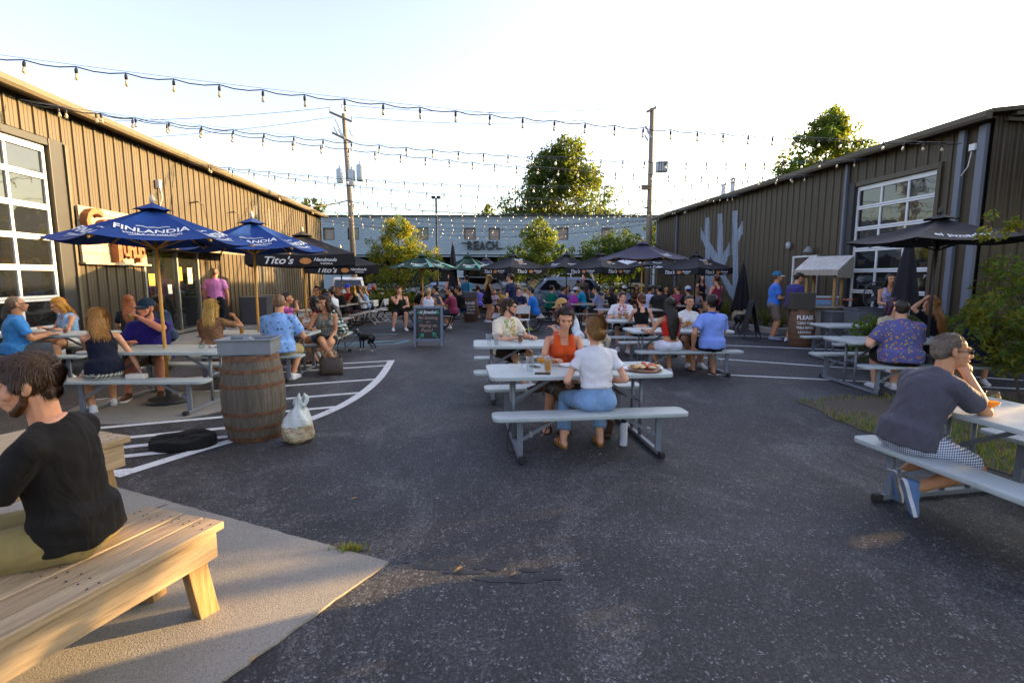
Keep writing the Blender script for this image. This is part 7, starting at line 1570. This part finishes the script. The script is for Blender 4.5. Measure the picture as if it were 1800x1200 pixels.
person('bald man in bright blue shirt at the left edge', (-7.80, 7.98), -42, s=1.05, bulk=1.12, lean=.10, head=(.05, -.12), arms=('table', 'table'), top=('shirt', fb_('bright_blue_shirt', '#3d86c8')), bottom=('shorts', fb_('grey_short', '#55565a')), hair=('buzz', '#6a5544'), shades=True, skin='tan', lod=1)
glass('pint', 'half drunk amber beer on the far left table', (-7.5, 8.55, .736), M_AMB, .4); glass('tumbler', 'empty tumbler on the far left table', (-7.62, 8.45, .736))
person('woman with auburn hair in dark tee behind the drinking man', (-7.45, 9.95), 30, kind='f', lean=.2, head=(.3, .1), top=('tee', fb_('dark_print_tee', '#23262e')), bottom=('shorts', fb_('navy_short', '#20283a')), hair=('long', '#8a4a1c'), lod=1)
person('person in slate tee half hidden behind the drinking man', (-6.72, 9.9), 150, lean=.2, top=('tee', fb_('slate_tee', '#2a3a58')), bottom=('shorts', fb_('navy_short', '#20283a')), hair=('curly', '#120d0b'), skin='dark', shades=True, lod=1)
M_W = mat('cream_wallet', (.6, .55, .48), .5); o = MB().box((0, 0, .03), (.22, .10, .06)).build('clutch_bag', M_W, None, bevel=.015, loc=(-4.62, 6.2, .434), rot=(0, 0, .1)); tag(o, 'cream clutch bag on the near bench beside the woman in navy tank', 'bag')
glass('tumbler', 'beer glass raised by the man in two tone cap', p6['loc'] and (p6['hand'][0].x, p6['hand'][0].y, p6['hand'][0].z-.04), M_BEER, .7, tilt=(.5, -.5, 0))
person('man in pink polo and dark trousers standing at the entrance', tuple(Yd(-7.05, 15.2)[:2]), 12, seat=None, s=1.04, bulk=1.14, belly=.02, lean=.03, arms=('hang', 'hang'), feet=('stand', 'stand'), top=('polo', fb_('pink_polo', '#d484c0')), bottom=('pants', fb_('dark_navy_trouser', '#151a28')), hair=('buzz', '#5a4436'), skin='red', shoes=SH('#1a1512'), lod=1, z0=.13)
# second blue umbrella
person('blonde woman in brown patterned dress, back turned', (-4.78, 8.1), 10, kind='f', s=1.0, bulk=1.06, lean=.12, head=(-.3, .05), arms=('table', (.24, .34, 1.02, .8, -.2, -.6)), top=('tee', fb_('leopard', '#8a6244', 'floral', '#5a3a28', '#b89070', scale=42)), bottom=('skirt', fb_('leopard', '#8a6244')), hair=('bob', '#c09a50'), skin='tan', lod=1, strands=2500)
person('bald man in light blue shirt with small dark motifs, back turned', (-3.72, 8.12), 6, s=1.08, bulk=1.12, lean=.14, head=(.05, .15), arms=('table', (.22, .38, .78)), feet=('tuck', 'tuck'), top=('shirt', fb_('palm_shirt', '#86aee6', 'sparse', '#24365c', scale=13)), bottom=('shorts', fb_('sand_short', '#a89468')), hair=('buzz', '#7a5c44'), skin='warm', lod=1)
person('woman with long brown hair in floral tank, legs crossed', (-3.42, 9.38), 196, kind='f', s=1.02, lean=.26, head=(-.6, .05), arms=((-.06, .34, .56), (.20, .42, .77)), feet=((.06, .44, .085, .1, 1, 0), (-.16, .52, .20, -.2, 1, -.2)), top=('tank', fb_('floral_tank', '#4a5058', 'floral', '#a8a890', '#20242c', scale=30)), bottom=('short', fb_('black_short', '#1d1b1d')), hair=('longer', '#3a2012'), shoes=('sandal', '#1a1512'), skin='tan', lod=1, strands=3500)
person('woman in red tank and denim shorts leaning in', (-3.68, 10.05), 82, kind='f', lean=.42, head=(0, .1), arms=('table', 'table'), feet=('tuck', 'sit'), top=('tank', fb_('red_tank', '#8a1a1e')), bottom=('short', fb_('mid_denim', '#35608c', 'denim')), hair=('long', '#1c120e'), shoes=('flip', '#2a2420'), skin='tan', lod=1)
person('person in black and white plaid shirt leaning forward', (-3.66, 10.75), 84, s=1.06, lean=.45, head=(0, .1), arms=('table', 'table'), top=('long', fb_('plaid_shirt', '#1c1e20', 'plaid', '#c4cac6', '#5c6a66', scale=13)), bottom=('shorts', fb_('sand_short', '#a89468')), hair=('long', '#20140e'), lod=1)
person('woman in pink tie-dye shirt facing right', (-5.0, 11.2), -70, kind='f', lean=.14, head=(0, 0), arms=('table', 'mouth'), top=('tee', fb_('tiedye', '#c03a94', 'tiedye', '#e090c8')), bottom=('capri', fb_('black_capri', '#1a1a1c')), hair=('bun', '#2a1a12'), skin='tan', lod=1)
glass('pint', 'glass of beer beside the pole of the second blue umbrella', (-4.50, 8.48, .736), M_BEER, .6); glass('tulip', 'white mug like glass beside the floral shirt', (-3.35, 8.75, .736)); phone('black phone on the table beside the floral shirt man', (-3.45, 8.5, .736), 1.0)
o = MB().box((0, 0, .16), (.42, .3, .32)).build('cooler_box', mat('turquoise_plastic', (.05, .42, .42), .5), None, bevel=.03, loc=(-5.0, 10.1, .02)); tag(o, 'turquoise cooler box behind the blonde woman in brown dress', 'cooler')
bin_('large pale grey bin against the left wall behind the pink tie-dye', Yd(-6.9, 17.6).x, Yd(-6.9, 17.6).y, YAW, .9, .6, 1.0, False)
bin_('pale grey bin against the left wall beside the other', Yd(-6.9, 18.9).x, Yd(-6.9, 18.9).y, YAW, .8, .6, 1.0, False)
# ---- middle distance and crowd: rows of (label, u, depth, heading, kind, seat, top, bottom, hair, extra)
W_ = lambda n, c, *a: fb_(n, c, *a)
def crowd(rows, lod):
    for row in rows:
        lb, u, y, h_, kd, st, tp, tcol, bc, hr = row[:10]; ex = row[10] if len(row) > 10 else {}
        pat = tcol if isinstance(tcol, tuple) else (tcol,); tm = fb_('c_'+'_'.join(str(q) for q in pat), *pat); d = dict(kind=kd, seat=st, top=(tp, tm), bottom=(ex.pop('bt', 'shorts' if kd == 'm' else 'short'), fb_('c_'+bc, bc)), hair=hr, lod=lod, lean=.14+.1*random.random(), s=random.uniform(.97, 1.05), skin=random.choice(['fair', 'warm', 'tan']))
        if st is None: d.update(feet=('stand', 'stand'), arms=('hang', 'front'), lean=.04)
        d.update(ex); person(lb, XY(u, y), h_, group='people in the yard' if lod == 3 else None, **d)
crowd([
 ('bearded man in dark green tank facing the camera at the left green umbrella', 702, 16.3, 200, 'm', .46, 'tank', '#232a1c', '#17181c', ('short', '#6a3218'), dict(skin='fair', bulk=1.12, arms=('table', 'chin'), feet=('sit', 'wide'))),
 ('man in white tank with blond hair, back turned, at the left green umbrella', 753, 16.1, 0, 'm', .46, 'tank', '#d8d8e0', '#2a2c34', ('buzz', '#b09468'), dict(skin='tan')),
 ('person with dark curly hair in black tee beside the white tank', 744, 17.4, 20, 'm', .46, 'tee', '#141414', '#20242c', ('curly', '#17100c')),
 ('man in grey tee right of the white tank', 771, 17.0, 60, 'm', .46, 'tee', '#41444c', '#20242c', ('short', '#1a120e')),
 ('man in maroon tee facing left with drink', 797, 16.2, 80, 'm', .46, 'tee', '#7a2c44', '#20303a', ('short', '#22160f'), dict(arms=('phone', 'table'), feet=('sit', 'tuck'))),
 ('person in black tee and bright blue shorts beyond the maroon tee', 812, 17.6, 85, 'm', .46, 'tee', '#121214', '#2a6a9a', ('short', '#1c1410')),
 ('man in bright blue tee and brown shorts facing left at a pipe table', 940, 15.7, 78, 'm', .46, 'tee', '#1d6cc0', '#6a4420', ('short', '#241a14'), dict(lean=.22, feet=('sit', 'tuck'), shoes=SH('#b8d040'))),
 ('man in navy tee facing the camera beside the bright blue tee', 913, 16.9, 170, 'm', .46, 'tee', '#18233f', '#20242c', ('short', '#1c1410')),
 ('man in navy polo standing with hand on the pipe table', 899, 15.6, 60, 'm', None, 'polo', '#1c2340', '#2a2c34', ('short', '#3a2418'), dict(arms=('hang', (.30, .25, .80)), bulk=1.08)),
 ('woman in maroon tank standing by the grasses, back turned', 1258, 14.8, 20, 'f', None, 'tank', '#7a2240', '#20242c', ('bun', '#4a2a18')),
 ('man in blue tee, cap and grey shorts standing by the painted barrel', 1360, 13.6, -105, 'm', None, 'tee', '#3f74cc', '#76685e', ('short', '#5a4632'), dict(cap=('#2c6a86', '#c8c4b0'), bulk=1.08, shoes=SH('#8a96aa'), arms=('front', 'front'))),
 ('man in violet navy tee standing behind the painted barrel', 1392, 13.1, -80, 'm', None, 'tee', '#3c3670', '#5a4c40', ('short', '#2a1c14'), dict(bulk=1.08, lean=.16, head=(0, .3), arms=('front', 'front'))),
 ('stand keeper in grey tee and patterned cap behind the wooden stand', 1492, 14.5, 100, 'm', None, 'tee', '#3a3d42', '#24262a', ('short', '#3a2a20'), dict(cap=('#3a4a9a', '#a03038'), skin='red', arms=('front', 'front'))),
 ('woman with violet hair and sunglasses beside the dotted shirt', 1562, 8.35, 190, 'f', .43, 'tee', '#c8b89a', '#3a3a40', ('bob', '#3a1c34'), dict(shades=True, lod=1, arms=('chin', 'table'))),
 ('big man in violet shirt of yellow and orange dots, back turned', 1592, 7.16, -14, 'm', .43, 'shirt', ('#5a5a8c', 'dots', '#c8762a', '#b8a02c', 24), '#2a2420', ('buzz', '#2a2018'), dict(bulk=1.28, belly=.05, lean=.2, lod=1, arms=((-.30, .30, .77), 'table'))),
 ('woman with long wavy hair and raised arms behind the dotted shirt', 1650, 8.4, 20, 'f', .43, 'tee', '#15141a', '#20242c', ('longer', '#8a5a28'), dict(arms=('headup', 'headup'), lod=1, strands=1500)),
 ('man half hidden by the laurel shrub', 1712, 8.3, 150, 'm', .43, 'tee', '#241c4a', '#20242c', ('short', '#6a4420'), dict(skin='warm')),
 ('big person in dark navy tee with khaki shorts beside the laurel', 1738, 7.15, 12, 'm', .43, 'tee', '#1a2238', '#6a6650', ('short', '#241a14'), dict(bulk=1.25, belly=.04, lod=1)),
 ('person in patterned shirt standing behind the closed umbrella', 1560, 11.2, 160, 'f', None, 'tank', ('#5a5a9a', 'floral', '#c8c8d8', '#303060', 30), '#20242c', ('bob', '#1a120e')),
], 2)
crowd([
 ('bald man in black tee facing left beyond the plaid shirt', 603, 16.8, 85, 'm', .46, 'tee', '#16161a', '#3a3228', ('bald', None), dict(bulk=1.15, lean=.25)),
 ('man in white shirt beyond the plaid shirt', 588, 15.2, 75, 'm', .46, 'shirt', '#d2d6dc', '#2a3040', ('short', '#17110e')),
 ('dark haired person in white top next to the plaid shirt', 577, 14.0, 70, 'f', .46, 'tee', '#c8ccd8', '#2a3040', ('long', '#1c120e')),
 ('man in sunglasses facing the camera far left', 560, 16.2, 190, 'm', .46, 'tee', '#20242c', '#20242c', ('short', '#2a1c14'), dict(shades=True)),
 ('person with phone raised facing the camera far left', 587, 18.0, 190, 'f', .46, 'tee', '#2a3a5a', '#20242c', ('bob', '#6a4420'), dict(arms=('table', 'mouth'))),
 ('person in royal blue cap and red top', 616, 19.2, 150, 'm', .46, 'tee', '#a02a34', '#20242c', ('short', '#3a2418'), dict(cap=('#2038b0', '#2038b0'))),
 ('blonde woman in black top and pink shorts beyond the bald man', 626, 18.0, 70, 'f', .46, 'tank', '#17171a', '#c08a98', ('bob', '#b8924a')),
 ('brown haired woman in white by the white chairs', 636, 18.8, 80, 'f', .46, 'tee', '#c8ccd4', '#20242c', ('long', '#6a4220')),
 ('woman in light blue top at the last white chair', 645, 19.3, 90, 'f', .46, 'long', '#8fb0dc', '#2a50a0', ('bob', '#a8844a')),
 ('man in turquoise tropical shirt standing at the black SUV', 821, 21.6, 20, 'm', None, 'shirt', ('#2a8cc0', 'floral', '#104a80', '#60c0d8', 26), '#20304a', ('short', '#3a2418')),
 ('dark haired woman standing left of the tropical shirt', 792, 21.4, 170, 'f', None, 'tank', '#c8a8a0', '#20242c', ('bun', '#4a2a18')),
 ('blonde woman in white standing left of the tropical shirt', 803, 22.2, 150, 'f', None, 'tank', '#cfd0d8', '#20242c', ('longer', '#c8a45a')),
 ('person in violet tee seated behind the dark barrel', 841, 20.4, 15, 'f', .46, 'tee', '#6a62c0', '#20242c', ('short', '#2a1a14')),
 ('blonde woman in long black dress leaning on a table', 857, 18.6, -60, 'f', None, 'tank', '#151315', '#151315', ('long', '#b08a4a'), dict(bt='skirt', arms=('front', 'front'), lean=.15)),
 ('child in pale top at the table behind the black dress', 868, 20.6, 200, 'f', .46, 'tee', '#b8a0b0', '#20242c', ('bob', '#8a5c30'), dict(s=.8)),
 ('child with yellow shirt beside the black dress', 880, 21.0, 170, 'm', .46, 'tee', '#c09a3a', '#20242c', ('short', '#3a2418'), dict(s=.8)),
 ('blond child in white tee behind the bright blue tee', 924, 19.0, 40, 'm', None, 'tee', '#d8d2c8', '#20242c', ('short', '#c09a50'), dict(s=.74)),
 ('woman in lilac at the far table behind the navy polo', 914, 20.6, 160, 'f', .46, 'tank', '#b0a0d0', '#20242c', ('bob', '#b8924a')),
 ('man in teal tee, back turned, at the far pipe table', 966, 18.9, -40, 'm', .46, 'tee', '#0f6a58', '#2a2c34', ('short', '#1c1410'), dict(lean=.25)),
 ('person in dark navy tee right of the teal tee', 986, 18.5, -60, 'm', .46, 'tee', '#26305a', '#2a2c34', ('short', '#2a1c14')),
 ('person in white cap and magenta shirt bending forward', 1004, 17.9, -80, 'm', .46, 'tee', '#a03a98', '#2a2c34', ('short', '#2a1c14'), dict(cap=('#d8d8dc', '#d8d8dc'), lean=.35)),
 ('man in cyan shirt and olive cap behind the magenta shirt', 1025, 19.8, 70, 'm', .46, 'tee', '#1c9cc8', '#2a2c34', ('short', '#2a1c14'), dict(cap=('#5a5a34', '#5a5a34'))),
 ('woman in lilac top behind the dark navy tee', 997, 20.6, 180, 'f', .46, 'tank', '#8a80c8', '#20242c', ('long', '#4a2a18')),
 ('man in white tee by the hedge under the black umbrella', 1013, 21.8, 170, 'm', .46, 'tee', '#c8ccd4', '#2a2c34', ('short', '#17110e'), dict(skin='brown')),
 ('bald man by the hedge under the black umbrella', 1024, 22.6, 190, 'm', None, 'tee', '#5a4a44', '#2a2c34', ('bald', None), dict(skin='red')),
 ('person in grey tee behind the tan cap', 1056, 17.4, 60, 'm', .46, 'tee', '#8a90b0', '#2a2c34', ('short', '#2a1c14'), dict(lean=.35)),
 ('woman in black with long hair drinking behind the white logo tee', 1078, 16.7, 60, 'f', .46, 'tee', '#191a20', '#20242c', ('longer', '#2a1810'), dict(arms=('mouth', 'table'))),
 ('man in blue jersey and white hat by the hedge', 1096, 20.2, 180, 'm', .46, 'tee', ('#2848a8', 'tiedye', '#c8ccd8'), '#2a2c34', ('short', '#0e0a08'), dict(cap=('#cfd2d8', '#cfd2d8'), skin='dark')),
 ('person in brown top right of the blue jersey', 1116, 20.6, 190, 'f', .46, 'tee', '#6a4a3a', '#20242c', ('long', '#4a2a18')),
 ('man in white tee facing right near the wooden umbrella pole', 1139, 17.0, -40, 'm', .46, 'tee', '#b8bed8', '#2a2c34', ('short', '#3a2418')),
 ('big man in dark grey tee, back turned, under the far umbrella', 1161, 16.3, 10, 'm', .46, 'tee', '#2a2826', '#5a4a3a', ('short', '#17110e'), dict(bulk=1.28, belly=.04)),
 ('man facing the camera beyond the big dark grey tee', 1169, 18.3, 175, 'm', .46, 'tee', '#2a2c34', '#2a2c34', ('short', '#2a1c14')),
 ('person in tan top right of the big dark grey tee', 1182, 18.0, 200, 'f', .46, 'tank', '#8a6a4a', '#2a2c34', ('bob', '#3a2418')),
 ('person in salmon tee, back turned, before the agave wall', 1193, 17.3, 10, 'm', .46, 'tee', '#a0485a', '#2a2c34', ('buzz', '#4a3424')),
 ('man in black tee with white and blue cap worn backwards', 1211, 16.9, 15, 'm', .46, 'tee', '#1a1a18', '#2a2c34', ('short', '#2a1c14'), dict(cap=('#c8ccd8', '#3a58b0', 'back'))),
 ('blonde woman under the umbrella before the agave wall', 1222, 18.2, 170, 'f', .46, 'tank', '#a8acd0', '#2a2c34', ('long', '#b08a4a')),
 ('dark haired woman standing before the agave wall', 1231, 19.4, 180, 'f', None, 'tank', '#2a2434', '#2a2c34', ('long', '#1c120e')),
 ('man in grey facing left at the far right table', 1146, 20.4, 150, 'm', .46, 'tee', '#4a4c54', '#2a2c34', ('short', '#2a1c14')),
], 3)
for (k, lb, p, lq, lv) in (('pint', 'full golden pint on the table of the plaid shirt', (-4.3, 10.4, .736), M_BEER, .8), ('tumbler', 'water tumbler on the table of the plaid shirt', (-4.45, 11.1, .736), M_WATER, .6), ('pint', 'amber pint on the tank top man table', (-2.9, 16.4, .76), M_AMB, .7), ('pint', 'empty pint on the tank top man table', (-2.6, 16.7, .76), None, 0), ('pint', 'golden pint before the man in bright blue tee', (.1, 15.8, .76), M_BEER, .7), ('tumbler', 'tumbler on the table before the navy tee man', (.25, 16.5, .76), M_WATER, .5), ('pint', 'golden pint on the table of the dotted shirt man', (5.6, 7.7, .736), M_AMB, .75), ('pint', 'second pint on the table of the dotted shirt man', (5.85, 7.85, .736), M_AMB, .6), ('tumbler', 'tumbler at the end of the drinking man table', (-4.1, 6.7, .736), M_WATER, .4)): glass(k, lb, p, lq, lv)
M_NAP = mat('paper_napkin', (.68, .67, .65), .9, bump=.004, bs=30)
for (lb, x, y, z, rz) in (('crumpled napkin on the centre table near the flatbread', 1.02, 5.28, .738, .4), ('folded napkin on the table of the man in cream tee', .75, 7.4, .738, .9), ('napkin on the table under the nearer blue umbrella', -4.0, 6.85, .738, .2), ('napkin on the red crop top woman table', 2.9, 9.3, .738, .5)):
    q = MB(); n_ = 6; q.add([(.15*(i/n_-.5), .12*(j/n_-.5), .012+.012*math.sin(i*1.9+j*.7)*math.cos(j*1.3)) for i in range(n_+1) for j in range(n_+1)], [(i*(n_+1)+j, (i+1)*(n_+1)+j, (i+1)*(n_+1)+j+1, i*(n_+1)+j+1) for i in range(n_) for j in range(n_)]); tag(q.build('paper_napkin', M_NAP, None, smooth=True, loc=(x, y, z), rot=(0, 0, rz)), lb, 'napkin')
# ------------------------------------------------------------------ dogs
def dog(label, x, y, rot, s, m, white=None, floppy=True, head_up=.1, parts=(), mouth=False, voxel=.010, tail=.25):
    t = empty('dog', (x, y, 0), R(rot), label, 'dog'); P = Prim()     # faces +y
    P.loft([(V3(0, q[0], q[1])*s, V3(q[2], 0, 0)*s, V3(0, 0, q[3])*s) for q in ((-.40, .60, .05, .05), (-.36, .585, .095, .10), (-.22, .565, .105, .105), (-.05, .545, .105, .115), (.12, .52, .115, .145), (.26, .545, .105, .135), (.34, .575, .07, .09))], 14) if False else None
    rings = [(-.40, .585, .045, .05), (-.36, .575, .09, .10), (-.22, .565, .10, .10), (-.05, .545, .10, .112), (.12, .525, .112, .14), (.25, .54, .10, .135), (.33, .57, .065, .09)]
    P.loft([(V3(0, y_, z_)*s, V3(rx, 0, 0)*s, V3(0, .0, rz)*s) for (y_, z_, rx, rz) in rings], 14)
    nb = V3(0, .27, .60)*s; hd = V3(0, .44, .78+head_up)*s; P.cap(nb, hd, .092*s, .070*s); P.ell(hd+V3(0, .03, .015)*s, (.075*s, .085*s, .072*s)); ml = .17 if floppy else .10
    P.cap(hd+V3(0, .07, -.012)*s, hd+V3(0, ml, -.03)*s, .048*s, .036*s); P.cap(hd+V3(0, .06, -.045)*s, hd+V3(0, ml-.02, -.065 if mouth else -.05)*s, .03*s, .022*s)
    for sg in (-1, 1):
        if floppy: P.cap(hd+V3(sg*.068, -.005, .035)*s, hd+V3(sg*.085, .02, -.075)*s, .026*s, .022*s, flat=.5)
        else: P.cap(hd+V3(sg*.045, -.01, .06)*s, hd+V3(sg*.065, -.015, .14)*s, .030*s, .008*s)
        P.cap(V3(sg*.075, .23, .50)*s, V3(sg*.08, .20, .33)*s, .060*s, .038*s); P.cap(V3(sg*.08, .20, .33)*s, V3(sg*.08, .22, .04)*s, .036*s, .025*s); P.cap(V3(sg*.08, .22, .03)*s, V3(sg*.08, .27, .022)*s, .028*s, .024*s)
        P.cap(V3(sg*.075, -.32, .52)*s, V3(sg*.085, -.22, .34)*s, .085*s, .055*s); P.cap(V3(sg*.085, -.22, .34)*s, V3(sg*.085, -.39, .20)*s, .045*s, .028*s); P.cap(V3(sg*.085, -.39, .20)*s, V3(sg*.085, -.36, .04)*s, .026*s, .024*s); P.cap(V3(sg*.085, -.36, .03)*s, V3(sg*.085, -.30, .022)*s, .027*s, .023*s)
    P.cap(V3(0, -.39, .62)*s, V3(0, -.39-tail*.7, .62-tail*.5)*s, .028*s, .010*s)
    (g,) = fuse([P], [voxel], [3]); mk('body', g, m, t)
    MB().ellip(tuple(hd+V3(0, ml+.034, -.018)*s), (.017*s, .014*s, .013*s)).build('nose', M_BLK, t, smooth=True)
    for sg in (-1, 1): MB().ellip(tuple(hd+V3(sg*.036, .098, .032)*s), (.011*s, .008*s, .010*s)).build('eye', mat('eye_dark', (.05, .035, .03), .2), t, smooth=True)
    if mouth: MB().ellip(tuple(hd+V3(0, ml-.01, -.058)*s), (.02*s, .05*s, .009*s)).build('tongue', mat('tongue', (.5, .18, .16), .4), t, smooth=True)
    MB().tube([tuple(nb*.55+hd*.45+V3(.092*math.cos(a), .05*math.sin(a)*-.6, .07*math.sin(a))*s) for a in np.linspace(0, 6.283, 17)], .010*s, 6).build('collar', mat('dog_collar', (.10, .22, .26), .6), t, smooth=True)
    return t
def coat(name, c, c2=None, fn=None):
    t = NT(name); n = t.noise(t.co((1, .3, 1)), 60, 3, .7); c = rgb(c); base = t.ramp(n, [(.3, tuple(x*.55 for x in c)), (.7, tuple(x*1.3 for x in c))])
    if c2:
        sx = t.N('SeparateXYZ'); t.l(t.co(1.0), sx.inputs[0]); base = t.mix(fn(t, sx.outputs), base, c2)
    t.setc(base); t.set(Roughness=.5); t.bump(n, .004); return t.mat
dog('chocolate brown dog standing under the centre table, head to the left', .72, 5.28, 90, .86, coat('chocolate_coat', (.085, .042, .026)), mouth=True, head_up=-.16)
bos = coat('black_white_coat', (.016, .015, .015), (.62, .60, .57), lambda t, o: t.math('MAXIMUM', t.math('LESS_THAN', o[2], .055), t.math('MAXIMUM', t.math('MULTIPLY', t.math('GREATER_THAN', o[1], .245), t.math('LESS_THAN', t.math('ABSOLUTE', o[0]), .022)), t.math('MULTIPLY', t.math('GREATER_THAN', o[1], .145), t.math('LESS_THAN', o[2], .30)))))
dog('small black and white terrier on a lead on the asphalt', -3.32, 11.55, 62, .60, bos, floppy=False, head_up=-.06, voxel=.009, tail=.10)
ld = MB(); ld.tube(spline([(-3.5, 11.62, .36), (-3.7, 11.2, .10), (-3.75, 10.9, .12), (-3.62, 10.7, .42)], 6), .008, 5); tag(ld.build('dog_lead', M_BLK, smooth=True), 'thin dark lead from the terrier to the picnic bench', 'lead')
ld = MB(); ld.tube(spline([(.40, 5.05, .28), (.25, 4.85, .03), (.05, 4.72, .015), (-.05, 4.70, .06), (-.02, 4.7, .30)], 6), .007, 5); tag(ld.build('dog_lead', mat('braided_lead', (.05, .035, .03), .7, var=.6, vs_=90), smooth=True), 'braided lead lying under the centre bench', 'lead')
dog('black dog standing by the boulder on the right', 7.05, 15.6, -60, .82, coat('black_coat', (.014, .013, .012)), voxel=.02)
dog('cream dog beside the person in tan cap', 1.62, 9.5, 150, .9, coat('cream_coat', (.55, .45, .32)), voxel=.014, mouth=True, head_up=.02)
bpy.data.scenes.remove(TMP)
